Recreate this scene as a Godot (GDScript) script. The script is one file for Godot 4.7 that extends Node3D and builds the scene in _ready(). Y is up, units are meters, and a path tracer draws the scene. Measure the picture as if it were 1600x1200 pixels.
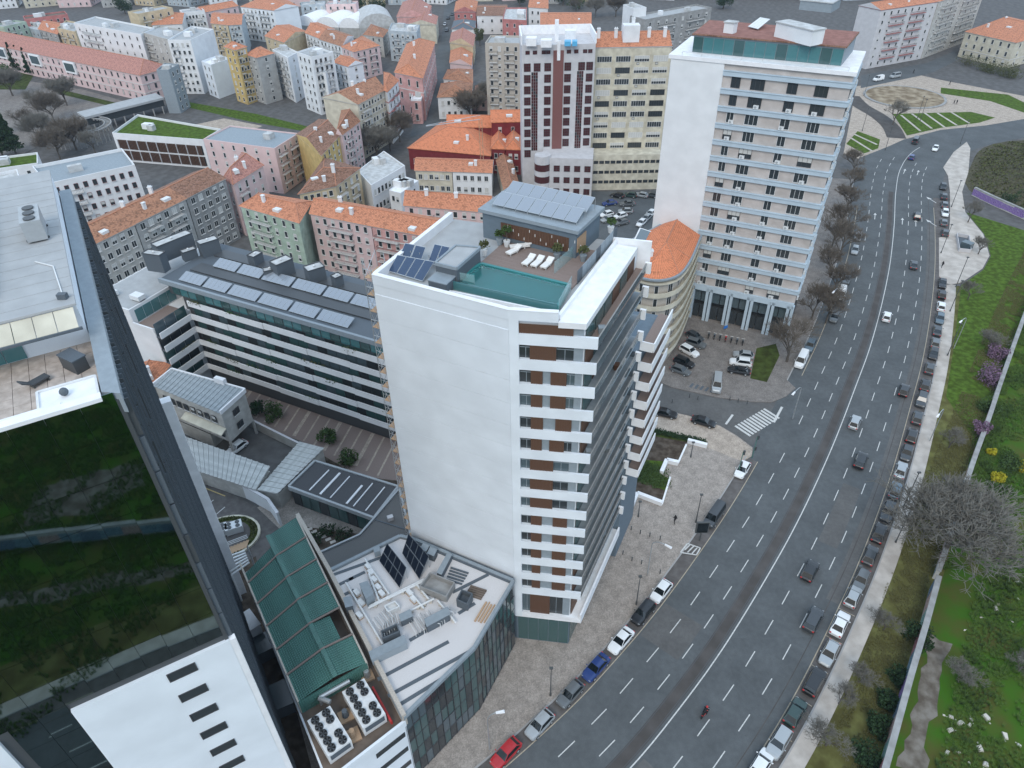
extends Node3D
# ---------------------------------------------------------------- helpers
var rng := RandomNumberGenerator.new()
var used := {}
var cache := {}
var org := {}
var M := {}
var T := {}
var spine: Array = []
class MB:
	var v := PackedVector3Array()
	var n := PackedVector3Array()
	var uv := PackedVector2Array()
	var xf := Transform3D()
	func tri(a: Vector3,b: Vector3,c: Vector3) -> void:
		a = xf * a;b = xf * b;c = xf * c
		var nn := (b - a).cross(c - a).normalized()
		v.append(a);v.append(c);v.append(b)
		var e := (b - a).normalized()
		var g := nn.cross(e)
		for p in [a,c,b]:
			n.append(nn)
			uv.append(Vector2(e.dot(p - a),g.dot(p - a)))
	func quad(a: Vector3,b: Vector3,c: Vector3,d: Vector3) -> void:
		a = xf * a;b = xf * b;c = xf * c;d = xf * d
		var nn := (b - a).cross(d - a)
		if nn.length_squared() < 1e-12:
			nn = (c - b).cross(d - b)
		nn = nn.normalized()
		var e := (b - a).normalized()
		if e.length_squared() < 0.5:
			e = (c - d).normalized()
		var g := nn.cross(e)
		for p in [a,c,b,a,d,c]:
			v.append(p)
			n.append(nn)
			uv.append(Vector2(e.dot(p - a),g.dot(p - a)))
	func hexa(b: Array,t: Array) -> void:
		# b and t: four corners each,bottom and top,running front-left,front-right,back-right,back-left
		quad(b[0],b[1],t[1],t[0]);quad(b[1],b[2],t[2],t[1])
		quad(b[2],b[3],t[3],t[2]);quad(b[3],b[0],t[0],t[3])
		quad(t[0],t[1],t[2],t[3]);quad(b[3],b[2],b[1],b[0])
	func box(c: Vector3,s: Vector3) -> void:
		var h := s * 0.5
		hexa([c + Vector3(-h.x,-h.y,h.z),c + Vector3(h.x,-h.y,h.z),c + Vector3(h.x,-h.y,-h.z),c + Vector3(-h.x,-h.y,-h.z)],
			[c + Vector3(-h.x,h.y,h.z),c + Vector3(h.x,h.y,h.z),c + Vector3(h.x,h.y,-h.z),c + Vector3(-h.x,h.y,-h.z)])
	# bar along a floor-plan line p..q,of thickness w,from y0 to y1
	func bar(p: Vector2,q: Vector2,w: float,y0: float,y1: float) -> void:
		var s := (q - p).normalized()
		var o := Vector2(-s.y,s.x) * w * 0.5
		var a := p + o;var b := q + o;var c := q - o;var d := p - o
		hexa([Vector3(a.x,y0,a.y),Vector3(b.x,y0,b.y),Vector3(c.x,y0,c.y),Vector3(d.x,y0,d.y)],
			[Vector3(a.x,y1,a.y),Vector3(b.x,y1,b.y),Vector3(c.x,y1,c.y),Vector3(d.x,y1,d.y)])
	func cap(poly: PackedVector2Array,y: float) -> void:
		var ix := Geometry2D.triangulate_polygon(poly)
		for k in range(0,ix.size(),3):
			var t := [poly[ix[k]],poly[ix[k + 1]],poly[ix[k + 2]]]
			var ar: float = (t[1] - t[0]).cross(t[2] - t[0])
			var a := Vector3(t[0].x,y,t[0].y)
			var b := Vector3(t[1].x,y,t[1].y)
			var c := Vector3(t[2].x,y,t[2].y)
			if ar > 0:
				tri(a,c,b)
			else:
				tri(a,b,c)
	# upright prism;poly runs front-left,front-right,back-right,back-left
	func prism(poly: PackedVector2Array,y0: float,y1: float,top := true) -> void:
		var m := poly.size()
		for k in m:
			var p := poly[k];var q := poly[(k + 1) % m]
			quad(Vector3(p.x,y0,p.y),Vector3(q.x,y0,q.y),Vector3(q.x,y1,q.y),Vector3(p.x,y1,p.y))
		if top:
			cap(poly,y1)
	func tube(a: Vector3,b: Vector3,r0: float,r1: float,sides := 6,ends := false) -> void:
		var d := (b - a).normalized()
		var u := d.cross(Vector3.UP if absf(d.y) < 0.9 else Vector3.RIGHT).normalized()
		var w := d.cross(u)
		var pr := []
		for k in sides:
			var an := TAU * k / sides
			pr.append(u * cos(an) + w * sin(an))
		for k in sides:
			var p: Vector3 = pr[k];var q: Vector3 = pr[(k + 1) % sides]
			quad(a + p * r0,a + q * r0,b + q * r1,b + p * r1)
			if ends:
				tri(b,b + p * r1,b + q * r1)
				tri(a,a + q * r0,a + p * r0)
	func disc(c: Vector3,r: float,sides := 14) -> void:
		for k in sides:
			var a0 := TAU * k / sides;var a1 := TAU * (k + 1) / sides
			tri(c,c + Vector3(cos(a1),0,sin(a1)) * r,c + Vector3(cos(a0),0,sin(a0)) * r)
	func empty() -> bool:
		return v.is_empty()
func V(x: float,z: float) -> Vector2:
	return Vector2(x,z)
func pts(a: Array) -> PackedVector2Array:
	var o := PackedVector2Array()
	for k in range(0,a.size(),2):
		o.append(Vector2(a[k],a[k + 1]))
	return o
func numbered(called: String) -> String:
	var c: int = used.get(called,0)
	used[called] = c + 1
	return called if c == 0 else "%s_%03d" % [called,c]
func mesh_of(parts: Array,o := Vector3.ZERO) -> ArrayMesh:
	var am := ArrayMesh.new()
	for pr in parts:
		var b: MB = pr[0]
		if b.v.is_empty():
			continue
		var arr := []
		arr.resize(Mesh.ARRAY_MAX)
		if o != Vector3.ZERO:
			var vv := PackedVector3Array(b.v)
			for k in vv.size():
				vv[k] -= o
			arr[Mesh.ARRAY_VERTEX] = vv
		else:
			arr[Mesh.ARRAY_VERTEX] = b.v
		arr[Mesh.ARRAY_NORMAL] = b.n
		arr[Mesh.ARRAY_TEX_UV] = b.uv
		am.add_surface_from_arrays(Mesh.PRIMITIVE_TRIANGLES,arr)
		am.surface_set_material(am.get_surface_count() - 1,pr[1])
	return am
func tag(o: Node,label := "",category := "",group := "",kind := "") -> void:
	if label: o.set_meta("label",label)
	if category: o.set_meta("category",category)
	if group: o.set_meta("group",group)
	if kind: o.set_meta("kind",kind)
# a thing: an empty node at its base,its parts are added under it
func thing(called: String,label: String,category: String,at: Vector3,group := "") -> Node3D:
	var o := Node3D.new()
	o.name = numbered(called)
	add_child(o)
	o.position = at
	org[o] = at
	tag(o,label,category,group)
	return o
# commit a shape given in world metres as one part
func part(b: MB,called: String,m: Material,parent: Node3D) -> MeshInstance3D:
	var o := MeshInstance3D.new()
	o.name = called
	if b.v.is_empty():
		push_error("empty part " + called)
	o.mesh = mesh_of([[b,m]],org[parent])
	parent.add_child(o,true)
	org[o] = org[parent]
	return o
func parts2(list: Array,called: String,parent: Node3D) -> MeshInstance3D:
	var o := MeshInstance3D.new()
	o.name = called
	o.mesh = mesh_of(list,org[parent])
	parent.add_child(o,true)
	org[o] = org[parent]
	return o
# commit a shape as a piece of the setting
func ground_piece(b: MB,called: String,m: Material,kind := "structure") -> MeshInstance3D:
	var o := MeshInstance3D.new()
	o.name = numbered(called)
	o.mesh = mesh_of([[b,m]])
	add_child(o)
	org[o] = Vector3.ZERO
	tag(o,"","","",kind)
	return o
# a copy of a shared mesh,placed in world metres
func inst(m: Mesh,called: String,parent: Node3D,t: Transform3D) -> MeshInstance3D:
	var o := MeshInstance3D.new()
	o.name = called
	o.mesh = m
	parent.add_child(o,true)
	t.origin -= org[parent]
	o.transform = t
	return o
func lin(r: float,g: float,b: float) -> Color:
	return Color(r,g,b).linear_to_srgb()
func noise_tex(freq: float,octaves: int,lo: Color,hi: Color,sd: int,size := 512,kind := FastNoiseLite.TYPE_SIMPLEX_SMOOTH) -> NoiseTexture2D:
	var t := NoiseTexture2D.new()
	var n := FastNoiseLite.new()
	n.noise_type = kind
	n.seed = sd
	n.frequency = freq
	n.fractal_octaves = octaves
	t.noise = n
	t.width = size
	t.height = size
	t.seamless = true
	var g := Gradient.new()
	g.offsets = PackedFloat32Array([0.2,0.8])
	g.colors = PackedColorArray([lo,hi])
	t.color_ramp = g
	return t
# plain surface with grain and patches (world-fixed)
func mat(called: String,c: Color,rough := 0.85,tex := "patch",scale := 0.12,bump := "",bump_scale := 1.0) -> StandardMaterial3D:
	var m := StandardMaterial3D.new()
	m.resource_name = called
	m.albedo_color = c
	m.roughness = rough
	if rough >= 0.8: m.metallic_specular = 0.25
	if tex:
		m.albedo_texture = T[tex]
		m.uv1_triplanar = true
		m.uv1_world_triplanar = true
		m.uv1_scale = Vector3.ONE * scale
	if bump:
		m.heightmap_enabled = true
		m.heightmap_texture = T[bump]
		m.heightmap_scale = bump_scale
	M[called] = m
	return m
# surface whose texture runs along the piece (tiles,sheets),in metres of its own uv
func uvmat(called: String,c: Color,rough: float,tex: Texture2D,su: float,sv: float,bump: Texture2D = null,bump_scale := 1.0) -> StandardMaterial3D:
	var m := StandardMaterial3D.new()
	m.resource_name = called
	m.albedo_color = c
	m.roughness = rough
	m.albedo_texture = tex
	m.uv1_scale = Vector3(su,sv,1)
	if bump:
		m.heightmap_enabled = true
		m.heightmap_texture = bump
		m.heightmap_scale = bump_scale
	M[called] = m
	return m
func glass(called: String,c: Color,rough := 0.06,spec := 0.5) -> StandardMaterial3D:
	var m := StandardMaterial3D.new()
	m.resource_name = called
	m.albedo_color = c
	m.roughness = rough
	m.metallic_specular = spec
	M[called] = m
	return m
# smooth line through points
func smooth(p: PackedVector2Array,step := 3.0) -> PackedVector2Array:
	var o := PackedVector2Array()
	for k in p.size() - 1:
		var a := p[maxi(k - 1,0)];var b := p[k];var c := p[k + 1];var d := p[mini(k + 2,p.size() - 1)]
		var m := maxi(1,int((c - b).length() / step))
		for j in m:
			o.append(b.cubic_interpolate(c,a,d,float(j) / m))
	o.append(p[p.size() - 1])
	return o
func offset_line(p: PackedVector2Array,d: float) -> PackedVector2Array:
	var o := PackedVector2Array()
	for k in p.size():
		var t := (p[mini(k + 1,p.size() - 1)] - p[maxi(k - 1,0)]).normalized()
		o.append(p[k] + Vector2(-t.y,t.x) * d)
	return o
func line_len(p: PackedVector2Array) -> float:
	var s := 0.0
	for k in p.size() - 1:
		s += p[k].distance_to(p[k + 1])
	return s
# [point,direction] at arc length s
func along(p: PackedVector2Array,s: float) -> Array:
	for k in p.size() - 1:
		var l := p[k].distance_to(p[k + 1])
		if s <= l or k == p.size() - 2:
			var u := (p[k + 1] - p[k]) / maxf(l,1e-6)
			return [p[k] + u * s,u]
		s -= l
	return [p[0],Vector2.RIGHT]
# ribbon between two lines of equal point count,lying at height y
func ribbon(b: MB,l: PackedVector2Array,r: PackedVector2Array,y: float) -> void:
	for k in l.size() - 1:
		b.quad(Vector3(l[k].x,y,l[k].y),Vector3(r[k].x,y,r[k].y),Vector3(r[k + 1].x,y,r[k + 1].y),Vector3(l[k + 1].x,y,l[k + 1].y))
# wall of a given thickness along a line
func wall_line(b: MB,p: PackedVector2Array,w: float,y0: float,y1: float) -> void:
	var l := offset_line(p,-w * 0.5)
	var r := offset_line(p,w * 0.5)
	for k in p.size() - 1:
		b.hexa([Vector3(r[k].x,y0,r[k].y),Vector3(r[k + 1].x,y0,r[k + 1].y),Vector3(l[k + 1].x,y0,l[k + 1].y),Vector3(l[k].x,y0,l[k].y)],
			[Vector3(r[k].x,y1,r[k].y),Vector3(r[k + 1].x,y1,r[k + 1].y),Vector3(l[k + 1].x,y1,l[k + 1].y),Vector3(l[k].x,y1,l[k].y)])
func grow(poly: PackedVector2Array,d: float) -> PackedVector2Array:
	# move every edge outwards by d (poly in the winding used here)
	var o := PackedVector2Array()
	var m := poly.size()
	for k in m:
		var a := poly[(k + m - 1) % m];var b := poly[k];var c := poly[(k + 1) % m]
		var u := (b - a).normalized();var w := (c - b).normalized()
		var n1 := Vector2(-u.y,u.x);var n2 := Vector2(-w.y,w.x)
		var bis := (n1 + n2)
		var dn := 1.0 + n1.dot(n2)
		o.append(b + bis * (d / maxf(dn,0.2)))
	return o
func centre(poly: PackedVector2Array) -> Vector2:
	var c := Vector2.ZERO
	for p in poly:
		c += p
	return c / poly.size()
func v3(p: Vector2,y: float) -> Vector3:
	return Vector3(p.x,y,p.y)
# frame of a wall: x along p..q,y up,z outwards
func wall_frame(p: Vector2,q: Vector2) -> Basis:
	var u := (q - p).normalized()
	return Basis(Vector3(u.x,0,u.y),Vector3.UP,Vector3(-u.y,0,u.x))
# ---------------------------------------------------------------- windows
func window_mesh(w: float,h: float,kind: String) -> ArrayMesh:
	var key := "w%.2f_%.2f_%s" % [w,h,kind]
	if cache.has(key):
		return cache[key]
	var f := MB.new()
	var g := MB.new()
	var x := MB.new()
	var fm: Material = M.frame_white
	var gm: Material = M.pane
	var xm: Material = M.blind
	var t := 0.07
	var two := true
	if kind.begins_with("dark"):
		fm = M.frame_dark
	if kind.begins_with("red"):
		fm = M.frame_maroon
	if kind.begins_with("brown"):
		fm = M.frame_dark
		gm = M.pane_red
	g.box(Vector3(0,h * 0.5,0.01),Vector3(w,h,0.06))
	f.box(Vector3(0,t * 0.5,0.04),Vector3(w,t,0.1))
	f.box(Vector3(0,h - t * 0.5,0.04),Vector3(w,t,0.1))
	f.box(Vector3(-w * 0.5 + t * 0.5,h * 0.5,0.038),Vector3(t,h,0.09))
	f.box(Vector3(w * 0.5 - t * 0.5,h * 0.5,0.038),Vector3(t,h,0.09))
	var cols := maxi(1,int(round(w / 0.75)))
	for k in range(1,cols):
		f.box(Vector3(-w * 0.5 + w * k / cols,h * 0.5,0.034),Vector3(t * 0.8,h,0.08))
	if kind.ends_with("grid"):
		for k in range(1,3):
			f.box(Vector3(0,h * k / 3.0,0.03),Vector3(w,t * 0.7,0.08))
	if not kind.contains("nosill"):
		x.box(Vector3(0,-0.06,0.08),Vector3(w + 0.2,0.1,0.26))
		xm = M.sill
	var bl := MB.new()
	if kind.ends_with("blind"):
		bl.box(Vector3(0,h * 0.72,0.03),Vector3(w - 2 * t,h * 0.5,0.04))
	elif kind.ends_with("shut"):
		bl.box(Vector3(0,h * 0.5,0.03),Vector3(w - 2 * t,h - 2 * t,0.04))
	var list := [[g,gm],[f,fm]]
	if not x.empty(): list.append([x,xm])
	if not bl.empty(): list.append([bl,M.blind])
	cache[key] = mesh_of(list)
	return cache[key]
# rows of windows on the wall p..q;every window is a part of its own
func windows(root: Node3D,p: Vector2,q: Vector2,y0: float,rows: int,fh: float,cols: int,w: float,h: float,kind := "white",margin := 0.8,called := "window",skip := {}) -> void:
	var bs := wall_frame(p,q)
	var L := p.distance_to(q)
	var u := (q - p) / L
	var pitch := (L - 2 * margin) / cols
	w = minf(w,pitch * 0.86)
	w = snappedf(w,0.1)
	for r in rows:
		for c in cols:
			if skip.has(r * 100 + c):
				continue
			var s := margin + pitch * (c + 0.5)
			var k := kind
			var z := rng.randf()
			if z < 0.28:
				k += "_blind"
			elif z < 0.36:
				k += "_shut"
			var at := v3(p + u * s,y0 + r * fh)
			inst(window_mesh(w,h,k),called,root,Transform3D(bs,at))
# ---------------------------------------------------------------- balconies
func balcony(root: Node3D,p: Vector2,q: Vector2,s0: float,s1: float,y: float,depth: float,m: Material,rail: Material,solid := false) -> void:
	var u := (q - p).normalized()
	var o := Vector2(-u.y,u.x)
	var a := p + u * s0;var b := p + u * s1
	var sl := MB.new()
	sl.prism(PackedVector2Array([a + o * depth,b + o * depth,b - o * 0.02,a - o * 0.02]),y - 0.16,y)
	var slab := part(sl,"balcony",m,root)
	var r := MB.new()
	if solid:
		r.bar(a + o * (depth - 0.06),b + o * (depth - 0.06),0.12,y,y + 1.0)
		r.bar(a,a + o * (depth - 0.12),0.12,y,y + 1.0)
		r.bar(b,b + o * (depth - 0.12),0.12,y,y + 1.0)
	else:
		var cc := [a + u * 0.04,a + u * 0.04 + o * (depth - 0.05),b - u * 0.04 + o * (depth - 0.05),b - u * 0.04]
		for k in 3:
			var pp: Vector2 = cc[k];var qq: Vector2 = cc[k + 1]
			r.bar(pp,qq,0.06,y + 0.94,y + 1.0)
			var nb := maxi(2,int(pp.distance_to(qq) / 0.35))
			for j in nb + 1:
				var t := pp.lerp(qq,float(j) / nb)
				r.bar(t - u * 0.02,t + u * 0.02,0.04,y,y + 0.94)
	var rl := part(r,"railing",rail,slab)
# ---------------------------------------------------------------- roofs
# solid pitched roof over a four-cornered plan;axis 0: ridge runs along the front,1: ridge runs front to back
func roof_solid(b: MB,q: PackedVector2Array,y: float,rise: float,axis: int,hip: float) -> Array:
	var a := [q[0],q[1],q[2],q[3]]
	if axis == 1:
		a = [q[1],q[2],q[3],q[0]]
	var r0: Vector2 = (a[0] + a[3]) * 0.5
	var r1: Vector2 = (a[1] + a[2]) * 0.5
	var u := (r1 - r0).normalized()
	r0 += u * hip;r1 -= u * hip
	var A := v3(a[0],y);var B := v3(a[1],y);var C := v3(a[2],y);var D := v3(a[3],y)
	var R0 := v3(r0,y + rise);var R1 := v3(r1,y + rise)
	b.quad(A,B,R1,R0)
	b.quad(C,D,R0,R1)
	if hip > 0.01:
		b.tri(B,C,R1);b.tri(D,A,R0)
	b.quad(D,C,B,A)
	return [R0,R1,A,B,C,D]
# ---------------------------------------------------------------- houses
# o: roof "gable"/"hip"/"flat"/"shed",rise,axis,roof_mat,floors,win: per wall [cols,w,h,kind] ...
func house(called: String,label: String,category: String,q: PackedVector2Array,h: float,wall: Material,o := {}) -> Node3D:
	var y0: float = o.get("y0",0.0)
	var c := centre(q)
	var root := thing(called,label,category,Vector3(c.x,y0,c.y),o.get("group",""))
	var wb := MB.new()
	var rt: String = o.get("roof","gable")
	var rm: Material = o.get("roof_mat",M.tile_orange)
	var top := y0 + h
	wb.prism(q,y0 - 0.3,top)
	var walls := part(wb,"wall",wall,root)
	var rise: float = o.get("rise",2.2)
	var axis: int = o.get("axis",0)
	if rt == "flat":
		var pb := MB.new()
		var ph: float = o.get("parapet",0.7)
		for k in q.size():
			var inn := grow(q,-0.13)
			var e := (inn[(k + 1) % q.size()] - inn[k]).normalized()
			pb.bar(inn[k] - e * 0.11,inn[(k + 1) % q.size()] - e * 0.15,0.24,top + 0.003 * k,top + ph + 0.003 * k)
		part(pb,"parapet",o.get("parapet_mat",wall),root)
		var fb := MB.new()
		fb.prism(grow(q,-0.26),top,top + 0.06)
		part(fb,"roof",o.get("roof_mat",M.roof_grey),root)
	else:
		var ov: float = o.get("over",0.35)
		var g := grow(q,ov)
		var cb := MB.new()
		cb.prism(grow(q,ov * 0.6),top,top + 0.22,true)
		part(cb,"cornice",o.get("trim",M.trim),root)
		var rb := MB.new()
		var hip: float = 0.0
		var ww := (g[1] - g[2]).length() * 0.5 if axis == 0 else (g[0] - g[1]).length() * 0.5
		if rt == "hip":
			hip = o.get("hip",ww)
		var e := roof_solid(rb,g,top + 0.225,rise,axis,hip)
		var roof := part(rb,"roof",rm,root)
		if rt == "gable":
			for e2 in 2:
				var tb := MB.new()
				roof_end(tb,g,top + 0.225,rise,axis,e2)
				part(tb,"gable",o.get("gable_mat",wall),root)
		var kb := MB.new()
		kb.tube(e[0] + Vector3(0,0.03,0),e[1] + Vector3(0,0.03,0),0.14,0.14,6,true)
		if rt == "hip":
			for z in [[2,0],[5,0],[3,1],[4,1]]:
				kb.tube(e[z[0]] + Vector3(0,0.03,0),e[z[1]] + Vector3(0,0.03,0),0.12,0.12,5)
		part(kb,"ridge",o.get("ridge_mat",M.ridge),roof)
	var fl: int = o.get("floors",3)
	var fh: float = h / fl
	var kinds = o.get("win",[])
	for k in mini(kinds.size(),q.size()):
		var s = kinds[k]
		if s == null or s.is_empty():
			continue
		var p0 := q[k];var p1 := q[(k + 1) % q.size()]
		windows(root,p0,p1,y0 + fh * 0.3,fl,fh,s[0],s[1],s[2],s[3] if s.size() > 3 else "white",o.get("margin",0.6))
	for bl in o.get("balc",[]):
		# [wall,from,to (share of wall),depth,floors from]
		var p0 := q[bl[0]];var p1 := q[(bl[0] + 1) % q.size()]
		var L := p0.distance_to(p1)
		for r in range(bl[4] if bl.size() > 4 else 1,fl):
			balcony(root,p0,p1,L * bl[1],L * bl[2],y0 + fh * r + 0.1,bl[3],o.get("trim",M.trim),M.iron,bl.size() > 5)
	for band in o.get("bands",[]):
		var bb := MB.new()
		var gq := grow(q,0.08)
		for k in q.size():
			bb.bar(gq[k],gq[(k + 1) % q.size()],0.14,y0 + fh * band - 0.12 + 0.003 * k,y0 + fh * band + 0.12 + 0.003 * k)
		part(bb,"string_course",o.get("trim",M.trim),root)
	roof_clutter(root,q,top,rt,rise,axis)
	for ch in o.get("chim",[]):
		# share along front,share of depth,height above roof base
		var p := q[0].lerp(q[1],ch[0]).lerp(q[3].lerp(q[2],ch[0]),ch[1])
		chimney(root,p,top,ch[2])
	return root
# skylights,stair heads and tanks that dot the roofs
func roof_clutter(root: Node3D,q: PackedVector2Array,top: float,rt: String,rise: float,axis: int) -> void:
	if q.size() != 4: return
	var n := rng.randi() % 3 + (1 if rt == "flat" else 0)
	for k in n:
		var s := rng.randf_range(0.2,0.8)
		var d := rng.randf_range(0.12,0.34)
		var b := MB.new()
		if rt == "flat":
			d = rng.randf_range(0.25,0.75)
		var p := q[0].lerp(q[1],s).lerp(q[3].lerp(q[2],s),d) if axis == 0 else q[1].lerp(q[2],s).lerp(q[0].lerp(q[3],s),d)
		var e := (q[1] - q[0]).normalized()
		b.xf = Transform3D(Basis(Vector3.UP,-e.angle()),v3(p,top + (0.0 if rt == "flat" else rise * d * 2.0)))
		if rt == "flat":
			b.box(Vector3(0,0.9,0),Vector3(rng.randf_range(1.5,4.0),1.8,rng.randf_range(1.5,3.0)))
			part(b,"stair_head",M.plaster_white if k % 2 else M.roof_pale,root)
		elif k == 1:
			b.box(Vector3(0,0.6,0),Vector3(0.8,2.4,0.6))
			b.box(Vector3(0,1.85,0),Vector3(1.0,0.14,0.8))
			part(b,"chimney",M.plaster_white,root)
		else:
			b.box(Vector3(0,0.2,0),Vector3(rng.randf_range(1.0,2.4),1.0,1.4))
			part(b,"skylight",M.metal_white if k == 0 else M.pane_slate,root)
func chimney(root: Node3D,p: Vector2,y: float,h: float,m: Material = null) -> void:
	var b := MB.new()
	b.box(Vector3(p.x,y + h * 0.5,p.y),Vector3(0.9,h,0.7))
	b.box(Vector3(p.x,y + h + 0.08,p.y),Vector3(1.1,0.16,0.9))
	b.box(Vector3(p.x - 0.25,y + h + 0.3,p.y),Vector3(0.25,0.3,0.3))
	b.box(Vector3(p.x + 0.25,y + h + 0.3,p.y),Vector3(0.25,0.3,0.3))
	part(b,"chimney",m if m else M.plaster_white,root)
func roof_end(b: MB,q: PackedVector2Array,y: float,rise: float,axis: int,e: int) -> void:
	var a := [q[0],q[1],q[2],q[3]]
	if axis == 1:
		a = [q[1],q[2],q[3],q[0]]
	var i := 1 if e == 0 else 3
	var c: Vector2 = a[i];var d: Vector2 = a[(i + 1) % 4]
	b.tri(v3(c,y),v3(d,y),v3((c + d) * 0.5,y + rise))
# ---------------------------------------------------------------- textures and materials
func tile_image(base: Color,vary: float,sd: int) -> ImageTexture:
	# 16 x 10 clay tiles: tone of each tile,dark joint lines
	var r := RandomNumberGenerator.new()
	r.seed = sd
	var im := Image.create(256,256,false,Image.FORMAT_RGB8)
	var big := FastNoiseLite.new()
	big.seed = sd;big.frequency = 0.012
	for ty in 16:
		for tx in 16:
			var k := 1.0 + (r.randf() - 0.5) * vary
			if r.randf() < 0.04: k *= 0.9
			for y in 16:
				for x in 16:
					var xx := tx * 16 + x;var yy := ty * 16 + y
					var b := k * (1.0 + 0.14 * big.get_noise_2d(xx,yy))
					if y < 2: b *= 0.72
					if x < 3: b *= 0.78
					b *= 1.0 + (r.randf() - 0.5) * 0.1
					im.set_pixel(xx,yy,Color(clampf(base.r * b,0,1),clampf(base.g * b,0,1),clampf(base.b * b,0,1)))
	return ImageTexture.create_from_image(im)
func rib_image(n: int,sd: int) -> Array:
	# sheet roofing: [tone,relief]
	var r := RandomNumberGenerator.new()
	r.seed = sd
	var im := Image.create(256,256,false,Image.FORMAT_RGB8)
	var hm := Image.create(256,256,false,Image.FORMAT_RGB8)
	var nz := FastNoiseLite.new()
	nz.seed = sd;nz.frequency = 0.02
	for x in 256:
		var ph := fmod(float(x) * n / 256.0,1.0)
		var hh := clampf((0.25 - absf(ph - 0.5)) * 8.0,0.0,1.0)
		for y in 256:
			var k := 0.9 + 0.12 * nz.get_noise_2d(x * 0.35,y * 2.0) + (r.randf() - 0.5) * 0.05
			im.set_pixel(x,y,Color(k,k,k))
			hm.set_pixel(x,y,Color(hh,hh,hh))
	return [ImageTexture.create_from_image(im),ImageTexture.create_from_image(hm)]
func paving_image(base: Color,sd: int) -> ImageTexture:
	# small limestone setts
	var r := RandomNumberGenerator.new()
	r.seed = sd
	var im := Image.create(512,512,false,Image.FORMAT_RGB8)
	var nz := FastNoiseLite.new()
	nz.seed = sd;nz.noise_type = FastNoiseLite.TYPE_CELLULAR;nz.frequency = 0.11
	nz.cellular_return_type = FastNoiseLite.RETURN_CELL_VALUE
	var ed := FastNoiseLite.new()
	ed.seed = sd;ed.noise_type = FastNoiseLite.TYPE_CELLULAR;ed.frequency = 0.11
	ed.cellular_return_type = FastNoiseLite.RETURN_DISTANCE2_SUB
	var bg := FastNoiseLite.new()
	bg.seed = sd + 5;bg.frequency = 0.008;bg.fractal_octaves = 3
	for y in 512:
		for x in 512:
			var k := 0.88 + 0.13 * nz.get_noise_2d(x,y)
			if ed.get_noise_2d(x,y) < -0.86: k *= 0.84
			k *= 1.0 + 0.1 * bg.get_noise_2d(x,y)
			im.set_pixel(x,y,Color(clampf(base.r * k,0,1),clampf(base.g * k,0,1),clampf(base.b * k,0,1)))
	return ImageTexture.create_from_image(im)
func asphalt_image(sd: int) -> ImageTexture:
	var r := RandomNumberGenerator.new()
	r.seed = sd
	var im := Image.create(1024,1024,false,Image.FORMAT_RGB8)
	var a := FastNoiseLite.new()
	a.seed = sd;a.frequency = 0.004;a.fractal_octaves = 4
	var c := FastNoiseLite.new()
	c.seed = sd + 3;c.noise_type = FastNoiseLite.TYPE_CELLULAR;c.frequency = 0.006
	c.cellular_return_type = FastNoiseLite.RETURN_DISTANCE2_SUB
	c.domain_warp_enabled = true;c.domain_warp_amplitude = 40.0;c.domain_warp_frequency = 0.01
	var d := FastNoiseLite.new()
	d.seed = sd + 9;d.frequency = 0.003
	for y in 1024:
		for x in 1024:
			var k := 0.86 + 0.07 * a.get_noise_2d(x,y) + 0.05 * a.get_noise_2d(x * 6.0,y * 6.0) + (r.randf() - 0.5) * 0.1
			if d.get_noise_2d(x,y) > 0.25 and c.get_noise_2d(x,y) < -0.975: k *= 0.78
			im.set_pixel(x,y,Color(clampf(k,0,1),clampf(k,0,1),clampf(k,0,1)))
	return ImageTexture.create_from_image(im)
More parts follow.
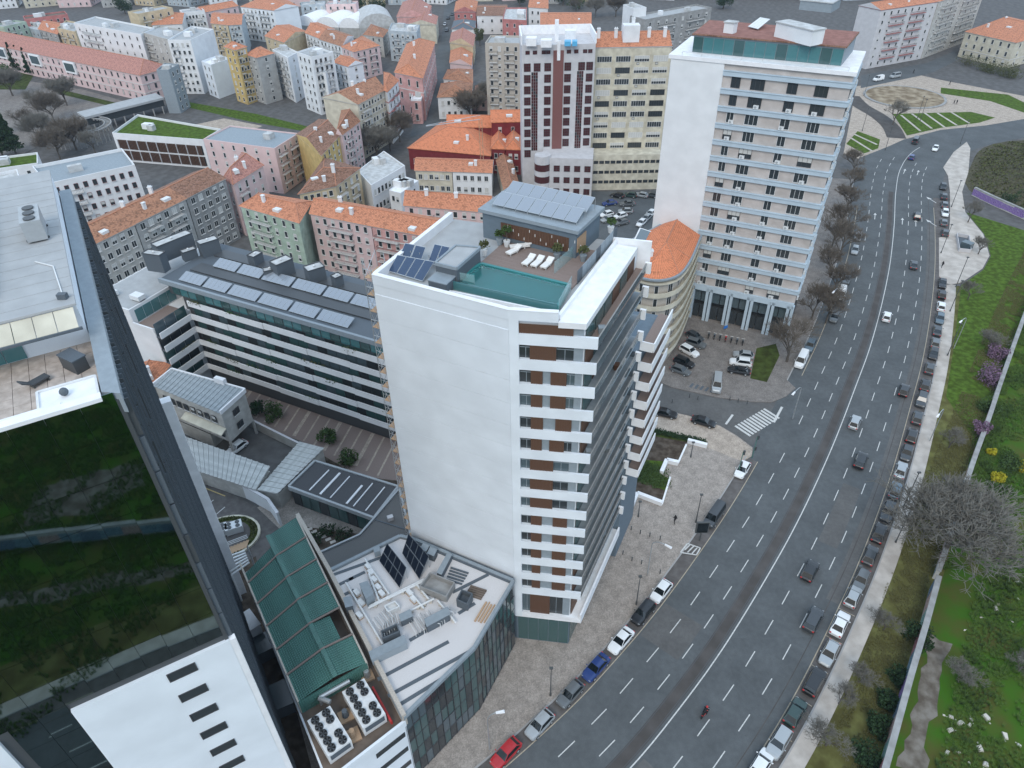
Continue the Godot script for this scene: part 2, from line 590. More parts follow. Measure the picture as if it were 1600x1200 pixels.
func make_materials() -> void:
	T.patch = noise_tex(0.008,5,Color(0.95,0.95,0.95),Color(1,1,1),11)
	T.worn = noise_tex(0.012,6,Color(0.88,0.875,0.87),Color(1,1,1),12)
	T.grain = noise_tex(0.06,5,Color(0.88,0.88,0.88),Color(1,1,1),13)
	T.gravel = noise_tex(0.35,2,Color(0.78,0.78,0.78),Color(1,1,1),14)
	T.water = noise_tex(0.02,3,Color(0.3,0.3,0.3),Color(0.7,0.7,0.7),15)
	T.soil = noise_tex(0.02,6,Color(0.72,0.69,0.66),Color(1,1,1),16)
	T.asphalt = asphalt_image(21)
	T.pave = paving_image(Color(1,0.97,0.94),31)
	var lawn := noise_tex(0.01,7,Color(0.74,0.72,0.6),Color(0.98,1.0,0.86),41,1024)
	T.lawn = lawn
	T.wild = noise_tex(0.008,7,Color(0.95,0.8,0.7),Color(0.72,0.95,0.5),42,1024)
	var ribs := rib_image(8,51)
	var ribs2 := rib_image(20,52)
	T.rib_h = ribs[1]
	mat("asphalt",lin(0.135,0.145,0.15),0.85,"asphalt",0.035)
	mat("asphalt_old",lin(0.16,0.158,0.155),0.9,"asphalt",0.05)
	mat("tram_strip",lin(0.095,0.088,0.084),0.9,"worn",0.04)
	mat("bay",lin(0.135,0.125,0.12),0.9,"worn",0.1)
	mat("paving",lin(0.42,0.395,0.375),0.9,"pave",0.12)
	mat("paving_light",lin(0.52,0.47,0.42),0.9,"pave",0.12)
	mat("paving_pale",lin(0.5,0.455,0.41),0.9,"worn",0.05)
	mat("paving_grey",lin(0.27,0.26,0.255),0.9,"pave",0.1)
	mat("city_ground",lin(0.125,0.122,0.12),0.95,"worn",0.05)
	mat("kerb",lin(0.38,0.37,0.36),0.85,"grain",0.4)
	mat("paint",lin(0.62,0.62,0.6),0.7,"worn",0.5)
	mat("paint_yellow",lin(0.5,0.38,0.16),0.7,"worn",0.5)
	mat("paint_cream",lin(0.42,0.36,0.27),0.7,"worn",0.5)
	mat("lawn",lin(0.065,0.085,0.028),1.0,"lawn",0.04)
	mat("lawn_bright",lin(0.085,0.14,0.026),1.0,"lawn",0.06)
	mat("verge",lin(0.15,0.145,0.07),1.0,"lawn",0.03)
	mat("field",lin(0.085,0.12,0.042),1.0,"wild",0.02)
	mat("soil",lin(0.105,0.085,0.068),1.0,"soil",0.06)
	mat("dirt_path",lin(0.2,0.18,0.155),1.0,"soil",0.04)
	mat("scrub",lin(0.10,0.095,0.06),1.0,"soil",0.1)
	mat("plaster_white",lin(0.72,0.73,0.74),0.8,"patch",0.06)
	mat("plaster_cool",lin(0.74,0.78,0.82),0.75,"patch",0.05)
	mat("white_coping",lin(0.8,0.8,0.81),0.6,"patch",0.15)
	mat("plaster_cream",lin(0.62,0.58,0.47),0.85,"worn",0.06)
	mat("plaster_grey",lin(0.42,0.42,0.41),0.85,"worn",0.06)
	mat("plaster_dirty",lin(0.5,0.49,0.46),0.9,"worn",0.09)
	mat("plaster_pink",lin(0.62,0.36,0.34),0.85,"worn",0.06)
	mat("plaster_rose",lin(0.66,0.5,0.49),0.85,"patch",0.06)
	mat("plaster_deep",lin(0.48,0.2,0.19),0.85,"worn",0.06)
	mat("plaster_green",lin(0.40,0.5,0.41),0.85,"worn",0.06)
	mat("plaster_yellow",lin(0.62,0.46,0.2),0.85,"worn",0.06)
	mat("plaster_sand",lin(0.6,0.5,0.34),0.85,"worn",0.06)
	mat("plaster_blue",lin(0.44,0.5,0.54),0.85,"worn",0.06)
	mat("plaster_maroon",lin(0.2,0.035,0.04),0.85,"worn",0.06)
	mat("stone_beige",lin(0.52,0.47,0.41),0.8,"grain",0.15)
	mat("stone_tower",lin(0.52,0.47,0.44),0.75,"worn",0.05)
	mat("band_blue",lin(0.45,0.54,0.61),0.7,"patch",0.1)
	mat("concrete",lin(0.33,0.33,0.325),0.9,"worn",0.08)
	mat("concrete_light",lin(0.55,0.54,0.55),0.9,"patch",0.1)
	mat("roof_grey",lin(0.38,0.39,0.395),0.9,"patch",0.1)
	mat("roof_pale",lin(0.52,0.53,0.53),0.9,"worn",0.08)
	mat("roof_brown",lin(0.17,0.135,0.11),0.9,"worn",0.08)
	mat("gravel_white",lin(0.76,0.735,0.73),0.95,"gravel",0.35)
	mat("gravel_dark",lin(0.11,0.11,0.115),0.95,"gravel",0.35)
	mat("gravel_mid",lin(0.17,0.168,0.165),0.95,"gravel",0.35)
	mat("trim",lin(0.62,0.61,0.59),0.8,"patch",0.2)
	mat("sill",lin(0.55,0.54,0.52),0.8,"")
	mat("blind",lin(0.5,0.5,0.48),0.8,"")
	mat("ridge",lin(0.52,0.24,0.15),0.9,"grain",0.4)
	mat("ridge_pale",lin(0.5,0.42,0.36),0.9,"grain",0.4)
	mat("frame_white",lin(0.68,0.68,0.67),0.6,"")
	mat("frame_dark",lin(0.05,0.05,0.055),0.5,"")
	mat("frame_maroon",lin(0.2,0.05,0.05),0.6,"")
	mat("slate",lin(0.1,0.12,0.14),0.7,"grain",0.3)
	mat("slate_blue",lin(0.125,0.165,0.2),0.7,"patch",0.3)
	mat("slate_light",lin(0.25,0.29,0.32),0.7,"patch",0.3)
	mat("metal",lin(0.36,0.38,0.39),0.45,"patch",0.4)
	mat("metal_white",lin(0.68,0.69,0.69),0.5,"patch",0.4)
	mat("metal_dark",lin(0.06,0.065,0.07),0.5,"")
	mat("iron",lin(0.07,0.075,0.075),0.6,"")
	mat("galvanised",lin(0.5,0.52,0.53),0.4,"patch",0.6)
	M.galvanised.metallic = 0.6
	mat("wood_deck",lin(0.27,0.21,0.185),0.8,"grain",0.25)
	mat("wood_dark",lin(0.13,0.065,0.038),0.7,"grain",0.3)
	mat("wood_plank",lin(0.5,0.34,0.22),0.8,"grain",0.4)
	mat("fabric_white",lin(0.72,0.7,0.67),0.9,"")
	mat("rubber",lin(0.02,0.02,0.02),0.8,"")
	mat("blade",lin(0.10,0.17,0.04),0.8,"")
	mat("blade_dry",lin(0.17,0.165,0.07),0.8,"")
	mat("leaf",lin(0.065,0.11,0.035),0.8,"grain",0.8)
	mat("leaf_dark",lin(0.03,0.06,0.025),0.8,"grain",0.8)
	mat("leaf_olive",lin(0.1,0.11,0.045),0.8,"grain",0.8)
	mat("leaf_yellow",lin(0.42,0.38,0.03),0.8,"grain",0.8)
	mat("blossom",lin(0.22,0.14,0.21),0.8,"grain",0.8)
	mat("twig",lin(0.135,0.115,0.095),0.9,"")
	mat("sand",lin(0.34,0.28,0.2),1.0,"soil",0.02)
	mat("twig_grey",lin(0.17,0.16,0.14),0.9,"")
	mat("bark",lin(0.12,0.105,0.09),0.95,"grain",0.6)
	mat("rubble",lin(0.6,0.56,0.5),0.95,"grain",0.5)
	mat("terrace_tile",lin(0.5,0.43,0.38),0.8,"worn",0.2)
	mat("red_paint",lin(0.45,0.03,0.03),0.5,"")
	mat("blue_sheet",lin(0.1,0.4,0.65),0.4,"")
	mat("sign_blue",lin(0.02,0.16,0.5),0.5,"")
	mat("skin",lin(0.45,0.28,0.2),0.7,"")
	mat("cloth_black",lin(0.02,0.02,0.022),0.9,"")
	mat("granite_red",lin(0.24,0.095,0.085),0.6,"gravel",0.25)
	mat("orange_net",lin(0.5,0.2,0.07),0.8,"")
	glass("pane",lin(0.035,0.042,0.046),0.08,0.5)
	glass("pane_red",lin(0.07,0.022,0.024),0.1,0.5)
	glass("pane_green",lin(0.045,0.095,0.095),0.08,0.6)
	glass("pane_teal",lin(0.06,0.17,0.18),0.1,0.6)
	glass("pane_slate",lin(0.075,0.105,0.12),0.12,0.6)
	glass("pane_black",lin(0.006,0.01,0.012),0.02,0.62)
	glass("solar_dark",lin(0.012,0.017,0.028),0.1,0.5)
	glass("solar",lin(0.02,0.045,0.1),0.12,0.65)
	glass("solar_pale",lin(0.24,0.27,0.31),0.14,0.7)
	glass("pool_tile",lin(0.03,0.19,0.19),0.3,0.5)
	var wt := StandardMaterial3D.new()
	wt.resource_name = "pool_water"
	wt.albedo_color = Color(0.75,0.95,0.95,0.03)
	wt.roughness = 0.03
	wt.refraction_enabled = true
	wt.refraction_scale = 0.033
	M.pool_water = wt
	var rail := StandardMaterial3D.new()
	rail.resource_name = "clear_glass"
	rail.transparency = BaseMaterial3D.TRANSPARENCY_ALPHA
	rail.albedo_color = Color(0.7,0.85,0.85,0.22)
	rail.roughness = 0.05
	M.clear_glass = rail
	var relief: Texture2D = ribs2[1]
	uvmat("tile_orange",lin(0.62,0.25,0.135),0.9,tile_image(Color(1,1,1),0.3,61),0.16,0.16,relief,6.0)
	uvmat("tile_bright",lin(0.72,0.245,0.115),0.9,tile_image(Color(1,1,1),0.16,62),0.16,0.16,relief,6.0)
	uvmat("tile_brown",lin(0.42,0.2,0.115),0.9,tile_image(Color(1,1,1),0.4,63),0.16,0.16,relief,6.0)
	uvmat("tile_old",lin(0.3,0.165,0.115),0.9,tile_image(Color(1,0.95,0.9),0.5,64),0.16,0.16,relief,6.0)
	uvmat("tile_pink",lin(0.5,0.235,0.185),0.9,tile_image(Color(1,1,1),0.3,65),0.16,0.16,relief,6.0)
	uvmat("sheet_green",lin(0.085,0.22,0.185),0.55,ribs2[0],0.2,0.2,relief,5.0)
	uvmat("sheet_white",lin(0.55,0.56,0.54),0.6,ribs[0],0.12,0.12)
	uvmat("sheet_grey",lin(0.36,0.4,0.42),0.6,ribs[0],0.12,0.12)
func make_view() -> void:
	var cam := Camera3D.new()
	cam.name = "camera"
	cam.fov = 56.145
	cam.near = 0.5
	cam.far = 6000.0
	add_child(cam)
	cam.transform = Transform3D(Basis(Vector3(0.99979,-0.01634,0.01268),Vector3(0.02069,0.78998,-0.61278),Vector3(0,0.61292,0.79015)),Vector3(0,90,0))
	cam.current = true
	var we := WorldEnvironment.new()
	we.name = "air"
	var e := Environment.new()
	var sky := Sky.new()
	var sm := ProceduralSkyMaterial.new()
	sm.sky_top_color = Color(0.665,0.75,0.84)
	sm.sky_horizon_color = Color(0.79,0.86,0.93)
	sm.sky_curve = 0.25
	sm.ground_bottom_color = Color(0.3,0.31,0.32)
	sm.ground_horizon_color = Color(0.7,0.75,0.8)
	sm.energy_multiplier = 2.1
	sky.sky_material = sm
	e.background_mode = Environment.BG_SKY
	e.sky = sky
	e.ambient_light_source = Environment.AMBIENT_SOURCE_SKY
	e.tonemap_mode = Environment.TONE_MAPPER_LINEAR
	e.tonemap_exposure = 1.0
	e.fog_enabled = true
	e.fog_density = 0.00009
	e.fog_light_color = Color(0.74,0.8,0.87)
	e.sdfgi_enabled = true
	e.ssao_enabled = true
	e.ssil_enabled = true
	we.environment = e
	add_child(we)
	var sun := DirectionalLight3D.new()
	sun.name = "sun"
	sun.light_energy = 0.48
	sun.light_angular_distance = 25.0
	sun.light_color = Color(1,0.99,0.97)
	sun.shadow_enabled = true
	add_child(sun)
	sun.rotation_degrees = Vector3(-44,-14,0)
# ---------------------------------------------------------------- ground and roads
func spine_line() -> PackedVector2Array:
	var p := pts([-75,14,-48,1,-26,-11,-9,-22.5,3,-31.3])
	p.append_array(pts([13.3,-40,19.7,-46.3,27.9,-55.2,37.8,-67.4,46.7,-79.2,57.8,-95.4,69.2,-113.4,77.6,-127.0,87.3,-144.2,97.5,-163.6,108.0,-185.5,117.9,-207.3,127.6,-226.0,139.5,-241.8,156.8,-254.7,177.6,-263.7,200,-271,260,-285,340,-300]))
	return smooth(p,2.5)
func sheet(called: String,poly: PackedVector2Array,y: float,m: Material,kind := "structure") -> MeshInstance3D:
	var b := MB.new()
	b.cap(poly,y)
	return ground_piece(b,called,m,kind)
# outline with a ragged edge
func ragged(p: PackedVector2Array,amp: float,step := 1.2) -> PackedVector2Array:
	var o := PackedVector2Array()
	for k in p.size():
		var a := p[k];var b := p[(k + 1) % p.size()]
		var m := maxi(1,int(a.distance_to(b) / step))
		var n := (b - a).normalized().orthogonal()
		for j in m:
			o.append(a.lerp(b,float(j) / m) + n * rng.randf_range(-amp,amp))
	return o
func slab(called: String,poly: PackedVector2Array,y: float,m: Material) -> MeshInstance3D:
	var b := MB.new()
	if area(poly) > 0:
		poly.reverse()
	b.prism(poly,-0.2,y)
	return ground_piece(b,called,m)
func area(p: PackedVector2Array) -> float:
	var s := 0.0
	for k in p.size():
		s += p[k].cross(p[(k + 1) % p.size()])
	return s
func range_of(line: PackedVector2Array,s0: float,s1: float,step := 2.5) -> PackedVector2Array:
	var o := PackedVector2Array()
	var m := maxi(2,int((s1 - s0) / step))
	for k in m + 1:
		o.append(along(line,lerpf(s0,s1,float(k) / m))[0])
	return o
func arc_of(line: PackedVector2Array,p: Vector2) -> float:
	var best := 1e9
	var at := 0.0
	var s := 0.0
	for k in line.size() - 1:
		var a := line[k];var b := line[k + 1]
		var q := Geometry2D.get_closest_point_to_segment(p,a,b)
		if q.distance_to(p) < best:
			best = q.distance_to(p)
			at = s + a.distance_to(q)
		s += a.distance_to(b)
	return at
func build_ground() -> void:
	var g := MB.new()
	g.quad(Vector3(-3000,0,3000),Vector3(3000,0,3000),Vector3(3000,0,-3000),Vector3(-3000,0,-3000))
	ground_piece(g,"ground",M.city_ground)
func build_road() -> void:
	var sp := spine_line()
	spine = [sp]
	var total := line_len(sp)
	var lines := {}
	var b := MB.new()
	ribbon(b,offset_line(sp,-12.3),offset_line(sp,12.9),0.02)
	var road := ground_piece(b,"road",M.asphalt)
	org[road] = Vector3.ZERO
	# bays along both kerbs
	var s_far := arc_of(sp,Vector2(118,-207))
	var bay := MB.new()
	var bays := range_of(sp,0,s_far)
	ribbon(bay,offset_line(bays,10.3),offset_line(bays,12.9),0.026)
	part(bay,"parking_lane",M.bay,road)
	var s_side := arc_of(sp,V(45.05,-95.55))
	var bay2 := MB.new()
	var lb := range_of(sp,0,s_side - 4)
	ribbon(bay2,offset_line(lb,-12.3),offset_line(lb,-10.1),0.026)
	part(bay2,"parking_lane",M.bay,road)
	var tr := MB.new()
	ribbon(tr,offset_line(bays,-2.1),offset_line(bays,-0.45),0.026)
	part(tr,"tram_strip",M.tram_strip,road)
	for off in [-1.95,-0.62]:
		var rl := MB.new()
		ribbon(rl,offset_line(bays,off - 0.04),offset_line(bays,off + 0.04),0.032)
		part(rl,"rail",M.metal_dark,road)
	# patched strip and repairs beside the right lane
	var rp := MB.new()
	ribbon(rp,offset_line(bays,8.9),offset_line(bays,9.02),0.026)
	part(rp,"joint",M.tram_strip,road)
	var seg := range_of(sp,s_far - 160,s_far - 20)
	var rb := MB.new()
	ribbon(rb,offset_line(seg,8.35),offset_line(seg,10.1),0.024)
	part(rb,"repair_patch",M.asphalt_old,road)
	for r in [[40.0,-9.6,-6.9,13.0],[58.0,-6.4,-2.4,9.0],[88.0,0.4,3.3,18.0],[120.0,-9.8,-3.8,7.0],[152.0,3.9,6.8,15.0]]:
		var pz := MB.new()
		var ss := range_of(sp,r[0],r[0] + r[3])
		ribbon(pz,offset_line(ss,r[1]),offset_line(ss,r[2]),0.024)
		part(pz,"repair_patch",M.asphalt_old,road)
	# solid lines
	for l in [[0.0,0.16,0.0,s_far + 45,"paint"],[10.3,0.14,0.0,s_far - 8,"paint_cream"],[-10.1,0.13,0.0,s_side - 4,"paint_cream"]]:
		var lm := MB.new()
		var rr := range_of(sp,l[2],l[3])
		ribbon(lm,offset_line(rr,l[0] - l[1] * 0.5),offset_line(rr,l[0] + l[1] * 0.5),0.036)
		part(lm,"edge_line",M[l[4]],road)
	var l3 := MB.new()
	var r3 := range_of(sp,s_side + 26,s_far - 15)
	ribbon(l3,offset_line(r3,-10.2),offset_line(r3,-10.06),0.036)
	part(l3,"edge_line",M.paint_cream,road)
	# dashes
	var dash := MB.new()
	dash.box(Vector3.ZERO,Vector3(2.9,0.012,0.13))
	var dm := mesh_of([[dash,M.paint]])
	var s0 := arc_of(sp,Vector2(13.3,-40))
	for d in [[-6.8,2.1],[-3.5,5.9],[3.6,4.1],[7.05,1.9]]:
		var s: float = fmod(s0 + d[1],6.15)
		while s < s_far + 30:
			if not (d[0] < -5 and s > s_side + 1 and s < s_side + 9):
				var w: float = -d[0] * 0.008 * clampf((s - s0) / 40.0,-1.0,1.0)
				var a := along(sp,s)
				var u: Vector2 = a[1]
				var p: Vector2 = a[0] + Vector2(-u.y,u.x) * d[0]
				if s > 15:
					inst(dm,"lane_dash",road,Transform3D(Basis(Vector3.UP,-u.angle()),v3(p,0.036)))
			s += 6.15
	# bay separators on the right
	var sep := MB.new()
	sep.box(Vector3.ZERO,Vector3(0.1,0.012,2.2))
	var sm := mesh_of([[sep,M.paint_cream]])
	for k in 9:
		var a := along(sp,s0 - 6.0 + k * 5.45)
		var u: Vector2 = a[1]
		inst(sm,"bay_line",road,Transform3D(Basis(Vector3.UP,-u.angle()),v3(a[0] + Vector2(-u.y,u.x) * 11.5,0.037)))
	# arrows painted on the far lanes
	for px in [Vector3(110.98,0,-187.1),Vector3(114.13,0,-185.7),Vector3(127.55,0,-223.2),Vector3(131.29,0,-221.9),Vector3(104.73,0,-190.7)]:
		var ar := MB.new()
		var k := arc_of(sp,Vector2(px.x,px.z))
		var u: Vector2 = along(sp,k)[1]
		ar.xf = Transform3D(Basis(Vector3.UP,-u.angle()),Vector3(px.x,0.036,px.z))
		ar.quad(Vector3(-2.2,0,0.09),Vector3(1.0,0,0.09),Vector3(1.0,0,-0.09),Vector3(-2.2,0,-0.09))
		ar.tri(Vector3(1.0,0,0.45),Vector3(2.4,0,0),Vector3(1.0,0,-0.45))
		part(ar,"lane_arrow",M.paint,road)
	for px in [Vector3(125.78,0,-200.8),Vector3(118.52,0,-185.5)]:
		var ar := MB.new()
		ar.xf = Transform3D(Basis(Vector3.UP,deg_to_rad(100)),Vector3(px.x,0.036,px.z))
		ar.quad(Vector3(-2.0,0,0.12),Vector3(1.2,0,0.12),Vector3(1.2,0,-0.12),Vector3(-2.0,0,-0.12))
		ar.tri(Vector3(0.9,0,0.6),Vector3(2.6,0,0),Vector3(0.9,0,-0.6))
		part(ar,"lane_arrow",M.paint,road)
	# side street with zebra crossing
	var st := sheet("side_street",pts([51.2,-106.23,46.46,-108.33,40.33,-109.93,32.12,-113.26,26.11,-116,17.36,-119.78,16.01,-112.97,25.54,-108.22,33.68,-105.26,39.03,-101.91,41.82,-98.77,44.19,-94.56]),0.016,M.asphalt_old)
	var zp := V(41.88,-101.28);var zq := V(48.99,-106.3)
	var zm := MB.new()
	zm.box(Vector3.ZERO,Vector3(0.48,0.012,3.6))
	var zmesh := mesh_of([[zm,M.paint]])
	var zu := (zq - zp).normalized()
	for k in 11:
		inst(zmesh,"zebra_stripe",st,Transform3D(Basis(Vector3.UP,-zu.angle()),v3(zp + (zq - zp) * (k + 0.3) / 10.5 + Vector2(-zu.y,zu.x) * 1.4,0.031)))
	var stop := MB.new()
	stop.bar(V(49.34,-102.51),V(52.29,-106.97),0.45,0.03,0.042)
	part(stop,"stop_line",M.paint,road)
	var stop2 := MB.new()
	stop2.bar(V(40.2,-102.24),V(42.22,-104.98),0.4,0.02,0.034)
	part(stop2,"stop_line",M.paint,st)
	# pavements,raised,with kerbs
	var ik := offset_line(sp,-12.3)
	var near := range_of(ik,0,arc_of(ik,V(42.24,-92.96)))
	var pv := PackedVector2Array(near)
	pv.append_array(pts([43.43,-95.6,41.47,-98.78,38.98,-101.73,33.61,-104.88,25.48,-107.83,15.95,-112.35]))
	pv.append_array(pts([-10,-105,-30,-95,-70,-60,-90,10]))
	slab("pavement",pv,0.13,M.paving)
	kerb(near,0.14)
	var far := range_of(ik,arc_of(ik,V(57.72,-114.08)),arc_of(ik,Vector2(108,-218)))
	var pb := PackedVector2Array(pts([32.2,-113.68,40.42,-110.32,46.56,-108.72,50.61,-108.39,54.01,-110.08,56.74,-112.65]))
	pb.append_array(far)
	pb.append_array(pts([84,-222,72,-205,40,-160,28,-150,20,-125]))
	slab("pavement",pb,0.13,M.paving_grey)
	kerb(far,0.14)
	# light strip of paving between the side street and the garden,and by the crossing
	sheet("paving_strip",pts([23.5,-107.12,26.07,-107.62,33.61,-104.88,38.94,-101.55,41.38,-98.43,43.34,-95.26,42.56,-93.28,40.62,-92.02,35.24,-95.85,35.32,-97.22,29.66,-100.21,24.05,-102.57,21.74,-103.38]),0.136,M.paving_light)
	var k0 := offset_line(sp,12.9)
	var k1 := offset_line(sp,15.1)
	var rs := arc_of(k0,V(106.3,-153.4))
	var a0 := range_of(k0,0,rs)
	var b1 := MB.new()
	var inner := range_of(sp,0,arc_of(sp,V(104,-153.5)))
	var il := offset_line(inner,12.9);var ir := offset_line(inner,15.1)
	ribbon(b1,il,ir,0.12)
	ground_piece(b1,"pavement",M.paving_pale)
	kerb(il,0.14)
	slab("pavement",pts([106.27,-155.9,116.16,-176.5,119.44,-177.8,124.23,-186.8,133.93,-206.5,139.4,-218.8,141.3,-225.8,151.3,-239.1,160.5,-248.5,158.6,-242.3,147,-221.1,137.52,-206.3,131.2,-192,129.01,-178.2,124.14,-165.9,118.84,-159.3,110.14,-152.6,106.17,-151.5]),0.12,M.paving_pale)
	# verge,field and embankment
	var verge := MB.new()
	ribbon(verge,offset_line(inner,15.05),offset_line(inner,24.5),0.03)
	ground_piece(verge,"verge",M.verge)
	sheet("lawn",pts([109.53,-151.4,118.65,-158.6,124.46,-165.8,129.35,-178.2,131.55,-192,141.2,-180,140.7,-151.9,118.32,-130.39,110.04,-125.76,93.73,-104.85,83.92,-94.37,85.1,-109.05,94.6,-125.12]),0.05,M.lawn_bright)
	var fl := offset_line(inner,21.3);var fr := offset_line(inner,190)
	var fb := MB.new()
	ribbon(fb,fl,fr,0.04)
	ground_piece(fb,"field",M.field)
	# far crossing: round sandy bed,striped lawns,paths
	sheet("far_plaza",pts([148.9,-317.3,183.2,-331.6,188.1,-324.2,209.8,-299.3,222,-285.9,203.7,-264.2,193.7,-271.4,176.1,-265.2,157.7,-261.4,140.2,-252.3,132.69,-246.3,117.17,-235.1,114.31,-240]),0.024,M.paving_light)
	var circ := PackedVector2Array();var circ2 := PackedVector2Array()
	for k in 36:
		circ.append(Vector2(162,-301) + Vector2(cos(TAU * k / 36),sin(TAU * k / 36)) * 15.6)
		circ2.append(Vector2(162,-301) + Vector2(cos(TAU * k / 36),sin(TAU * k / 36)) * 14.6)
	var rim := MB.new()
	circ.reverse()
	rim.prism(circ,0.0,0.4)
	var rn := ground_piece(rim,"round_bed",M.concrete)
	var dirt := MB.new()
	dirt.cap(circ2,0.41)
	part(dirt,"sand",M.sand,rn)
	sheet("lawn",pts([148.5,-280.4,178.7,-280.8,184.1,-273.5,175.2,-268.2,158.7,-263.5,143.1,-256.2]),0.05,M.lawn_bright)
	sheet("lawn",pts([118.63,-249.1,127.68,-261.9,132.06,-252.8,127.78,-244.1,121.12,-239.6]),0.05,M.lawn_bright)
	sheet("lawn",pts([182.7,-313,204.5,-301.5,205.2,-287,197.9,-278.7,193,-293.6,178.8,-305.1]),0.05,M.lawn_bright)
	for st2 in [[V(150.9,-278.7),V(149.9,-260.5)],[V(155.6,-279.9),V(155.2,-263)],[V(160.8,-280.4),V(160.4,-264.1)],[V(165.5,-280.1),V(165.8,-265.9)],[V(171.1,-280.5),V(171.4,-267.7)],[V(122.59,-254.7),V(124.64,-241.8)],[V(125.24,-258.6),V(128.87,-247.8)]]:
		var lb2 := MB.new()
		lb2.bar(st2[0],st2[1],0.8,0.0,0.09)
		ground_piece(lb2,"path",M.paving_pale)
	var lane := smooth(pts([141.6,-304.1,140.5,-291.4,142,-278.5,141.5,-266,138.37,-253.8]),3.0)
	var lbm := MB.new()
	ribbon(lbm,offset_line(lane,-3.2),offset_line(lane,3.2),0.03)
	ground_piece(lbm,"lane",M.tram_strip)
	sheet("back_street",pts([149.6,-314.5,157.2,-333.6,195.7,-352.3,217.4,-372,213.3,-357.8,191.5,-337.2,183.2,-331.6]),0.034,M.asphalt)
	# street between the old houses
	sheet("old_street",pts([-35.56,-283,-34.05,-420.9,-38.96,-529.5,-29.23,-528.4,-26,-367.5,-24.62,-274.9,-35.74,-265]),0.02,M.asphalt)
	mirrored_ground()
	sheet("far_parking_lot",pts([25.97,-212.1,48.71,-211.9,43.02,-162.5,21.9,-163.4]),0.03,M.asphalt)
func mirrored_ground() -> void:
	sheet("path",ragged(pts([-34,36,-24,24,-14,13,-2,0,0,2,-12,15,-22,26,-32,38]),0.25),0.07,M.dirt_path)
	sheet("rubble_ground",ragged(pts([-14,38,-6,30,2,28,6,34,-1,40,-8,44]),0.8),0.07,M.dirt_path)
func kerb(line: PackedVector2Array,y: float) -> void:
	var b := MB.new()
	wall_line(b,line,0.22,0.0,y + 0.006)
	ground_piece(b,"kerb",M.kerb)
# rounded slope of rough scrub at the far right
func build_right_side() -> void:
	var sp: PackedVector2Array = spine[0]
	var c := Vector2(181,-213)
	var b := MB.new()
	var nz := FastNoiseLite.new()
	nz.seed = 3;nz.frequency = 0.08
	var grid := []
	for i in 41:
		var row := []
		for j in 41:
			var an := TAU * j / 40
			var t := i / 40.0
			var rr := t * (34.0 + 4.0 * sin(an * 3.0))
			var q := c + Vector2(cos(an) * 1.15,sin(an) * 0.95) * rr
			var y := 8.5 * (0.5 + 0.5 * cos(PI * t)) * (1.0 if t < 1.0 else 0.0) + (0.7 * nz.get_noise_2d(q.x,q.y) if t < 0.98 else 0.0)
			row.append(Vector3(q.x,maxf(y,0.0) + 0.05,q.y))
		grid.append(row)
	for i in 40:
		for j in 40:
			b.quad(grid[i][j],grid[i][j + 1],grid[i + 1][j + 1],grid[i + 1][j])
	ground_piece(b,"embankment",M.scrub)
	var tf := MB.new()
	for k in 9000:
		var gi: Vector3 = grid[1 + int(sqrt(rng.randf()) * 37)][rng.randi() % 40]
		leaf(tf,gi + Vector3(rng.randf_range(-1.6,1.6),0.25,rng.randf_range(-1.6,1.6)),0.4)
	tag(ground_piece(tf,"scrub_grass",M.leaf_olive,"stuff"),"olive scrub covering the far embankment","grass")
	# old wall with painted stretches
	for run in [[smooth(pts([-30,50,-17,34,-9,24,-1,14,8,2,17,-12]),3.0),2.6,"tall graffiti wall behind the viewer, mirrored in the dark office glass"],[smooth(pts([145.9,-185,141.5,-196.8,139.34,-203.9]),3.0),2.4,"colourful purple and blue painted wall at the foot of the embankment"],[smooth(pts([38.76,-33.23,43.24,-39.44,50.53,-49.68,55.74,-56.81,61.11,-64.42]),3.0),3.3,"grey wall with faded blue and red graffiti along the verge, near stretch"],[smooth(pts([62.4,-66.33,67.41,-72.87,77.23,-86.23,88.56,-100.9,98.01,-113.35,118,-139.1,139.3,-165.2]),3.0),1.9,"long low stone wall between verge and wild field, far stretch"]]:
		var l: PackedVector2Array = run[0]
		var mid: Vector2 = l[l.size() / 2]
		var root := thing("boundary_wall",run[2],"wall",v3(mid,0))
		var wb := MB.new()
		wall_line(wb,l,0.55,-0.1,run[1])
		part(wb,"wall",M.plaster_dirty,root)
		var cb := MB.new()
		wall_line(cb,l,0.75,run[1],run[1] + 0.16)
		part(cb,"coping",M.concrete,root)
		# graffiti panels: flat paint on the road side
		var cols := [lin(0.08,0.2,0.3),lin(0.5,0.12,0.14),lin(0.15,0.35,0.3),lin(0.55,0.3,0.25),lin(0.05,0.12,0.22),lin(0.2,0.08,0.4)]
		var side := offset_line(l,-0.285)
		for k in l.size() - 1:
			if rng.randf() < 0.12 and run[1] < 2.3:
				continue
			var ci: int = k % 6 if run[1] < 2.3 or run[1] > 3.0 else (5 if run[1] < 2.5 else [0,4,0,3][k % 4])
			var gm := paint_mat(ci,cols[ci])
			var g := MB.new()
			var p := side[k];var q := side[k + 1]
			var h0 := rng.randf_range(0.1,0.5);var h1: float = run[1] * rng.randf_range(0.75,0.97)
			g.quad(v3(q,h0),v3(p,h0),v3(p,h1),v3(q,h1))
			part(g,"graffiti",gm,root)
func paint_mat(k: int,c: Color) -> StandardMaterial3D:
	var key := "graffiti%d" % k
	if not M.has(key):
		mat(key,c,0.8,"worn",0.6)
		M[key].albedo_texture = graffiti_tex(k,c)
		M[key].albedo_color = Color.WHITE
	return M[key]
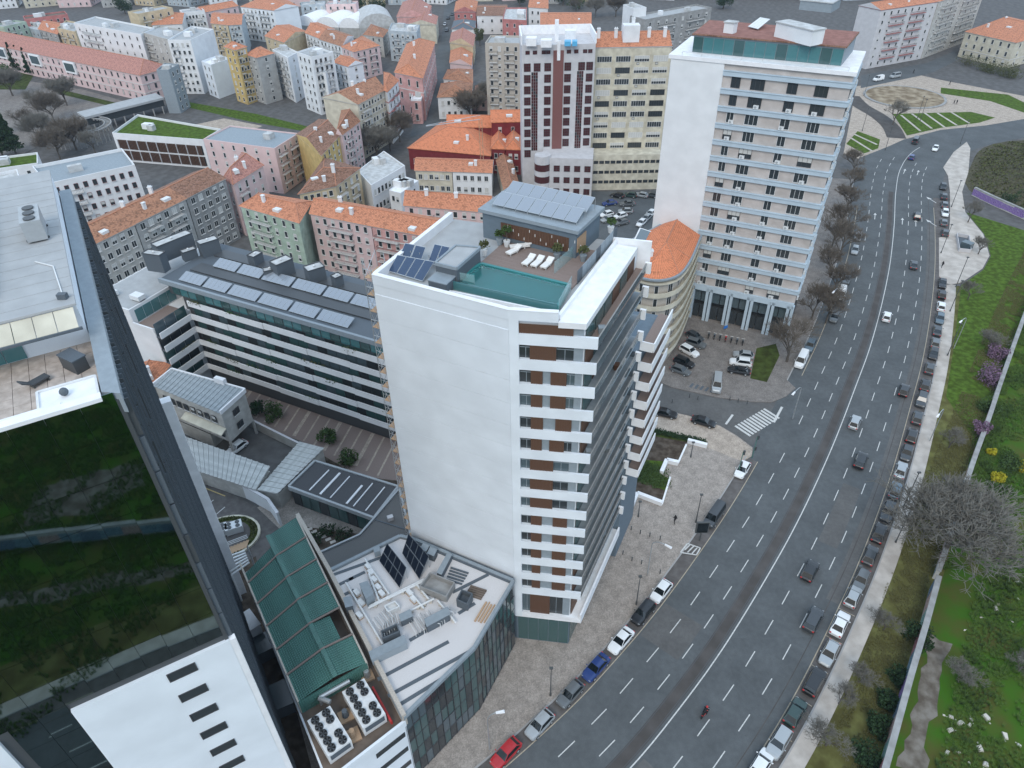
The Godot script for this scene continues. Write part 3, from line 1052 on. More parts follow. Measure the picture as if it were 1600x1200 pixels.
func graffiti_tex(k: int,c: Color) -> NoiseTexture2D:
	var t := noise_tex(0.02,3,c,Color(0.75,0.75,0.72),80 + k,256)
	var g := Gradient.new()
	g.offsets = PackedFloat32Array([0.0,0.38,0.42,0.55,0.6,1.0])
	g.colors = PackedColorArray([c.darkened(0.5),c.darkened(0.3),Color(0.75,0.76,0.72),c,c.lightened(0.2),Color(0.3,0.35,0.4)])
	t.color_ramp = g
	return t
# ---------------------------------------------------------------- white tower with the roof pool
func solar_panel(root: Node3D,a: Vector3,b: Vector3,c: Vector3,d: Vector3,nu: int,nv: int,m: Material,gap := 0.06,fm: Material = null) -> void:
	# a..d: corners front-left,front-right,back-right,back-left of a tilted field
	for i in nu:
		for j in nv:
			var mb := MB.new()
			var fr := MB.new()
			var u0 := float(i) / nu;var u1 := float(i + 1) / nu
			var w0 := float(j) / nv;var w1 := float(j + 1) / nv
			var q := []
			for t in [[u0,w0],[u1,w0],[u1,w1],[u0,w1]]:
				q.append(a.lerp(b,t[0]).lerp(d.lerp(c,t[0]),t[1]))
			var ctr: Vector3 = (q[0] + q[1] + q[2] + q[3]) * 0.25
			for k in 4:
				q[k] += (ctr - q[k]).normalized() * gap
			var n: Vector3 = (q[1] - q[0]).cross(q[3] - q[0]).normalized()
			var t4 := []
			var t5 := []
			for k in 4:
				t4.append(q[k] + n * 0.06)
				var e: Vector3 = q[k] + (ctr - q[k]).normalized() * 0.07 + n * 0.064
				t5.append(e)
			fr.hexa(q,t4)
			mb.quad(t5[0],t5[1],t5[2],t5[3])
			parts2([[fr,fm if fm else M.galvanised],[mb,m]],"solar_panel",root)
func build_white_tower() -> void:
	var A := Vector2(-14.08,-65.16);var F := Vector2(-0.2,-57.81);var S1 := Vector2(8.3,-56.5)
	var S2 := Vector2(15.4,-71.5);var B := Vector2(-7.0,-80.3)
	var fb := (S1 - F).normalized();var n := Vector2(-fb.y,fb.x)
	var sd := (S2 - S1).normalized();var ns := Vector2(-sd.y,sd.x)
	var G2 := F + fb * 7.3
	var G3 := S2 - ns * 1.3
	var root := thing("apartment_tower","tall white apartment tower with a swimming pool on its roof","building",Vector3(2,0,-67))
	# glass base
	var base := MB.new()
	base.prism(PackedVector2Array([F + fb * 0.2 - n * 0.1,G2 - n * 0.1,G3 - sd * 1.0,B,A + Vector2(0.4,0)]),-0.2,5.6,false)
	part(base,"base_wall",M.slate_blue,root)
	for k in 5:
		var u0 := 0.4 + k * 1.38
		var g := MB.new()
		g.bar(F + fb * u0 - n * 0.08,F + fb * (u0 + 1.3) - n * 0.08,0.06,0.3,5.3)
		part(g,"base_pane",M.pane_green,root)
	for k in 10:
		var g := MB.new()
		var p := G2 + sd * (0.3 + k * 1.5)
		g.bar(p,p + sd * 1.4,0.06,0.3,5.3)
		part(g,"base_pane",M.pane_green,root)
	# main mass,set back behind the bands
	var body := MB.new()
	var P0 := F + fb * 0.95
	var mass := PackedVector2Array([A,F,P0,P0 - n * 0.45,G2 - n * 0.45,G3,B])
	body.prism(mass,5.6,52.9)
	part(body,"wall",M.plaster_cool,root)
	# blank wall cladding: storey-high courses with fine joints
	var w0 := A;var w1 := F
	var ww := (w1 - w0).normalized();var wn := Vector2(-ww.y,ww.x)
	for k in 14:
		var c := MB.new()
		var y0 := 9.2 + k * 3.04
		if k == 0: y0 = 5.7
		var y1 := 9.2 + (k + 1) * 3.04
		c.bar(w0 + wn * 0.03,w1 + wn * 0.03,0.06,y0,minf(y1 - 0.035,52.9))
		part(c,"wall_course",M.plaster_cool,root)
	var fold := MB.new()
	fold.bar(F + n * 0.03,P0 + n * 0.03,0.06,5.6,52.9)
	part(fold,"wall_course",M.plaster_cool,root)
	# base slab with its raking white edge along the street
	var bs := MB.new()
	bs.prism(PackedVector2Array([F + n * 0.05,S1 + n * 0.05,S2,G3,G2 - n * 0.4,F - n * 0.4]),5.5,6.5)
	part(bs,"base_slab",M.white_coping,root)
	var be := MB.new()
	be.bar(S1 + ns * 0.12,S2 + ns * 0.12,0.24,5.45,7.2)
	part(be,"base_edge",M.white_coping,root)
	# floors
	rng.seed = 91
	var rail_m: Material = M.pane_slate
	for i in 15:
		var y := 51.4 - 3.04 * i
		var lo := y - 1.28
		if i < 14:
			var bd := MB.new()
			bd.prism(PackedVector2Array([P0 + n * 0.02,S1 + n * 0.02,S1 - n * 0.25,P0 - n * 0.44]),lo,y)
			part(bd,"balcony_band",M.plaster_cool,root)
			# floor slab and glass railing on the street side
			var sl := MB.new()
			sl.prism(PackedVector2Array([G2 - n * 0.3,S1 - n * 0.26,S2,G3]),lo - 0.02,lo + 0.22)
			part(sl,"floor_slab",M.wood_deck if i == 0 else M.slate_light,root)
			var L := S1.distance_to(S2)
			var nn := 8
			for k in nn:
				var gl := MB.new()
				gl.bar(S1 - n * 0.25 + sd * (0.1 + (L - 0.5) * k / nn),S1 - n * 0.25 + sd * (0.06 + (L - 0.5) * (k + 1) / nn),0.05,lo + 0.05,y - 0.06)
				part(gl,"railing_glass",rail_m,root)
			var rl := MB.new()
			rl.bar(S1 - n * 0.25,S2 - sd * 0.3,0.12,y - 0.06,y)
			part(rl,"handrail",M.concrete,root)
			var fin := MB.new()
			fin.bar(S2 - sd * 0.3 - ns * 0.2,S2 - sd * 0.3 + ns * 0.5,0.35,lo,y + 0.05)
			part(fin,"balcony_fin",M.white_coping,root)
		# what fills the strip between two bands on the front
		var z0 := y + 0.0
		var z1 := y + 1.76
		if i == 14:
			z0 = 6.5;z1 = y + 1.76
		if i == 0:
			z1 = 52.45
		var cuts := []
		if i == 0:
			cuts = [["shutter",0.97,6.2],["panel",6.2,7.2]]
		else:
			match rng.randi() % 4:
				0: cuts = [["window",0.97,2.35],["shutter",2.1,3.4],["panel",3.4,5.3],["shutter",4.7,6.4],["panel",6.4,7.2]]
				1: cuts = [["window",0.97,2.3],["shutter",2.1,3.3],["panel",3.3,4.3],["shutter",4.1,5.7],["window",5.6,6.5],["panel",6.5,7.2]]
				2: cuts = [["window",0.97,2.2],["shutter",2.0,4.6],["window",4.6,6.3],["panel",6.3,7.2]]
				3: cuts = [["window",0.97,2.3],["shutter",2.2,3.3],["panel",3.3,5.0],["shutter",4.8,6.5],["panel",6.5,7.2]]
		for c in cuts:
			var p: Vector2 = F + fb * c[1];var q: Vector2 = F + fb * c[2]
			var b := MB.new()
			match c[0]:
				"shutter":
					# upright wooden slats on a dark board
					var ns2 := int((c[2] - c[1]) / 0.16)
					b.bar(p - n * 0.16,q - n * 0.16,0.05,z0 - 0.3,z1)
					for k in ns2:
						var t := p.lerp(q,(k + 0.5) / ns2)
						b.bar(t - fb * 0.05 - n * 0.12,t + fb * 0.05 - n * 0.12,0.05,z0 - 0.3,z1)
					part(b,"shutter",M.wood_dark,root)
				"window":
					var f2 := MB.new()
					b.bar(p - n * 0.38,q - n * 0.38,0.05,z0,z1)
					f2.bar(p - n * 0.35,q - n * 0.35,0.08,z1 - 0.5,z1 - 0.42)
					f2.bar(p.lerp(q,0.5) - fb * 0.03 - n * 0.35,p.lerp(q,0.5) + fb * 0.03 - n * 0.35,0.08,z0,z1 - 0.5)
					parts2([[b,M.pane_slate if rng.randf() < 0.4 else M.pane],[f2,M.slate_light]],"window",root)
				"panel":
					b.bar(p - n * 0.3,q - n * 0.3,0.08,z0,z1)
					part(b,"panel",M.slate_light,root)
		# street side behind the railing: dark glazing and posts
		for k in 6:
			var g := MB.new()
			var p := G2 + sd * (0.5 + k * 2.6) + ns * 0.02
			g.bar(p,p + sd * 2.3,0.06,z0 - 1.0,z1 - 0.1)
			part(g,"glazing",M.pane_green if rng.randf() < 0.6 else M.wood_dark,root)
		if i < 14 and rng.randf() < 0.5:
			var t := MB.new()
			var q := G2 + sd * rng.randf_range(1.5,13.0) + ns * 0.7
			t.box(Vector3(q.x,lo + 0.55,q.y),Vector3(0.7,0.7,0.7))
			part(t,"balcony_chest",M.slate_light if rng.randf() < 0.5 else M.wood_dark,root)
	# balconies of the rear half,standing further out
	for i in range(3,11):
		var y := 49.6 - 3.04 * i
		var a := S2 + sd * 0.4 + ns * 0.1;var b := S2 + sd * 9.0 + ns * 0.1
		var o := ns * 1.7
		var sl := MB.new()
		sl.prism(PackedVector2Array([a,a + o,b + o,b]),y - 1.3,y - 1.1)
		var s := part(sl,"rear_balcony",M.wood_deck,root)
		var pr := MB.new()
		pr.bar(a + o,b + o,0.16,y - 1.3,y)
		pr.bar(a,a + o * 0.95,0.16,y - 1.29,y + 0.004)
		part(pr,"parapet",M.white_coping,s)
	var rw := MB.new()
	rw.prism(PackedVector2Array([G3,S2 + sd * 0.1,S2 + sd * 9.2,B + sd * 9.0,B]),0,39.0)
	part(rw,"rear_wall",M.slate_blue,root)
	# roof edge: parapets,overhanging white slab
	var Rin := F + fb * 4.75
	var Rfar := Rin + sd * 18.0
	var pa := MB.new()
	pa.prism(PackedVector2Array([A + wn * 0.06,F + n * 0.06,Rin + n * 0.06,Rin - n * 0.4,F - n * 0.4,A - wn * 0.4]),52.9,54.0)
	part(pa,"parapet",M.plaster_cool,root)
	var pc := MB.new()
	pc.prism(PackedVector2Array([A + wn * 0.1,F + n * 0.1,Rin + n * 0.1,Rin - n * 0.45,F - n * 0.45,A - wn * 0.45]),54.0,54.06)
	part(pc,"coping",M.white_coping,root)
	var pl := MB.new()
	pl.bar(A + Vector2(0.25,-0.3),B + Vector2(0.2,0.5),0.5,52.9,54.0)
	part(pl,"parapet",M.white_coping,root)
	var pr2 := MB.new()
	pr2.bar(Rin - n * 0.5,Rfar,0.3,52.4,53.5)
	part(pr2,"parapet",M.white_coping,root)
	var ov := MB.new()
	ov.prism(PackedVector2Array([Rin + n * 0.06,G2 + fb * 0.1 + n * 0.06,G2 + sd * 16.6,Rin + sd * 17.2]),52.35,53.0)
	part(ov,"roof_overhang",M.white_coping,root)
	var ow := MB.new()
	ow.bar(G2 + sd * 16.8 - ns * 3.0,S2 + ns * 0.1 + sd * 0.6,0.3,50.2,53.6)
	part(ow,"end_wall",M.white_coping,root)
	var rf := MB.new()
	rf.prism(PackedVector2Array([A + wn * -0.4,F - n * 0.4,Rin - n * 0.4,Rfar,B]),52.85,52.95)
	part(rf,"roof",M.roof_grey,root)
	# pool
	var pq := pts([-6.05,-63.75,4.49,-58.81,5.9,-62.87,-2.97,-67.65])
	var pool := thing("swimming_pool","teal rooftop swimming pool on the white tower","pool",v3(centre(pq),52.95))
	var tank := MB.new()
	for k in 4:
		var a := pq[k];var b := pq[(k + 1) % 4]
		if k != 0:
			tank.bar(a,b,0.34,52.95,53.72 + 0.004 * k)
	part(tank,"rim",M.pool_tile,pool)
	var bed := MB.new()
	bed.cap(grow(pq,-0.1),53.0)
	part(bed,"floor",M.pool_tile,pool)
	var wt := MB.new()
	wt.prism(grow(pq,-0.19),53.01,53.62)
	part(wt,"water",M.pool_water,pool)
	var eg := MB.new()
	eg.bar(pq[0],pq[1],0.12,52.95,53.9)
	part(eg,"glass_edge",M.pane_teal,pool)
	var gut := MB.new()
	gut.bar(pq[0] + n * 0.9,pq[1] + n * 0.55,0.18,52.95,53.3)
	part(gut,"gutter",M.white_coping,pool)
	# glass screens round the pool terrace
	for s in [[V(4.6,-58.64),V(6.16,-63.07)],[V(4.62,-66.04),V(6.98,-69.73)],[V(-6.86,-65.18),V(-3.54,-63.61)]]:
		var sc := thing("glass_screen",["clear glass screen at the right end of the rooftop pool","clear glass screen beside the potted plants on the pool deck","clear glass screen by the slate box left of the rooftop pool"][used.get("glass_screen",0)],"glass screen",v3((s[0] + s[1]) * 0.5,53.0))
		var gm := MB.new()
		gm.bar(s[0],s[1],0.03,53.1,54.5)
		part(gm,"pane",M.clear_glass,sc)
		var gr := MB.new()
		gr.bar(s[0],s[1],0.06,53.0,53.1)
		part(gr,"foot_rail",M.galvanised,sc)
	# timber deck,board by board
	var dk := thing("timber_deck","weathered timber deck behind the rooftop pool","deck",v3(V(2.34,-69.4),52.95))
	var d0 := pq[3] + Vector2(0.0,-0.2);var d1 := pq[2] + Vector2(0.0,-0.2)
	var du := (d1 - d0).normalized()
	var dn := Vector2(du.y,-du.x)
	for k in 36:
		var b := MB.new()
		var o := dn * (0.15 + k * 0.24)
		b.bar(d0 + o - du * 0.6,d1 + o + du * 0.3,0.225,52.96,53.12 + 0.004 * (k % 3))
		part(b,"board",M.wood_deck,dk)
	# loungers
	var names := ["white lounger at the left of three by the roof pool","white lounger in the middle of three by the roof pool","white lounger at the right of three by the roof pool","white lounger nearest the slate pavilion wall on the roof","white lounger set across the deck left of the three"]
	var spots := [[V(1.9,-68.28),38.0],[V(2.83,-67.89),38.0],[V(3.83,-67.5),38.0],[V(1.16,-72),-10.0],[V(0.3,-70.68),25.0]]
	for k in 5:
		var lg := thing("sun_lounger",names[k],"lounger",v3(spots[k][0],53.12),"loungers on the pool deck")
		var sb := MB.new()
		sb.box(Vector3(0,0.3,0),Vector3(2.2 if k == 3 else 1.35,0.16,0.72))
		lg.rotation_degrees.y = spots[k][1] + 20.0
		org[lg] = Vector3.ZERO
		part(sb,"mattress",M.fabric_white,lg)
		var hb := MB.new()
		hb.hexa([Vector3(0.65,0.32,0.36),Vector3(1.3,0.55,0.36),Vector3(1.3,0.55,-0.36),Vector3(0.65,0.32,-0.36)],[Vector3(0.65,0.46,0.36),Vector3(1.25,0.69,0.36),Vector3(1.25,0.69,-0.36),Vector3(0.65,0.46,-0.36)])
		part(hb,"headrest",M.fabric_white,lg)
		for lx in [-0.5,0.5]:
			for lz in [-0.28,0.28]:
				var lm := MB.new()
				lm.box(Vector3(lx,0.11,lz),Vector3(0.07,0.22,0.07))
				part(lm,"leg",M.metal_white,lg)
	# slate pavilion with timber screen and solar field
	var h0 := 53.1
	var bq := V(7.15,-70.06)
	var top := 55.89
	top = 53.1 + 3.0
	var pfr := V(7.08,-69.33)
	var pfl := V(-1.17,-74.13)
	var pu := (pfr - pfl).normalized()
	var pb := Vector2(pu.y,-pu.x)
	var pav := thing("roof_pavilion","slate grey pavilion with timber screen on the white tower roof","pavilion",v3((pfl + pfr) * 0.5 + pb * 3.0,53.0))
	var pm := MB.new()
	var pq2 := PackedVector2Array([pfl - pu * 2.0,pfr,pfr + pb * 6.2,pfl - pu * 2.0 + pb * 6.2])
	pm.prism(pq2,52.9,56.1)
	part(pm,"wall",M.slate_blue,pav)
	var pr3 := MB.new()
	pr3.prism(grow(pq2,0.35),56.1,56.5)
	part(pr3,"roof",M.slate_light,pav)
	var L2 := pfl.distance_to(pfr)
	for k in 60:
		var t := 0.4 + k * 0.19
		if t > L2 - 0.9: break
		var b := MB.new()
		b.bar(pfl + pu * t - pb * 0.06,pfl + pu * (t + 0.15) - pb * 0.06,0.1,53.7,55.35)
		part(b,"slat",M.wood_dark,pav)
	for k in 16:
		var t := 0.6 + k * 0.68
		var b := MB.new()
		var yy := 53.9 + 0.35 * ((k * 7) % 4)
		b.bar(pfl + pu * t - pb * 0.13,pfl + pu * (t + 0.06) - pb * 0.13,0.05,yy,yy + 0.3)
		part(b,"lamp_strip",M.fabric_white,pav)
	for k in 10:
		var b := MB.new()
		b.bar(pfr + pb * (0.25 + k * 0.22) + pu * 0.06,pfr + pb * (0.41 + k * 0.22) + pu * 0.06,0.1,53.7,55.35)
		part(b,"slat",M.wood_plank,pav)
	var sa := pfl - pu * 1.2 + pb * 0.8;var sb2 := pfr - pu * 0.4 + pb * 0.8
	var arr := thing("solar_array","pale blue solar panel rows on the slate pavilion","solar panels",v3((sa + sb2) * 0.5 + pb * 2.4,56.5))
	solar_panel(arr,v3(sa,56.75),v3(sb2,56.75),v3(sb2 + pb * 2.2,57.5),v3(sa + pb * 2.2,57.5),7,1,M.solar_pale)
	solar_panel(arr,v3(sa + pb * 2.5,56.95),v3(sb2 + pb * 2.5,56.95),v3(sb2 + pb * 4.8,57.8),v3(sa + pb * 4.8,57.8),7,1,M.solar_pale)
	for k in 8:
		var lg := MB.new()
		var p := sa.lerp(sb2,k / 7.0)
		lg.bar(p + pb * 2.1,p + pb * 2.16,0.06,56.5,57.4)
		lg.bar(p + pb * 4.7,p + pb * 4.76,0.06,56.5,57.7)
		lg.bar(p + pb * 0.05,p + pb * 0.11,0.06,56.5,56.74)
		lg.bar(p + pb * 2.55,p + pb * 2.61,0.06,56.5,56.95)
		part(lg,"stand",M.galvanised,arr)
	# slate fence on the street side of the terrace
	var fa := V(6.84,-64.05);var fc := V(12.17,-74.2)
	var fn := thing("terrace_fence","dark slatted fence along the street edge of the pool terrace","fence",v3((fa + fc) * 0.5,52.95))
	var nfp := 9
	for k in nfp:
		var p := fa.lerp(fc,float(k) / nfp);var q := fa.lerp(fc,(k + 0.94) / nfp)
		var b := MB.new()
		b.bar(p,q,0.06,53.0,54.5)
		part(b,"panel",M.slate if k in [0,4,8] else M.slate_light,fn)
	# blue collectors on the left of the roof
	var ca := thing("solar_collectors","blue solar collectors at the left corner of the tower roof","solar panels",v3(V(-10.22,-67.63),52.95))
	var c0 := V(-12.8,-67.28);var c1 := V(-8.97,-64.96);var c2 := V(-7.7,-66.74);var c3 := V(-11.74,-68.46)
	solar_panel(ca,v3(c0,53.1),v3(c1,53.1),v3(c2,54.5),v3(c3,54.5),4,1,M.solar)
	c0 = V(-11.93,-69.79);c1 = V(-9.41,-68.53);c2 = V(-8.79,-69.63);c3 = V(-11.17,-70.78)
	solar_panel(ca,v3(c0,53.4),v3(c1,53.4),v3(c2,54.7),v3(c3,54.7),2,1,M.solar)
	c0 = V(-8.7,-68.22);c1 = V(-7.17,-67.59);c2 = V(-6.26,-69.52);c3 = V(-7.96,-70.34)
	solar_panel(ca,v3(c0,53.4),v3(c1,53.4),v3(c2,54.7),v3(c3,54.7),2,1,M.solar)
	for k in 5:
		var lg := MB.new()
		var p := V(-11.63,-70.21).lerp(V(-7.55,-68.31),k / 4.0)
		lg.bar(p,p + Vector2(0.08,0),0.08,52.95,54.2)
		part(lg,"stand",M.galvanised,ca)
	# slate boxes
	var bx := pts([-7.49,-65,-5.3,-63.85,-3.04,-68.16,-5.61,-68.71])
	var sbx := thing("lift_housing","slate lift housing with grey gravel top beside the roof pool","roof housing",v3(centre(bx),52.95))
	var bm := MB.new()
	bm.prism(bx,52.9,55.2)
	part(bm,"wall",M.slate,sbx)
	var bp := MB.new()
	for k in 4:
		bp.bar(bx[k],bx[(k + 1) % 4],0.2,55.0,55.35 + 0.003 * k)
	part(bp,"parapet",M.slate_light,sbx)
	var bg := MB.new()
	bg.cap(grow(bx,-0.12),55.215)
	part(bg,"gravel",M.roof_grey,sbx)
	var b2 := pts([-8.17,-63.35,-6.32,-62.38,-5.48,-63.98,-7.33,-64.94])
	var sb3 := thing("vent_box","small slate vent box at the tower roof edge","roof housing",v3(centre(b2),52.95))
	var b3 := MB.new()
	b3.prism(b2,52.9,54.2)
	part(b3,"wall",M.slate,sb3)
	var b4 := MB.new()
	b4.prism(grow(b2,0.08),54.2,54.3)
	part(b4,"lid",M.slate_light,sb3)
	# scaffold on the left edge
	var out := Vector2(-(B - A).normalized().y,(B - A).normalized().x) * -1.0
	out = Vector2(-0.9,-0.43)
	var ad := (B - A).normalized()
	var scf := thing("scaffold","tall scaffold with timber planks along the tower's left edge","scaffold",v3(A + out * 1.0,0))
	for k in 25:
		var y := 4.0 + k * 2.05
		var b := MB.new()
		b.prism(PackedVector2Array([A + out * 0.25 + ad * 0.3,A + out * 0.25 + ad * 2.8,A + out * 1.2 + ad * 2.8,A + out * 1.2 + ad * 0.3]),y,y + 0.07)
		part(b,"plank",M.wood_plank,scf)
		var br := MB.new()
		br.tube(v3(A + out * 1.25 + ad * 0.3,y),v3(A + out * 1.25 + ad * 2.8,y + 2.0),0.035,0.035,4)
		br.tube(v3(A + out * 0.3 + ad * 0.3,y + 1.0),v3(A + out * 1.25 + ad * 0.3,y + 1.0),0.035,0.035,4)
		br.tube(v3(A + out * 0.3 + ad * 0.3,y),v3(A + out * 1.25 + ad * 0.3,y + 2.0),0.03,0.03,4)
		part(br,"brace",M.galvanised,scf)
	for s in [[0.25,0.3],[1.25,0.3],[0.25,2.8],[1.25,2.8]]:
		var b := MB.new()
		var p: Vector2 = A + out * s[0] + ad * s[1]
		b.tube(v3(p,0),v3(p,55),0.045,0.045,5)
		part(b,"pole",M.galvanised,scf)
	# potted plants on the deck
	var pots := [[V(5.08,-69.24),"tall grey pot with dry grasses on the pool deck"],[V(-0.25,-72.45),"white pot with a small tree by the slate pavilion"],[V(-1.03,-72.95),"dark pot with a low shrub at the pavilion corner"],[V(-2.7,-70.45),"dark pot with yellowish bush left of the pool deck"],[V(7.85,-68.68),"low pot of yellow grass by the dark terrace fence"],[V(11.6,-75.41),"round green bush in a pot at the far terrace corner"]]
	for k in pots.size():
		var pt := thing("potted_plant",pots[k][1],"plant",v3(pots[k][0],53.1))
		org[pt] = Vector3.ZERO
		var pm2 := MB.new()
		pm2.tube(Vector3.ZERO,Vector3(0,0.75,0),0.25,0.4,10,true)
		part(pm2,"pot",M.metal_white if k % 2 == 1 else M.slate_light,pt)
		var lf := MB.new()
		for j in 140:
			var d := Vector3(rng.randf_range(-1,1),rng.randf_range(-0.2,1),rng.randf_range(-1,1)).normalized() * rng.randf_range(0.2,0.62)
			leaf(lf,Vector3(0,1.25 if k != 1 else 1.9,0) + d,0.16)
		part(lf,"foliage",M.leaf_olive if k in [0,3,4] else M.leaf,pt)
		if k == 1:
			var sm := MB.new()
			sm.tube(Vector3(0,0.7,0),Vector3(0,1.7,0),0.05,0.04,5)
			part(sm,"stem",M.bark,pt)
func leaf(b: MB,c: Vector3,s: float) -> void:
	var u := Vector3(rng.randf_range(-1,1),rng.randf_range(-1,1),rng.randf_range(-1,1)).normalized()
	var w := u.cross(Vector3(rng.randf_range(-1,1),rng.randf_range(-1,1),rng.randf_range(-1,1))).normalized()
	b.tri(c - u * s,c + w * s * 0.6,c + u * s)
	b.tri(c - u * s,c + u * s,c - w * s * 0.6)
# ---------------------------------------------------------------- dark glass office block at the left
func build_glass_block() -> void:
	var C := Vector2(-23.9,-34.5);var u := Vector2(-0.8701,0.493);var n := Vector2(0.493,0.8701)
	var bk := -n
	var W := 46.0
	var D := 37.0
	var top := 62.6
	var root := thing("glass_office_block","dark mirror-glass office block with white lower wall and louvred side","building",v3(C + u * 15 + bk * 18,0))
	var core := MB.new()
	core.prism(PackedVector2Array([C + u * W - n * 0.3,C - n * 0.3 + u * 0.3,C + bk * D + u * 0.3,C + bk * D + u * W]),-0.2,61.6)
	part(core,"core",M.metal_dark,root)
	if not M.has("mirror_glass"):
		var mg := StandardMaterial3D.new()
		mg.resource_name = "mirror_glass"
		mg.albedo_color = lin(0.15,0.2,0.205)
		mg.metallic = 1.0
		mg.roughness = 0.025
		M.mirror_glass = mg
	var gm := MB.new()
	gm.box(Vector3.ZERO,Vector3(1.93,3.17,0.06))
	var gmesh := mesh_of([[gm,M.mirror_glass]])
	var bs := wall_frame(C + u * 5,C)
	for i in 21:
		for j in 19:
			var y := 62.0 - 1.6 - j * 3.2 + 1.2
			var s := 0.3 + 1.955 * i + 0.98
			var white: bool = y < 36.9 and (s < 11.95 or s > 16.7)
			if white or y < 2.0:
				continue
			var b2 := bs.rotated(bs.x.normalized(),rng.randf_range(-0.002,0.002)).rotated(Vector3.UP,rng.randf_range(-0.002,0.002))
			inst(gmesh,"glass_panel",root,Transform3D(b2,v3(C + u * s - n * 0.24,y)))
	for s in [[0.0,11.95],[16.75,W]]:
		var wm := MB.new()
		wm.prism(PackedVector2Array([C + u * s[1] + n * 0.02,C + u * s[0] + n * 0.02,C + u * s[0] - n * 0.29,C + u * s[1] - n * 0.29]),-0.2,36.9)
		part(wm,"white_wall",M.plaster_cool,root)
	# slit windows in the white wall
	for k in 11:
		var y := 35.15 - k * 3.2
		var f := MB.new();var g := MB.new()
		g.bar(C + u * 5.16 + n * 0.03,C + u * 3.05 + n * 0.03,0.03,y + 0.06,y + 1.05)
		f.bar(C + u * 5.22 + n * 0.05,C + u * 2.99 + n * 0.05,0.08,y - 0.02,y + 0.06)
		f.bar(C + u * 5.22 + n * 0.05,C + u * 2.99 + n * 0.05,0.08,y + 1.05,y + 1.1)
		f.bar(C + u * 5.22 + n * 0.05,C + u * 5.14 + n * 0.05,0.08,y,y + 1.08)
		f.bar(C + u * 3.07 + n * 0.05,C + u * 2.99 + n * 0.05,0.08,y,y + 1.08)
		parts2([[g,M.pane],[f,M.frame_dark]],"slit_window",root)
	# louvred side: upright fins in storey heights
	var side := MB.new()
	side.prism(PackedVector2Array([C - n * 0.2 + u * 0.3,C + u * 0.02 - n * 0.2,C + bk * (D - 1.2) + u * 0.02,C + bk * (D - 1.2) + u * 0.3]),0,top)
	part(side,"side_wall",M.metal_dark,root)
	var fm := MB.new()
	fm.box(Vector3.ZERO,Vector3(0.34,3.0,0.07))
	var fmesh := mesh_of([[fm,M.slate]])
	var fmesh2 := mesh_of([[fm,M.metal_dark]])
	var sb := wall_frame(C,C + bk * 3)
	var cnt := 0
	for i in 60:
		for j in 5:
			var y := top - 1.7 - j * 3.2
			inst(fmesh2 if (i * 7 + j * 3) % 4 == 0 else fmesh,"louvre",root,Transform3D(Basis(Vector3(-u.x,0,-u.y),Vector3.UP,Vector3(bk.x,0,bk.y)),v3(C + bk * (0.4 + i * 0.59) - u * (0.17 + 0.09 * ((i / 6) % 2)),y)))
	var low := MB.new()
	for i in 60:
		for j in range(5,19):
			var y := top - 1.7 - j * 3.2
			low.xf = Transform3D(Basis(Vector3(-u.x,0,-u.y),Vector3.UP,Vector3(bk.x,0,bk.y)),v3(C + bk * (0.4 + i * 0.59) - u * (0.17 + 0.09 * ((i / 6) % 2)),y))
			low.box(Vector3.ZERO,Vector3(0.34,3.0,0.07))
	var lw := part(low,"lower_louvres",M.slate,root)
	tag(lw,"","","","stuff")
	# white pier at the far corner
	var pier := MB.new()
	pier.prism(PackedVector2Array([C + bk * (D - 1.2) + u * 0.3,C + bk * (D - 1.2) - u * 1.5,C + bk * D - u * 1.5,C + bk * D + u * 0.3]),0,37.0)
	part(pier,"pier",M.white_coping,root)
	var pier2 := MB.new()
	pier2.prism(PackedVector2Array([C + n * 0.02 + u * 0.02,C + n * 0.02 - u * 0.5,C - n * 0.5 - u * 0.5,C - n * 0.5 + u * 0.02]),0,36.9)
	part(pier2,"pier",M.white_coping,root)
	# coping along the side,white parapet along the front
	var cp := MB.new()
	cp.prism(PackedVector2Array([C + u * 0.9 - n * 0.8,C - u * 0.1 - n * 0.02,C + bk * D - u * 0.1,C + bk * D + u * 0.9]),61.6,63.1)
	part(cp,"side_coping",M.slate_light,root)
	var fp := MB.new()
	fp.prism(PackedVector2Array([C + u * W,C + u * 0.95,C + u * 0.95 - n * 0.65,C + u * W - n * 0.65]),62.92,63.2)
	part(fp,"front_parapet",M.white_coping,root)
	var gr := MB.new()
	gr.prism(PackedVector2Array([C + u * W - n * 0.95,C + u * 3.2 - n * 0.95,C + u * 3.2 - n * 1.35,C + u * W - n * 1.35]),62.0,62.9)
	part(gr,"inner_parapet",M.white_coping,root)
	# roof terrace paving,slab by slab near the edge
	var tm := MB.new()
	tm.box(Vector3.ZERO,Vector3(0.97,0.08,0.97))
	var tmesh := mesh_of([[tm,M.terrace_tile]])
	for i in 16:
		for j in 9:
			inst(tmesh,"paving_slab",root,Transform3D(bs,v3(C + u * (1.5 + i) - n * (1.2 + j),61.96 + 0.004 * ((i + j) % 2))))
	# white skylight box with a dark globe
	var wb := thing("skylight_box","low white tiled box with a dark globe on the office roof terrace","skylight",v3(C + u * 2.6 - n * 2.6,62))
	var q := PackedVector2Array([C + u * 4.4 - n * 1.0,C + u * 1.1 - n * 1.0,C + u * 1.1 - n * 3.3,C + u * 4.4 - n * 3.3])
	var b := MB.new()
	b.prism(q,61.9,62.75)
	part(b,"box",M.white_coping,wb)
	for k in 4:
		var e := MB.new()
		e.bar(q[k],q[(k + 1) % 4],0.14,62.7,62.86 + 0.003 * k)
		part(e,"edge",M.metal_white,wb)
	var gl := MB.new()
	ball(gl,v3(C + u * 2.9 - n * 2.1,63.05),0.27)
	part(gl,"globe",M.slate,wb)
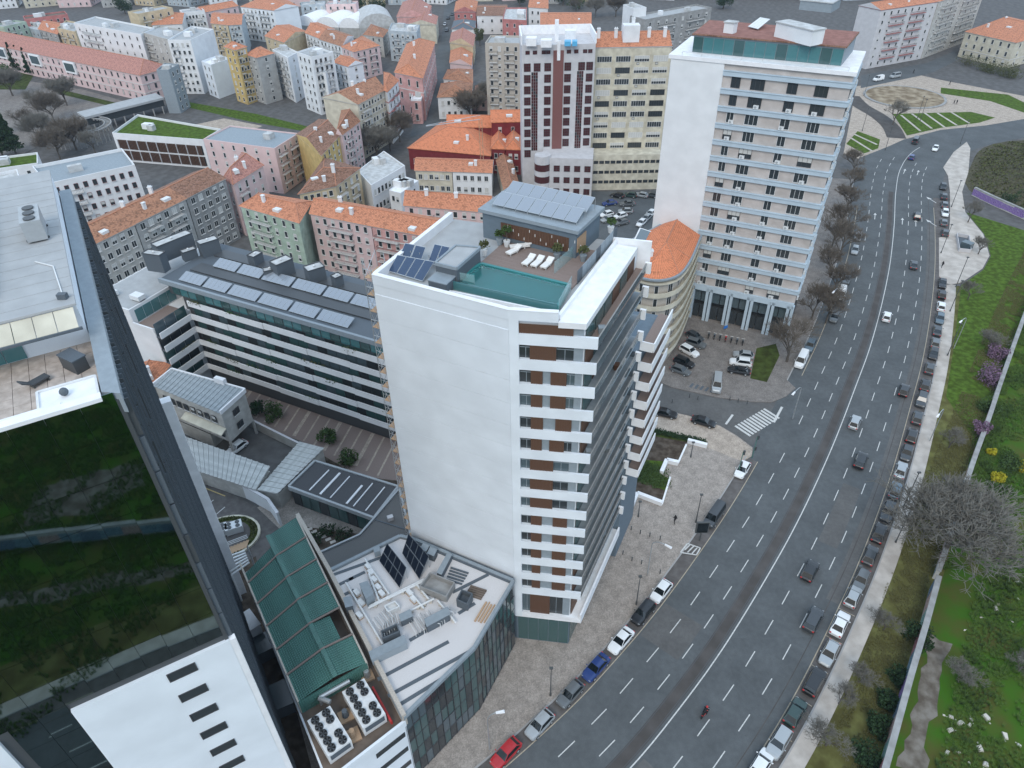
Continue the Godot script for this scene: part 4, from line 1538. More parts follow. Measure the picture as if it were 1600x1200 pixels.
	# penthouse behind the terrace
	var pd := 9.2
	var py := 65.0
	var pen := thing("roof_penthouse","rooftop penthouse with cream awning panels behind the office terrace","penthouse",v3(C + u * 12 - n * 18,62))
	var pm := MB.new()
	pm.prism(PackedVector2Array([C + u * W - n * pd,C + u * 1.0 - n * pd,C + bk * D + u * 1.0,C + bk * D + u * W]),61.6,py)
	part(pm,"wall",M.plaster_cool,pen)
	var ro := MB.new()
	ro.prism(PackedVector2Array([C + u * W - n * (pd - 0.2),C + u * 0.95 - n * (pd - 0.2),C + bk * (D + 0.1) + u * 0.95,C + bk * (D + 0.1) + u * W]),py,py + 0.16)
	part(ro,"roof",M.roof_grey,pen)
	for k in 16:
		var sm := MB.new()
		sm.bar(C + u * 22 - n * (pd + 1.0 + k * 1.6),C + u * 1.0 - n * (pd + 1.0 + k * 1.6),0.07,py + 0.15,py + 0.185)
		part(sm,"roof_seam",M.roof_grey,pen)
	for k in 9:
		var a := MB.new()
		var s0 := 1.2 + k * 1.25
		var p0 := C + u * (s0 + 1.2) - n * (pd - 0.2);var p1 := C + u * s0 - n * (pd - 0.2)
		a.hexa([v3(p0 + n * 1.7,py - 0.75),v3(p1 + n * 1.7,py - 0.75),v3(p1,py - 0.1),v3(p0,py - 0.1)],[v3(p0 + n * 1.7,py - 0.7),v3(p1 + n * 1.7,py - 0.7),v3(p1,py - 0.05),v3(p0,py - 0.05)])
		part(a,"awning_panel",M.plaster_cream,pen)
		if k > 2:
			var g := MB.new()
			g.bar(p0 - n * 0.1,p1 - n * 0.1,0.06,62.1,py - 0.6)
			part(g,"glass_door",M.pane_teal,pen)
	var ab := MB.new()
	ab.bar(C + u * 14 - n * (pd - 1.95),C + u * 1.0 - n * (pd - 1.95),0.16,py - 0.9,py - 0.72)
	part(ab,"awning_beam",M.slate,pen)
	# air handling unit and pipes on the upper roof
	var ac := thing("air_handler","grey air handling unit on the office block's upper roof","air conditioner",v3(C + u * 2.6 - n * 22,py + 0.16))
	var am := MB.new()
	am.prism(PackedVector2Array([C + u * 3.3 - n * 20.5,C + u * 1.9 - n * 20.5,C + u * 1.9 - n * 24.0,C + u * 3.3 - n * 24.0]),py + 0.3,py + 1.9)
	part(am,"casing",M.metal,ac)
	for k in 3:
		var f := MB.new()
		var c := v3(C + u * 2.6 - n * (21.1 + k * 1.1),py + 1.93)
		f.tube(c,c + Vector3(0,0.08,0),0.42,0.42,12,true)
		part(f,"fan",M.metal_dark,ac)
	for k in 2:
		var f := MB.new()
		f.prism(PackedVector2Array([C + u * 3.4 - n * (21.0 + k * 2.4),C + u * 1.8 - n * (21.0 + k * 2.4),C + u * 1.8 - n * (21.2 + k * 2.4),C + u * 3.4 - n * (21.2 + k * 2.4)]),py + 0.1,py + 0.3)
		part(f,"skid",M.metal_dark,ac)
	var pp := thing("roof_cable","thin white conduit bent across the office block's upper roof","cable",v3(C + u * 1.8 - n * 14,py + 0.16))
	var cm := MB.new()
	cm.tube(v3(C + u * 3.0 - n * 17,py + 0.22),v3(C + u * 1.9 - n * 15.5,py + 0.22),0.05,0.05,5)
	cm.tube(v3(C + u * 1.9 - n * 15.5,py + 0.22),v3(C + u * 1.6 - n * 10.4,py + 0.22),0.05,0.05,5)
	part(cm,"conduit",M.metal_white,pp)
	var cb := MB.new()
	cb.box(v3(C + u * 1.6 - n * 10.1,py + 0.35),Vector3(0.6,0.4,0.4))
	part(cb,"junction_box",M.slate,pp)
	# long white duct
	var du := thing("air_duct","long white wrapped air duct lying on the office upper roof","duct",v3(C + u * 7.2 - n * 17,py + 0.16))
	var dm := MB.new()
	dm.tube(v3(C + u * 7.0 - n * 12,py + 1.0),v3(C + u * 7.0 - n * 30,py + 1.0),0.95,0.95,14,true)
	part(dm,"duct",M.fabric_white,du)
	for k in 5:
		var s := MB.new()
		s.tube(v3(C + u * 7.0 - n * (13.5 + k * 3.6),py + 1.0),v3(C + u * 7.0 - n * (13.6 + k * 3.6),py + 1.0),1.0,1.0,14,true)
		part(s,"strap",M.galvanised,du)
	# terrace furniture
	for f in [[4.4,5.6,"dark folding lounger on the office roof terrace","terrace_lounger","lounger"],[2.2,6.2,"dark storage chest against the terrace side wall","storage_chest","chest"],[9.2,1.9,"pale stone planter lying near the terrace parapet","stone_planter","planter"]]:
		var t: Node3D = thing(f[3],f[2],f[4],v3(C + u * f[0] - n * f[1],62.0))
		org[t] = Vector3.ZERO
		t.rotation.y = atan2(-u.y,u.x) + 0.5
		if f[3] == "terrace_lounger":
			var m1 := MB.new()
			m1.box(Vector3(0,0.3,0),Vector3(1.2,0.1,0.6))
			part(m1,"seat",M.metal_dark,t)
			var m2 := MB.new()
			m2.hexa([Vector3(0.55,0.3,0.3),Vector3(1.1,0.7,0.3),Vector3(1.1,0.7,-0.3),Vector3(0.55,0.3,-0.3)],[Vector3(0.55,0.38,0.3),Vector3(1.05,0.78,0.3),Vector3(1.05,0.78,-0.3),Vector3(0.55,0.38,-0.3)])
			part(m2,"backrest",M.metal_dark,t)
			for lx in [-0.5,0.5]:
				var m3 := MB.new()
				m3.box(Vector3(lx,0.13,0),Vector3(0.06,0.26,0.56))
				part(m3,"leg",M.iron,t)
		elif f[3] == "storage_chest":
			var m1 := MB.new()
			m1.box(Vector3(0,0.5,0),Vector3(0.9,1.0,1.6))
			part(m1,"body",M.metal_dark,t)
			var m2 := MB.new()
			m2.box(Vector3(0,1.04,0),Vector3(1.0,0.08,1.7))
			part(m2,"lid",M.slate,t)
		else:
			var m1 := MB.new()
			m1.tube(Vector3(-0.8,0.22,0),Vector3(0.7,0.22,0),0.2,0.26,8,true)
			part(m1,"body",M.rubble,t)
			var m2 := MB.new()
			ball(m2,Vector3(0.95,0.28,0),0.3)
			part(m2,"knob",M.rubble,t)
func ball(b: MB,c: Vector3,r: float,nu := 10,nv := 6) -> void:
	for i in nu:
		for j in nv:
			var a0 := TAU * i / nu;var a1 := TAU * (i + 1) / nu
			var t0 := PI * j / nv - PI / 2;var t1 := PI * (j + 1) / nv - PI / 2
			var f := func(a,t): return c + Vector3(cos(a) * cos(t),sin(t),sin(a) * cos(t)) * r
			b.quad(f.call(a1,t0),f.call(a0,t0),f.call(a0,t1),f.call(a1,t1))
# box standing on a roof,turned
func lump(root: Node3D,called: String,p: Vector2,y: float,sx: float,sy: float,sz: float,turn: float,m: Material) -> MeshInstance3D:
	var b := MB.new()
	b.xf = Transform3D(Basis(Vector3.UP,turn),v3(p,y))
	b.box(Vector3(0,sy * 0.5,0),Vector3(sx,sy,sz))
	return part(b,called,m,root)
# ---------------------------------------------------------------- low podium with the white gravel roof
func build_podium() -> void:
	var y := 14.2
	var q := pts([-12.47,-39.46,-5.05,-47.63,-0.36,-56.89,-13.62,-63.98,-15.59,-64.59,-24.09,-59.08])
	var root := thing("podium_building","low glass-fronted podium with white gravel roof at the tower foot","building",v3(centre(q),0))
	var b := MB.new()
	b.prism(grow(q,-0.25),-0.2,y - 0.3,false)
	b.cap(grow(q,-0.25),y - 0.35)
	part(b,"core",M.slate,root)
	var gv := MB.new()
	gv.cap(grow(q,-0.3),y - 0.1)
	part(gv,"gravel",M.gravel_white,root)
	for k in 6:
		var pb := MB.new()
		pb.bar(q[k],q[(k + 1) % 6],0.42,y - 0.3,y + 0.22 + 0.004 * k)
		part(pb,"parapet",M.slate_light,root)
	# curtain wall,panel by panel
	for e in [0,1]:
		var p0 := q[e];var p1 := q[e + 1]
		var L := p0.distance_to(p1)
		var u := (p1 - p0) / L
		var o := Vector2(-u.y,u.x)
		var nc := int(L / 0.95)
		for i in nc:
			for j in 5:
				var g := MB.new()
				var s0 := L * i / nc + 0.03;var s1 := L * (i + 1) / nc - 0.03
				var z0 := 0.4 + j * 2.68
				var back := 0.0 if rng.randf() < 0.8 else -0.05
				g.bar(p0 + u * s0 + o * back,p0 + u * s1 + o * back,0.06,z0 + 0.03,z0 + 2.62)
				var z := rng.randf()
				part(g,"glass_panel",M.pane_green if z < 0.45 else (M.pane_slate if z < 0.7 else M.pane),root)
			var mu := MB.new()
			var c := p0 + u * (L * i / nc)
			mu.bar(c - u * 0.025,c + u * 0.025,0.22,0.2,y - 0.3)
			part(mu,"mullion",M.frame_dark,root)
		for j in 6:
			var tr := MB.new()
			tr.bar(p0,p1,0.12,0.36 + j * 2.68 - 0.04,0.36 + j * 2.68 + 0.06)
			part(tr,"transom",M.frame_dark,root)
	# roof strips between gravel fields
	for s in [[V(-23.65,-58.46),V(-17.18,-61.38)],[V(-21.38,-57.71),V(-19.5,-58.86)],[V(-15.84,-43.96),V(-8.09,-48.54)],[V(-14.44,-41.96),V(-5.26,-47.39)],[V(-13.31,-40.77),V(-8.13,-44.17)],[V(-12.72,-48.81),V(-10.7,-50.14)],[V(-7.13,-52.35),V(-5.14,-53.77)],[V(-8,-55.44),V(-3.54,-58.06)],[V(-22.84,-56.77),V(-20.85,-58)],[V(-21.78,-55.3),V(-20.47,-56.13)]]:
		var sb := MB.new()
		sb.bar(s[0],s[1],0.45,y - 0.1,y - 0.06)
		part(sb,"roof_strip",M.slate,root)
	var edge := MB.new()
	edge.bar(q[2].lerp(q[3],0.02),q[2].lerp(q[3],0.98),0.9,y - 0.1,y + 0.06)
	part(edge,"wall_gutter",M.slate,root)
	# plant on the roof
	var th := (V(-5.05,-47.63) - V(-12.47,-39.46)).angle()
	for sp in [[pts([-17.79,-60.32,-14.65,-56.04,-13.79,-57.88,-16.73,-61.86]),"dark tilted solar panel nearest the grey roof, left of the pair"],[pts([-14.92,-61.5,-12.27,-57.25,-11.07,-59.63,-14.1,-63.41]),"dark tilted solar panel against the tower wall, right of the pair"]]:
		var qq: PackedVector2Array = sp[0]
		var t := thing("solar_panel_rack",sp[1],"solar panel",v3(centre(qq),y - 0.1))
		solar_panel(t,v3(qq[0],y + 0.25),v3(qq[1],y + 0.25),v3(qq[2],y + 1.9),v3(qq[3],y + 1.9),4,2,M.solar_dark,0.03,M.slate)
		for k in 2:
			var lg := MB.new()
			var p := qq[2 + k].lerp(qq[1 - k],0.1)
			lg.tube(v3(p,y - 0.1),v3(p,y + 1.75),0.05,0.05,5)
			part(lg,"leg",M.galvanised,t)
	var plants := [
		["water_tray","tank","grey open rectangular tank on the white gravel roof",pts([-12.03,-55.62,-8.66,-54.03,-7.74,-56.09,-10.91,-57.63]),1.1,"concrete",true],
		["plant_box","roof plant","long slate plant box at the gravel roof's left middle",pts([-16.61,-45.7,-12.79,-47.72,-13.27,-48.74,-17.04,-46.67]),1.1,"slate_light",false],
		["plant_box","roof plant","slate plant box below the white pipe rows on the gravel roof",pts([-10.64,-49.78,-8.07,-51.38,-8.36,-52.38,-11.03,-50.75]),1.2,"slate",false],
		["plant_box","roof plant","small slate plant box with white caps, lower left of pipe rows",pts([-15.63,-48.37,-13.85,-49.26,-14.27,-50.22,-15.98,-49.31]),1.2,"slate",true],
		["plant_box","roof plant","square dark chiller box right of the open tank",pts([-7.3,-53.42,-6.02,-52.75,-5.44,-54.21,-6.73,-54.8]),1.3,"slate",true],
		["plant_box","roof plant","bluish cabinet between the white pipes near the green roof",pts([-18.34,-53.56,-17.58,-54.29,-18.55,-56.11,-19.46,-55.75]),1.6,"slate_light",false],
		["plant_box","roof plant","slate cabinet in the middle of the pipe field",pts([-13.83,-50.7,-12.51,-51.37,-12.91,-52.28,-14.15,-51.59]),1.0,"slate",false],
		["plant_box","roof plant","white framed hatch in the middle of the pipe field",pts([-15.65,-52.32,-14.32,-53.02,-14.96,-53.77,-16.14,-53.15]),0.7,"metal_white",true],
		["plant_box","roof plant","long dark gutter box against the tower wall",pts([-10.03,-57.69,-9.44,-57.38,-8.3,-60.49,-8.82,-60.81]),1.0,"slate",false],
		["plant_box","roof plant","first small dark fan box at the foot of the tower wall",pts([-12.46,-61.46,-11.67,-61.02,-11.33,-61.96,-12.12,-62.41]),1.1,"slate",false],
		["plant_box","roof plant","second small dark fan box at the foot of the tower wall",pts([-11.48,-60.7,-10.61,-60.26,-10.27,-61.29,-11.14,-61.74]),1.1,"slate",false],
		["plant_box","roof plant","dark rounded tank beside the beige parapet of the green roof",pts([-20.71,-52.58,-19.9,-52.83,-20.34,-54.12,-21.18,-53.96]),1.3,"slate",false],
		["plant_box","roof plant","small grey pump box on the grey parapet",pts([-18.48,-61.19,-17.76,-61.49,-18.05,-62.35,-18.68,-62.04]),0.9,"slate_light",false],
	]
	for k in plants.size():
		var d = plants[k]
		var pq: PackedVector2Array = d[3]
		var t: Node3D = thing(d[0],d[2],d[1],v3(centre(pq),y - 0.1))
		var m := MB.new()
		m.prism(pq,y - 0.12,y + d[4] * (0.3 if d[6] else 1.0))
		part(m,"casing",M[d[5]],t)
		if d[6]:
			for e in 4:
				var r := MB.new()
				r.bar(pq[e],pq[(e + 1) % 4],0.14,y - 0.1,y + d[4] + 0.003 * e)
				part(r,"rim",M[d[5]] if k != 7 else M.metal_white,t)
		else:
			var r := MB.new()
			r.prism(grow(pq,0.05),y + d[4],y + d[4] + 0.06)
			part(r,"lid",M.slate_light,t)
	# white pipe runs
	var runs := [[V(-19.71,-60.6),V(-15.85,-55.05)],[V(-21.59,-56.92),V(-15.75,-48.12)],[V(-18.86,-58.24),V(-17,-54.14)],[V(-18.17,-53.11),V(-11.83,-56.82)],[V(-18.05,-53.38),V(-11.71,-57.21)],[V(-13.15,-55.18),V(-11.36,-52.9)],[V(-12.45,-56.31),V(-10.83,-54.18)],[V(-9.71,-53.97),V(-7.35,-50.84)],[V(-13.2,-52.49),V(-10.21,-54.26)]]
	for k in runs.size():
		var t := thing("pipe_run","white insulated pipe run number %s counted across the gravel roof" % ["one","two","three","four","five","six","seven","eight","nine"][k],"pipe",v3(runs[k][0],y - 0.1),"pipe runs on the gravel roof")
		var m := MB.new()
		m.tube(v3(runs[k][0],y + 0.35),v3(runs[k][1],y + 0.35),0.13,0.13,7,true)
		part(m,"pipe",M.metal_white,t)
		for j in 4:
			var s := MB.new()
			var p: Vector2 = runs[k][0].lerp(runs[k][1],(j + 0.5) / 4.0)
			s.box(v3(p,y + 0.08),Vector3(0.35,0.36,0.35))
			part(s,"support",M.rubble,t)
	# fans of thin pipes
	for c in [[V(-16.03,-51.59),7,0.2],[V(-15,-50.69),7,0.5],[V(-9.07,-51.74),8,-0.5],[V(-10.75,-51.2),6,0.3],[V(-11.72,-50.87),6,0.3]]:
		var t := thing("pipe_manifold","cluster of thin white pipes %s" % ["left of the framed hatch","below the framed hatch","on the slate plant box","beside the slate plant box","left of the slate plant box"][used.get("pipe_manifold",0)],"pipe",v3(c[0],y - 0.1),"pipe clusters on the gravel roof")
		for j in c[1]:
			var m := MB.new()
			var p: Vector2 = c[0] + Vector2(cos(th),sin(th)) * (j - c[1] * 0.5) * 0.36
			var e := Vector2(-sin(th + c[2]),cos(th + c[2])) * 0.9
			m.tube(v3(p - e,y + 0.5),v3(p + e,y + 0.7),0.05,0.05,5)
			m.tube(v3(p + e,y + 0.7),v3(p + e,y - 0.1),0.05,0.05,5)
			part(m,"pipe",M.galvanised if j % 2 else M.metal_white,t)
	# white pipe blocks
	for c in [V(-18.66,-58.53),V(-18.09,-57.43),V(-17.44,-56.24),V(-16.83,-55.27),V(-19.98,-55.44),V(-19.2,-54.01),V(-19.15,-52.18),V(-13.32,-55.28),V(-12.75,-54.32),V(-19.12,-59.46)]:
		var t := thing("pipe_block","white valve box %s of the gravel roof pipe rows" % ["first","second","third","fourth","fifth","sixth","seventh","eighth","ninth","tenth"][used.get("pipe_block",0)],"valve box",v3(c,y - 0.1),"valve boxes on the gravel roof")
		lump(t,"casing",c,y - 0.1,0.9,0.55,0.55,th,M.metal_white)
		lump(t,"base",c,y - 0.1,1.0,0.12,0.65,th,M.wood_plank)
	# steel grating and planks
	var g := thing("steel_grating","flat dark steel grating frames by the tower wall","grating",v3(V(-7.45,-57.36),y - 0.1))
	for k in 5:
		var m := MB.new()
		m.bar(V(-8.91,-57.42).lerp(V(-8.44,-59.21),k / 4.0),V(-6.84,-56.59).lerp(V(-6.09,-58.25),k / 4.0),0.22,y - 0.08,y + 0.06)
		part(m,"bar",M.slate,g)
	for s in [[V(-5.07,-51.16),V(-3.72,-53.85),"first rusty timber beam lying near the podium's glass edge"],[V(-4.37,-50.97),V(-3.08,-53.46),"second rusty timber beam lying near the podium's glass edge"]]:
		var t := thing("timber_beam",s[2],"beam",v3(s[0],y - 0.1))
		var m := MB.new()
		m.bar(s[0],s[1],0.22,y - 0.1,y + 0.1)
		m.bar(s[0] + Vector2(0.4,0),s[1] + Vector2(0.4,0),0.15,y - 0.1,y + 0.05)
		part(m,"beam",M.wood_plank,t)
	var pal := thing("pallet","flat wooden pallet stack beside the dark chiller box","pallet",v3(V(-5.19,-55.46),y - 0.1))
	for k in 5:
		var m := MB.new()
		m.bar(V(-6.3,-55.13).lerp(V(-5.77,-56.27),k / 4.0),V(-4.36,-54.33).lerp(V(-3.74,-55.45),k / 4.0),0.25,y - 0.1,y + 0.12)
		part(m,"board",M.roof_brown,pal)
# ---------------------------------------------------------------- green sheet roof and chillers
func chiller(label: String,a: Vector2,b: Vector2,w: float,y: float) -> void:
	# a..b: long axis
	var u := (b - a).normalized();var o := Vector2(-u.y,u.x)
	var t := thing("roof_chiller",label,"chiller",v3((a + b) * 0.5,y))
	var L := a.distance_to(b)
	var m := MB.new()
	m.prism(PackedVector2Array([a + o * w * 0.5,b + o * w * 0.5,b - o * w * 0.5,a - o * w * 0.5]),y + 0.25,y + 2.0)
	part(m,"casing",M.metal_white,t)
	var f := MB.new()
	for k in [0.15,0.85]:
		f.bar(a.lerp(b,k) - o * w * 0.45,a.lerp(b,k) + o * w * 0.45,0.3,y,y + 0.25)
	part(f,"skid",M.metal_dark,t)
	for r in 2:
		for k in 5:
			if r == 1 and k == 2: continue
			var c := v3(a + u * (L * (0.11 + 0.195 * k)) + o * w * (0.24 - 0.48 * r),y + 2.0)
			var ring := MB.new()
			ring.tube(c,c + Vector3(0,0.22,0),0.46,0.44,16,false)
			var fan := part(ring,"fan_ring",M.metal_dark,t)
			var bl := MB.new()
			bl.disc(c + Vector3(0,0.05,0),0.43,14)
			part(bl,"fan_well",M.rubber,fan)
			var bb := MB.new()
			for j in 5:
				var an := TAU * j / 5 + k
				bb.tri(c + Vector3(0,0.14,0),c + Vector3(cos(an) * 0.4,0.12,sin(an) * 0.4),c + Vector3(cos(an + 0.6) * 0.4,0.17,sin(an + 0.6) * 0.4))
			part(bb,"fan_blades",M.metal_dark,fan)
	var gr := MB.new()
	gr.bar(b + u * 0.02 - o * w * 0.42,b + u * 0.02 + o * w * 0.42,0.05,y + 0.9,y + 1.7)
	part(gr,"grille",M.slate,t)
func slope_bar(b: MB,p: Vector2,r: Vector2,y0: float,y1: float) -> void:
	var e := (r - p).normalized() * 0.1
	var o := Vector2(-e.y,e.x)
	var up := Vector3(0,0.14,0)
	var q := [v3(p + o,y0),v3(r + o,y1),v3(r - o,y1),v3(p - o,y0)]
	b.hexa(q,[q[0] + up,q[1] + up,q[2] + up,q[3] + up])
func build_green_roof() -> void:
	var y := 14.9
	var deck := 12.6
	var q := pts([-24.01,-41.06,-17.2,-45.53,-30.23,-67.9,-35.79,-60.06])
	var u := (q[1] - q[0]).normalized()
	var root := thing("green_roof_building","long low building with green ribbed metal roof and rooftop chillers","building",v3(centre(q),0))
	var b := MB.new()
	var foot := PackedVector2Array([V(-19.71,-33.28),V(-12.34,-39.46),V(-24.07,-58.98),V(-30.31,-68.59),V(-35.87,-60.06)])
	b.prism(foot,-0.2,deck)
	part(b,"wall",M.plaster_cool,root)
	var dk := MB.new()
	dk.cap(grow(foot,-0.2),deck + 0.02)
	part(dk,"deck",M.roof_brown,root)
	# beige parapets
	for s in [[1,2],[2,3]]:
		var pb := MB.new()
		var a := foot[s[0]];var c := foot[s[1]]
		pb.bar(a,c,0.5,deck,14.75 + 0.004 * s[0])
		part(pb,"parapet",M.stone_beige,root)
	var fp := MB.new()
	fp.bar(foot[0],foot[1],0.3,deck,deck + 1.0)
	part(fp,"parapet",M.plaster_cool,root)
	# slit windows on the white street front
	for k in 4:
		var w := MB.new()
		var p := foot[0].lerp(foot[1],0.58);var r := foot[0].lerp(foot[1],0.965)
		var e := (r - p).normalized();var o := Vector2(-e.y,e.x)
		w.bar(p + o * 0.03,r + o * 0.03,0.05,10.6 - k * 3.2,11.5 - k * 3.2)
		part(w,"slit_window",M.pane,root)
	# two shallow slopes meeting at a light ridge,in five bays
	var m0 := q[0].lerp(q[1],0.55);var m1 := q[3].lerp(q[2],0.5)
	for k in 6:
		var t0 := k / 6.0;var t1 := (k + 1) / 6.0 - 0.006
		for sdx in 2:
			var pa: Vector2;var pb2: Vector2;var pc: Vector2;var pd: Vector2
			if sdx == 0:
				pa = q[0].lerp(q[3],t0);pb2 = m0.lerp(m1,t0);pc = m0.lerp(m1,t1);pd = q[0].lerp(q[3],t1)
			else:
				pa = m0.lerp(m1,t0);pb2 = q[1].lerp(q[2],t0);pc = q[1].lerp(q[2],t1);pd = m0.lerp(m1,t1)
			if k == 1 and sdx == 1:
				pb2 = pa.lerp(pb2,0.62);pc = pd.lerp(pc,0.62)
			if k == 5 and sdx == 0:
				pc = pb2.lerp(pc,0.5);pd = pa.lerp(pd,0.45)
			var y0 := y if sdx == 0 else y + 0.75
			var y1 := y + 0.75 if sdx == 0 else y
			var r := MB.new()
			# corrugation runs across: the sheet is folded in real ribs
			var nr := 13
			for j in nr:
				var s0 := float(j) / nr;var s1 := (j + 0.5) / nr;var s2 := (j + 1.0) / nr
				for z in [[s0,s1,0.06,0.06],[s1,s1,0.06,0.0],[s1,s2,0.0,0.0],[s2,s2,0.0,0.06]]:
					r.quad(v3(pa.lerp(pd,z[0]),y0 + z[2]),v3(pb2.lerp(pc,z[0]),y1 + z[2]),v3(pb2.lerp(pc,z[1]),y1 + z[3]),v3(pa.lerp(pd,z[1]),y0 + z[3]))
			part(r,"roof_sheet",M.sheet_green,root)
	var rg := MB.new()
	rg.bar(m0,m1,0.55,y + 0.74,y + 0.86)
	part(rg,"ridge_cap",M.sheet_green,root)
	for k in [1,2,3,4,5]:
		var bm := MB.new()
		var t: float = k / 6.0
		slope_bar(bm,q[0].lerp(q[3],t),m0.lerp(m1,t),y + 0.06,y + 0.8)
		part(bm,"roof_beam",M.wood_deck,root)
		var bm2 := MB.new()
		slope_bar(bm2,m0.lerp(m1,t),q[1].lerp(q[2],t),y + 0.8,y + 0.06)
		part(bm2,"roof_beam",M.wood_deck,root)
	for e in [[0,3],[1,2]]:
		var rm := MB.new()
		rm.bar(q[e[0]],q[e[1]],0.2,deck,y + 0.1)
		part(rm,"eaves_wall",M.stone_beige,root)
	var fg := MB.new()
	fg.bar(q[0],q[1],0.15,deck,y)
	part(fg,"gable_sheet",M.sheet_green,root)
	chiller("white rooftop chiller with round fans, left of the pair by green roof",V(-21.62,-39.93),V(-18.67,-36.12),2.7,deck)
	chiller("white rooftop chiller with round fans, right of the pair by green roof",V(-18.41,-43.08),V(-15.48,-38.96),2.7,deck)
	# shiny ducts
	for s in [[V(-22.04,-42.04),V(-19.04,-43.93),"shiny duct running beneath the lower edge of the green roof"],[V(-22.1,-41.96),V(-20.74,-41.49),"short shiny duct elbow above the left chiller"]]:
		var t := thing("metal_duct",s[2],"duct",v3(s[0],deck))
		var m := MB.new()
		m.tube(v3(s[0],deck + 1.4),v3(s[1],deck + 1.4),0.28,0.28,9,true)
		part(m,"duct",M.galvanised,t)
		var l := MB.new()
		l.tube(v3(s[0],deck),v3(s[0],deck + 1.3),0.12,0.12,7)
		part(l,"leg",M.galvanised,t)
	var rp := thing("red_pipe","long red pipe beside the right chiller","pipe",v3(V(-14.9,-41.45),deck))
	for k in 2:
		var m := MB.new()
		m.tube(v3(V(-16.46,-43.51),deck + 0.4 + k * 0.35),v3(V(-13.8,-39.41),deck + 0.4 + k * 0.35),0.13,0.13,7)
		part(m,"pipe",M.red_paint,rp)
	for s in [[V(-17.94,-38.32),1.1,"wood_plank","wooden crate between the two chillers"],[V(-19.07,-40.52),1.0,"slate","small dark pump between the two chillers"],[V(-17.37,-45.16),0.9,"galvanised","small shiny vent at the top of the right chiller"]]:
		var t := thing("roof_unit",s[3],"roof unit",v3(s[0],deck))
		lump(t,"base",s[0],deck,s[1] + 0.5,0.25,s[1] + 0.5,0.5,M.wood_plank)
		var m := MB.new()
		m.tube(v3(s[0],deck + 0.25),v3(s[0],deck + 1.3),0.4,0.3,8,true)
		part(m,"body",M[s[2]],t)
